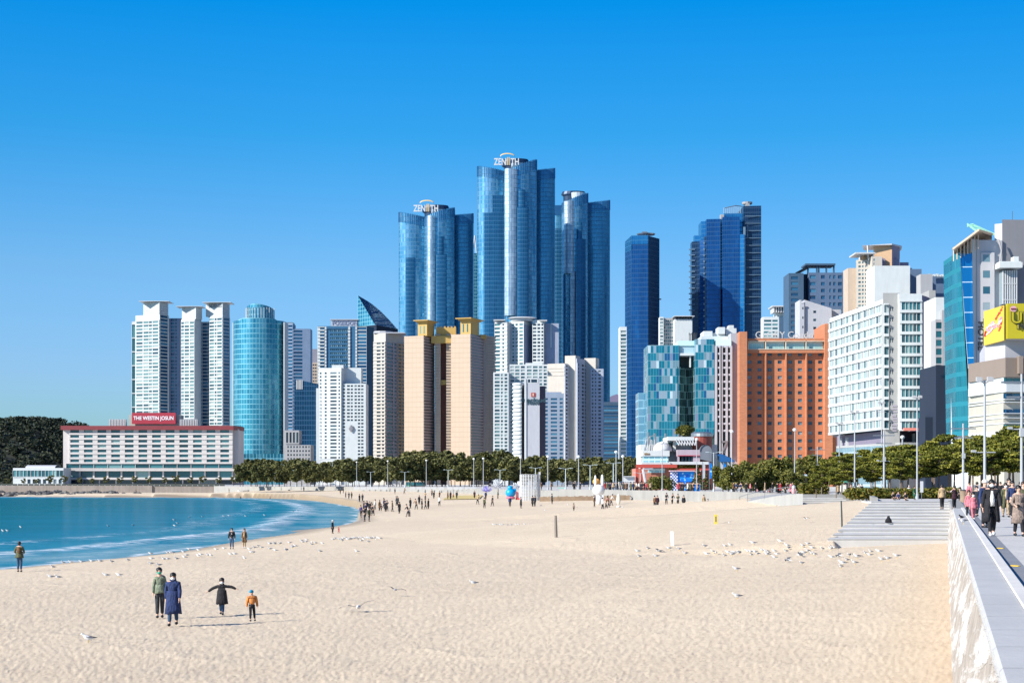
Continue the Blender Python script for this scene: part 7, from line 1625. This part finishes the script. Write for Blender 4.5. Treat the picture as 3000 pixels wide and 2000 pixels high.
near(679, 1607, 1546, 'man in short black jacket and dark jeans standing at the shoreline', BLK, JEA, legs=((-.055, 0, 0), (.07, -.02, 0)), extra=[('white_bag', MSK, (.015, -.09, .73), (.02, .02, .025))], bulk=1.25)
near(716, 1604, 1547, 'woman in long brown patterned coat and white shoes beside the man in the black jacket', BRN, BEI, coat=.22, shoe=SHW, hair=HBR, scarf=BEI, opening=BEI, longhair=True)
near(974, 1562, 1522, 'person in long dark coat and pale hat wading at the shoreline', DGR, BLK, coat=.2, hat=WHT, yaw_=1.2)
near(993, 1560, 1542, 'small child in bright red crouching at the shoreline', REDC, REDC, child=True, yaw_=-1., hat=REDC, lean=(.06, -.08), bulk=1.3, legs=((-.1, -.08, 0), (.12, .05, 0)))
# promenade walkers
near(2905, 1569, 1404, 'man in open black overcoat, pale sweater and face mask walking towards the beach camera', BLK, BLK, prom=True, coat=.27, mask=MSK, opening=WHT, shoe=SHW, legs=W1, arms=SW, bulk=1.25, yaw_=-.1, scarf=BLK)
near(2984, 1570, 1421, 'woman in long taupe trench coat with bobbed black hair at the right picture edge', TAU, BLK, prom=True, coat=.27, shoe=SHO, legs=W2, bulk=1.08, longhair=True, arms=(((-.05, -.02, -.15), (-.02, -.12, -.20)), ((.035, 0, -.165), (.045, -.035, -.32))), extra=[('handbag', BLK, (-.04, -.12, .60), (.035, .02, .03))])
near(2885, 1545, 1404, 'person in navy blue coat half hidden behind the man in the black overcoat', NVY, BLK, prom=True, coat=.1, hat=WHT, yaw_=.5, bulk=1.1)
near(2851, 1522, 1440, 'girl in pink hooded coat with bare legs near the coping', PNK, PNK, prom=True, coat=.12, child=True, mask=MSK, shoe=SHW, longhair=True, legs=W1)
near(2838, 1516, 1434, 'second girl in pale pink coat walking just behind the girl in pink', PNK, DGR, prom=True, coat=.12, child=True, shoe=SHW, longhair=True, legs=W2, hair=HBR)
near(2861, 1512, 1422, 'woman with dark hair and charcoal coat behind the two girls in pink', DGR, DGR, prom=True, coat=.14, legs=W1)
near(2946, 1514, 1414, 'woman in open olive coat and mask right of the man in the black overcoat', OLV, BEI, prom=True, coat=.25, mask=MSK, opening=BEI, legs=W2)
near(2966, 1520, 1408, 'man in dark blue jacket with sunglasses right of the woman in the olive coat', NVY, BLK, prom=True, legs=W1, extra=[('sunglasses', BLK, (0, -.052, .932), (.034, .012, .010))])
near(2956, 1508, 1400, 'tall man with bushy black hair at the back of the promenade group', DGR, BLK, prom=True, coat=.05, legs=W3)
near(2998, 1530, 1410, 'person in olive jacket cut by the right picture edge behind the trench coat', OLV, BLK, prom=True, coat=.05, hair=HBR)
near(2760, 1491, 1418, 'man in beige coat seen from behind at the top of the broad steps', BEI, BLK, prom=True, coat=.05, yaw_=BACK, legs=W3, bulk=1.1)
near(2796, 1491, 1421, 'person in dark maroon holding a white scarf at the top of the broad steps', MAR, BLK, prom=True, coat=.1, yaw_=BACK + .4, extra=[('scarf_end', WHT, (.12, -.02, .74), (.09, .03, .03))], arms=(((-.035, .0, -.165), (-.045, -.035, -.32)), ((.08, -.04, -.12), (.16, -.06, -.08))))
near(2812, 1468, 1426, 'walker with a beige backpack beyond the broad steps', DGR, BLK, prom=True, yaw_=BACK, extra=[('backpack', BEI, (0, .10, .73), (.075, .05, .11))])
near(2663, 1460, 1421, 'woman in white top and orange skirt standing by the hedge', WHT, ORG, prom=True, coat=.08, hat=WHT)
near(2679, 1463, 1423, 'person in deep green coat standing by the hedge next to the woman in orange', GRN, GRN, prom=True, coat=.25, yaw_=1.)
near(2405, 1450, 1404, 'person in purple jacket and pale trousers beside the purple sculpture', PUR2, WHT, prom=True, legs=W1)
for px, py, yt, tp, bt, lb in ((2455, 1452, 1416, BEI, BLK, 'person in beige coat at the left end of the group by the green kiosk'), (2477, 1452, 1414, WHT, WHT, 'person in white robe-like coat in front of the green kiosk'), (2493, 1454, 1417, TAU, BLK, 'person in taupe coat right of the person in white'),
                               (2504, 1452, 1416, OLV, BEI, 'person in olive jacket in the middle of the group by the green kiosk'), (2516, 1454, 1415, WHT, TAU, 'person in cream coat right of the olive jacket'), (2525, 1454, 1417, BLK, BLK, 'person in black at the right end of the group by the green kiosk')):
    near(px, py, yt, lb, tp, bt, prom=True, coat=.2 if tp in (WHT, BEI) else .05, legs=W3)
# seated trio on the top steps and the bag beside them
def seated(px, py, tp, lb, yw):
    D = (CZ - PZ) * F / (py - HY); g = Vector((X(px, D), D, PZ - .36)); hh = 1.55
    r = person(g, hh, lb, tp, BLK, yaw_=yw, legs=((-.06, -.27, .0), (.07, -.25, .0)), arms=(((-.04, -.05, -.14), (.0, -.15, -.18)), ((.04, -.05, -.14), (.0, -.15, -.18))))
    # fold the figure at the hip: thighs forward, trunk lowered onto the step
    for c in r.children:
        if c.type == 'MESH':
            for v in c.data.vertices:
                x, y, z = v.co; zz = z / hh
                if zz > .5: v.co.z = z - .24 * hh
                elif zz > .27: t = (zz - .27) / .23; v.co.z = (.27 + .02 * t) * hh - .0; v.co.y = y * .2 - .24 * hh * (1 - t) * .9
    return r
seated(2616, 1464, BLK, 'seated person in black, left of the three sitting on the top step', .5)
seated(2632, 1463, NVY, 'seated person in navy, middle of the three sitting on the top step', -.2)
seated(2652, 1466, BLK, 'seated person leaning back, right of the three sitting on the top step', .3)
D = 120; g = Vector((X(2603, D), D, 0)); k_ = int((D - 105) / 3.75); mb = MB(); zt_ = 1.93 + (PZ - 1.93) * (k_ + 1) / 12
mb.rings([(0, 0, 0, .42, .25), (0, 0, .25, .38, .22), (0, 0, .5, .18, .16), (0, 0, .72, .12, .1)], 10); o = mb.build('bag', BLK, None, True); o.location = (g.x, D, zt_); o.scale = (.6, .6, .65); tag(o, 'black bag standing on the broad steps below the seated people', 'bag')

# ---------------------------------------------------------------- distant people: one mesh each, recoloured copies
def join_person(r, hh):
    mats = []; V = []; Fc = []; M = []
    names = {'body': 0, 'hair': 1, 'hat': 1, 'ear': 0, 'eye': 1, 'mouth': 0, 'jacket': 2, 'coat': 2, 'coat_skirt': 2, 'trousers': 3, 'shoe': 3}
    for c in r.children:
        k = names.get(stem_(c.name), 2); n = len(V); V += [tuple(v.co) for v in c.data.vertices]
        for p_ in c.data.polygons: Fc.append(tuple(n + i for i in p_.vertices)); M.append(k)
    me = bpy.data.meshes.new('person'); me.from_pydata(V, [], Fc); 
    for m_ in (SK, HAIR, BLK, BLK): me.materials.append(m_)
    me.polygons.foreach_set('material_index', M); me.polygons.foreach_set('use_smooth', [True] * len(Fc)); me.update()
    for c in list(r.children): bpy.data.objects.remove(c)
    bpy.data.objects.remove(r); return me
def stem_(n): return n.split('.')[0]
proto = []
for kw in (dict(legs=W1), dict(legs=W2, coat=.2), dict(legs=W3, coat=.06), dict(legs=((-.04, 0, 0), (.04, 0, 0)), coat=.25), dict(legs=W1, lean=(0, -.12), hd=(0, -.03), arms=(((-.03, -.08, -.13), (-.02, -.16, -.24)), ((.03, -.08, -.13), (.02, -.16, -.24)))),
           dict(legs=W3, arms=(((-.05, -.02, -.14), (.02, -.12, -.06)), ((.05, -.02, -.14), (-.01, -.13, -.06)))), dict(legs=W2, child=True)):
    proto.append(join_person(person((0, 0, -900), 1.7, 'x', BLK, BLK, **kw), 1.7))
CN = {'black': BLK, 'navy': NVY, 'charcoal': DGR, 'brown': BRN, 'beige': BEI, 'taupe': TAU, 'white': WHT, 'orange': ORG, 'pink': PNK, 'olive': OLV, 'red': REDC, 'green': GRN, 'maroon': MAR, 'mustard': YLW, 'purple': PUR2, 'denim': JEA}
KN = {0: 'walking', 1: 'in a short coat', 2: 'standing', 3: 'in a long coat', 4: 'bending forward', 5: 'with raised hands', 6: 'small child'}
def far_person(px, py, col, kind, place, group, hh=1.68, bot='black', prom=False, yw=None, D=None, z=None):
    if D: g = Vector((X(px, D), D, z if z is not None else PZ))
    else: g = onprom(px, py) if prom else at(px, py)
    o = bpy.data.objects.new('person', proto[kind]); COL.objects.link(o); o.location = g; s = hh / 1.7 * (.66 if kind == 6 else 1); o.scale = (s, s, s)
    o.rotation_euler = (0, 0, R.uniform(0, 6.28) if yw is None else yw)
    for i, m_ in ((2, CN[col]), (3, CN[bot])): o.material_slots[i].link = 'OBJECT'; o.material_slots[i].material = m_
    return tag(o, f'person in {col} {KN[kind]} {place}' if kind != 6 else f'small child in {col} {place}', 'person', group)
G1 = 'people gathered at the water edge'
for px, py, c, k in ((1057, 1515, 'purple', 0), (1069, 1527, 'black', 4), (1081, 1527, 'olive', 2), (1066, 1498, 'black', 1), (1075, 1497, 'charcoal', 2), (1083, 1500, 'black', 3), (1071, 1506, 'navy', 5), (1093, 1510, 'black', 4), (1099, 1492, 'white', 2), (1089, 1503, 'black', 0), (1078, 1504, 'white', 6),
                     (1112, 1495, 'brown', 3), (1117, 1496, 'maroon', 6), (1124, 1487, 'olive', 0), (1129, 1498, 'black', 3), (1134, 1496, 'charcoal', 5), (1126, 1490, 'navy', 2), (1149, 1498, 'beige', 0)):
    far_person(px, py, c, k, 'in the crowd at the water edge', G1)
G2 = 'people spread over the middle of the beach'
for px, py, c, k, pl in ((1161, 1480, 'black', 2, 'left of the pair on mid beach'), (1165, 1480, 'charcoal', 1, 'right of the pair on mid beach'), (1170, 1503, 'black', 3, 'just below the middle pair on the sand'), (1196, 1513, 'black', 4, 'leaning over a small child in white'), (1199, 1512, 'white', 6, 'beside the bending adult'), (1202, 1488, 'charcoal', 3, 'behind the bending adult'),
                         (1220, 1491, 'brown', 4, 'left of the trio on the sand'), (1228, 1477, 'black', 3, 'behind the trio on the sand'), (1236, 1491, 'black', 2, 'first of the trio on the sand'), (1246, 1491, 'black', 0, 'second of the trio on the sand'), (1255, 1491, 'black', 3, 'third of the trio on the sand'), (1246, 1464, 'beige', 5, 'beyond the trio on the sand'),
                         (1287, 1481, 'white', 2, 'alone right of the trio'), (1271, 1460, 'black', 3, 'beyond and right of the trio'), (1265, 1452, 'taupe', 2, 'farther back right of the trio'), (1288, 1460, 'brown', 0, 'at the left end of the yellowish matting'), (1312, 1462, 'brown', 3, 'first on the yellowish matting'), (1320, 1462, 'maroon', 3, 'second on the yellowish matting'), (1328, 1459, 'orange', 6, 'on the yellowish matting'), (1338, 1461, 'charcoal', 2, 'right on the yellowish matting'),
                         (1390, 1460, 'maroon', 3, 'at the right end of the yellowish matting'), (1423, 1463, 'navy', 2, 'under the lilac starburst'), (1399, 1476, 'beige', 4, 'below the yellowish matting'), (1419, 1488, 'olive', 2, 'left of the walker in black'), (1443, 1482, 'black', 0, 'striding between the matting and the blue inflatable'),
                         (1459, 1460, 'olive', 2, 'below the silver sculpture'), (1466, 1443, 'black', 2, 'beside the silver sculpture'), (1479, 1443, 'red', 2, 'left of the blue inflatable'), (1494, 1484, 'navy', 2, 'in front of the blue inflatable'), (1526, 1488, 'black', 3, 'in front of the red booth'), (1560, 1483, 'black', 3, 'left of the pair below the lattice tower'), (1567, 1483, 'charcoal', 2, 'right of the pair below the lattice tower'),
                         (1617, 1475, 'charcoal', 3, 'right of the lattice tower'), (1157, 1447, 'black', 2, 'far back below the lifeguard platform'), (1133, 1438, 'charcoal', 0, 'far back left of the lifeguard platform'), (1184, 1446, 'brown', 4, 'far back right of the lifeguard platform'), (1281, 1433, 'black', 2, 'by the white blocks'), (1293, 1433, 'olive', 2, 'by the white blocks'), (1368, 1437, 'charcoal', 5, 'beside the dark vehicle'), (1376, 1438, 'taupe', 2, 'beside the dark vehicle'),
                         (1741, 1484, 'brown', 2, 'left of the white balloon figure'), (1765, 1493, 'white', 2, 'by the white balloon figure'), (1775, 1491, 'brown', 4, 'right of the white balloon figure'), (1784, 1486, 'pink', 4, 'right of the white balloon figure'), (1790, 1480, 'white', 4, 'behind the group at the balloon figure'),
                         (1681, 1498, 'taupe', 6, 'alone left of the balloon figure'), (1918, 1488, 'brown', 2, 'left of the pair near the fence end'), (1926, 1488, 'maroon', 2, 'right of the pair near the fence end'), (1952, 1477, 'black', 4, 'at the foot of the deck wall'), (1969, 1479, 'black', 4, 'bending at the foot of the deck wall'), (1986, 1482, 'olive', 5, 'near the foot of the deck wall'), (2003, 1489, 'black', 2, 'right of the group at the deck wall'),
                         (2062, 1488, 'beige', 2, 'below the dark sloping slab'), (2074, 1486, 'maroon', 6, 'below the dark sloping slab'), (2128, 1468, 'black', 3, 'alone on the sand before the ramp'), (2153, 1455, 'charcoal', 4, 'at the edge of the deck')):
    far_person(px, py, c, k, pl, G2)
G3 = 'tiny walkers on the far sand'
for px, py, c, k, pl in ((997, 1447, 'brown', 2, 'leftmost below the square sign board'), (1006, 1444, 'charcoal', 0, 'below the square sign board'), (1013, 1457, 'black', 2, 'of the three near the far waterline'), (1022, 1461, 'charcoal', 0, 'of the three near the far waterline'), (1030, 1460, 'olive', 2, 'of the three near the far waterline'), (1053, 1469, 'black', 3, 'left of the pair near the far waterline'), (1062, 1468, 'charcoal', 3, 'right of the pair near the far waterline'),
                         (671, 1443, 'brown', 2, 'on the far sand below the hotel end'), (705, 1447, 'black', 2, 'in front of the white boat'), (890, 1453, 'charcoal', 3, 'near the far waterline, alone'), (899, 1435, 'brown', 3, 'high on the far sand'), (791, 1447, 'pink', 6, 'alone on the far sand'), (637, 1442, 'charcoal', 3, 'on the far sand below the long hotel'), (571, 1449, 'brown', 2, 'near the rocks below the long hotel'), (556, 1442, 'beige', 2, 'higher up below the long hotel'), (399, 1443, 'charcoal', 4, 'at the end of the boulders')):
    far_person(px, py, c, k, pl, G3)
G4 = 'crowd standing on the promenade deck'
rc = random.Random(12); cols_ = ['black', 'charcoal', 'black', 'navy', 'maroon', 'red', 'white', 'brown', 'beige', 'pink', 'black', 'olive']
for k in range(26):
    px = 1768 + 136 * k / 25 + rc.uniform(-2, 2); D = float(np.interp(px, [1768, 1904], [312, 288])) + rc.uniform(-3, 8); far_person(px, 0, rc.choice(cols_), rc.choice((0, 1, 2, 3)), 'in the queue left of the festival backdrop', G4, D=D)
for k in range(26):
    px = 1986 + 66 * rc.random(); D = 277 + rc.uniform(-4, 14); far_person(px, 0, rc.choice(cols_), rc.choice((0, 1, 2, 3, 5)), 'in the dense crowd before the festival backdrop', G4, D=D)
for px in (1586, 1615, 1681, 1684, 1700): far_person(px, 0, rc.choice(cols_), 2, 'alone on the deck behind the stake fence', G4, D=345)
for k in range(16):
    px = 2148 + 190 * k / 15 + rc.uniform(-5, 5); far_person(px, 0, rc.choice(cols_), rc.choice((0, 2, 3, 4)), 'under the rounded trees by the brick hotel', 'people under the rounded trees', D=248 + rc.uniform(-6, 10) if px < 2300 else 225)
for k in range(7):
    px = 2840 + 24 * k + rc.uniform(-6, 6); far_person(px, 0, rc.choice(cols_), rc.choice((0, 1, 3)), 'far back on the promenade among the pines', 'people far back on the promenade', D=120 + rc.uniform(0, 35))

# ---------------------------------------------------------------- gulls
GW = flat('gull_white', (.66, .66, .66), .7); GG = flat('gull_grey', (.10, .105, .12), .7); GB = flat('gull_black', (.02, .02, .022), .7); GY = flat('gull_yellow', (.55, .38, .05), .6)
def gull_mesh(kind):
    mb = MB()
    def along(pts, seg=8, mi=0):     # body lofted along -y (head) to +y (tail)
        vs = []
        for y, z, rx, rz in pts:
            for k in range(seg): a = 2 * math.pi * k / seg; vs.append((rx * math.cos(a), y, z + rz * math.sin(a)))
        n = len(pts); mb.add(vs, [(i * seg + k, (i + 1) * seg + k, (i + 1) * seg + (k + 1) % seg, i * seg + (k + 1) % seg) for i in range(n - 1) for k in range(seg)] + [tuple(range(seg)), tuple((n - 1) * seg + k for k in range(seg))[::-1]], mi=mi)
    z0 = .20 if kind != 'swim' else .05
    if kind == 'fly': z0 = 0
    along([(-.27, z0 + .135, .012, .012), (-.25, z0 + .14, .035, .038), (-.21, z0 + .145, .045, .048), (-.17, z0 + .10, .042, .055), (-.10, z0 + .04, .075, .085), (0, z0 + .01, .085, .09), (.12, z0 + .0, .06, .06), (.22, z0 + .01, .035, .02), (.30, z0 + .01, .03, .008)] if kind != 'fly' else
          [(-.27, .02, .012, .012), (-.24, .02, .036, .038), (-.18, .01, .042, .045), (-.08, 0, .07, .07), (.05, 0, .07, .065), (.18, .0, .04, .03), (.27, 0, .05, .008)])
    bz = z0 + .135 if kind != 'fly' else .015
    mb.add([(-.010, -.27, bz), (.010, -.27, bz), (0, -.27, bz + .015), (0, -.325, bz - .004)], [(0, 1, 3), (1, 2, 3), (2, 0, 3)], mi=3)
    if kind in ('stand', 'swim'):
        for s_ in (-1, 1):
            mb.add([(s_ * .05, -.12, z0 + .085), (s_ * .095, -.05, z0 + .04), (s_ * .09, .08, z0 + .02), (s_ * .045, .20, z0 + .03), (s_ * .01, .14, z0 + .075), (s_ * .012, -.04, z0 + .105)], [(0, 1, 2, 5), (5, 2, 3, 4)] if s_ < 0 else [(5, 2, 1, 0), (4, 3, 2, 5)], mi=1)
            mb.add([(s_ * .05, .17, z0 + .035), (s_ * .06, .20, z0 + .02), (s_ * .015, .37, z0 + .02), (s_ * .012, .19, z0 + .06)], [(0, 1, 2, 3), (3, 2, 1, 0)], mi=2)
        if kind == 'stand':
            for s_ in (-1, 1): mb.tube([(s_ * .035, .01, z0 - .05), (s_ * .035, 0, 0)], .009, 4, mi=3)
    else:
        up = .10
        for s_ in (-1, 1):
            a = [(s_ * .05, -.10, .03), (s_ * .30, -.17, .03 + up), (s_ * .30, .04, .025 + up), (s_ * .05, .08, .02), (s_ * .55, -.05, .02 + up * .9), (s_ * .52, .06, .02 + up * .9), (s_ * .68, .08, up * .6)]
            mb.add(a + [(x, y, z - .012) for x, y, z in a], [(0, 1, 2, 3), (1, 4, 5, 2), (10, 9, 8, 7), (9, 12, 11, 8)] if s_ > 0 else [(3, 2, 1, 0), (2, 5, 4, 1), (7, 8, 9, 10), (8, 11, 12, 9)], mi=1)
            mb.add([a[4], a[5], a[6]] + [(x, y, z - .01) for x, y, z in (a[4], a[5], a[6])], [(0, 1, 2), (5, 4, 3)], mi=2)
    o = mb.build('gull', [GW, GG, GB, GY], None, smooth=False); me = o.data; bpy.data.objects.remove(o); return me
GM = {k: gull_mesh(k) for k in ('stand', 'fly', 'swim')}
def gull(px, py, label, group, kind='stand', s=1., yw=None, air=0.):
    if kind == 'swim': D = (CZ - .06) * F / (py - HY); g = Vector((X(px, D), D, .05))
    else:
        g = at(px, py)
        if air: g = at(px, py + air); g = Vector((X(px, g.y), g.y, g.z + air * g.y / F))
    o = bpy.data.objects.new('gull', GM[kind]); COL.objects.link(o); o.location = g; s *= .7; o.scale = (s, s, s)
    yy = R.gauss(-1.25, .45) if yw is None else yw
    o.rotation_euler = (R.uniform(-.1, .1), R.uniform(-.25, .25) if kind == 'fly' else 0, yy); return tag(o, label, 'gull', group)
GA = 'gulls resting on the sand near the white board'; la = 'white and grey gull standing in the flock between the white board and the steps'
S5 = [(50, 340), (70, 435), (225, 297), (370, 430), (590, 292), (765, 312), (875, 342), (1210, 290), (1340, 290), (1400, 300), (1240, 392), (1545, 420), (1550, 255), (1645, 232), (1610, 360), (1660, 395), (1720, 295), (1800, 300), (1690, 385), (1790, 370), (1995, 275), (1950, 350), (2040, 205), (2070, 275), (2000, 405), (2110, 390), (2190, 320), (2260, 345), (2270, 400), (2300, 360)]
S6 = [(160, 190), (270, 195), (540, 180), (705, 187), (290, 265), (630, 260), (705, 290), (50, 340), (100, 395), (50, 450), (250, 345), (620, 340), (695, 380), (745, 400), (520, 390), (560, 370), (880, 310), (1040, 160), (1095, 190), (1020, 215), (1350, 240), (1200, 80), (1570, 220), (1340, 415), (1470, 440), (1620, 380), (1710, 350), (1695, 410), (1860, 355), (1900, 490), (1040, 450), (1300, 500), (530, 555), (1230, 565), (1200, 620), (1430, 550), (2010, 480), (2160, 435), (2160, 165)]
for x, y in S5: gull(1860 + x * .1701, 1562 + y * .1701, la, GA, s=R.uniform(.9, 1.15))
for x, y in S6: gull(2260 + x * .1701, 1562 + y * .1701, la, GA, s=R.uniform(.9, 1.15))
for px, py, lb in ((1932, 1617, 'gull gliding low over the left part of the resting flock'), (2549, 1603, 'gull with spread wings at the right side of the flock'), (2458, 1627, 'gull with long spread wings over the middle of the flock'), (2508, 1628, 'gull flapping up just right of the long-winged gull'), (2309, 1640, 'white gull landing at the front of the flock'), (2345, 1625, 'gull flapping above the densest part of the flock')):
    gull(px, py, lb, 'gulls taking off from the flock', 'fly', 1.1, air=4, yw=R.uniform(-2.2, -.6))
gull(2157, 1674, 'single gull below the flock on the open sand', None)
GBn = 'gulls along the wet sand on the left'; lb_ = 'small white gull standing near the shoreline on the left'
for x, y in [(195, 300), (210, 375), (200, 445), (310, 465), (430, 290), (470, 290), (505, 290), (375, 380), (430, 380), (550, 375), (650, 280), (660, 355), (690, 325), (725, 240), (855, 255), (850, 335), (890, 320), (985, 325), (1020, 330), (1100, 245), (1210, 230), (1295, 315), (1355, 310), (1485, 370), (1580, 285), (1610, 285), (1560, 240), (1625, 215), (1720, 215), (1680, 195), (1835, 165), (1840, 235), (1905, 165), (1915, 260), (1975, 160), (2065, 255), (2110, 150), (2150, 210), (2190, 195), (2290, 140), (2340, 135)]:
    gull(400 + x * .2126, 1562 + y * .2126, lb_, GBn)
for x, y in [(520, 960), (500, 1060), (570, 1065), (1045, 1045), (1175, 1045), (620, 915), (700, 910), (805, 908), (905, 902), (985, 900), (1100, 905), (1260, 890)]: gull(x * .2976, 1381 + y * .2976, lb_, GBn)
for k in range(24): gull(976 + 6 * k, 1581 + R.uniform(-2, 3), 'small gull in the tight line of gulls below the person wading in dark', 'line of gulls on the sand')
for x, y in [(1240, 965), (1285, 970), (1235, 990), (1380, 980), (1640, 940), (1890, 940), (1990, 955), (1345, 1085), (1830, 1085), (900, 1060), (985, 1020), (825, 965), (740, 970), (680, 975), (1100, 940), (1170, 930), (1990, 900)]: gull(640 + x * .2211, 1380 + y * .2211, lb_, GBn)
for x in (215, 245, 285, 310, 340, 410, 460, 530, 560, 650, 710, 750): gull(1400 + x * .2126, 1540 + R.uniform(-1, 1), 'tiny gull in the short row left of the wooden post', 'short row of gulls left of the wooden post', s=.9)
for x, y in [(955, 830), (1005, 825), (1155, 820), (1290, 820), (870, 570), (930, 640), (1365, 600), (1240, 560), (2000, 600), (2100, 610), (2250, 600)]: gull(1400 + x * .2126, 1361 + y * .2126, 'tiny gull scattered on the sand around the wooden post', 'gulls scattered around the wooden post', s=.9)
gull(258, 1884, 'gull sitting alone on the near sand at the bottom left', None, s=1.05, yw=-1.5); gull(1388, 1716, 'single gull standing on the open sand in the middle of the beach', None, yw=-1.4)
gull(2160, 1757, 'single gull walking on the near sand right of centre', None, yw=-1.4); gull(190, 1735, 'gull at the far left of the near sand', None) if False else None
gull(1158, 1727, 'gull with dark wing tips flying low over the middle sand', None, 'fly', 1.0, yw=2.9, air=18); gull(1050, 1777, 'white gull gliding very low over the middle sand', None, 'fly', 1.55, yw=.0, air=10)
gull(2360, 1518, 'dark gull in flight in front of the curved ramp', None, 'fly', 1., yw=.6, air=12); gull(2135, 1530, 'dark gull gliding right of the yellow signs', None, 'fly', 1., yw=.1, air=6)
for px, py in ((8, 1555), (22, 1555), (60, 1544), (317, 1541), (390, 1539), (510, 1523), (520, 1533), (512, 1540), (555, 1516), (593, 1514), (655, 1512), (671, 1511), (720, 1512), (775, 1509), (858, 1498), (870, 1496)): gull(px, py, 'white gull floating on the sea', 'gulls floating on the sea', 'swim', 1.25)
o = gull(2802, 1500, 'dark pigeon-like bird on the end of the coping', None); o.location = (wallx(72, .7), 72, 4.0); o.scale = (.6,) * 3
for i in range(2): o.material_slots[i].link = 'OBJECT'; o.material_slots[i].material = GB
o['category'] = 'bird'
o = gull(2812, 1530, 'white gull on the grey coping of the promenade wall', None); o.location = (wallx(64, .7), 64, 4.0)
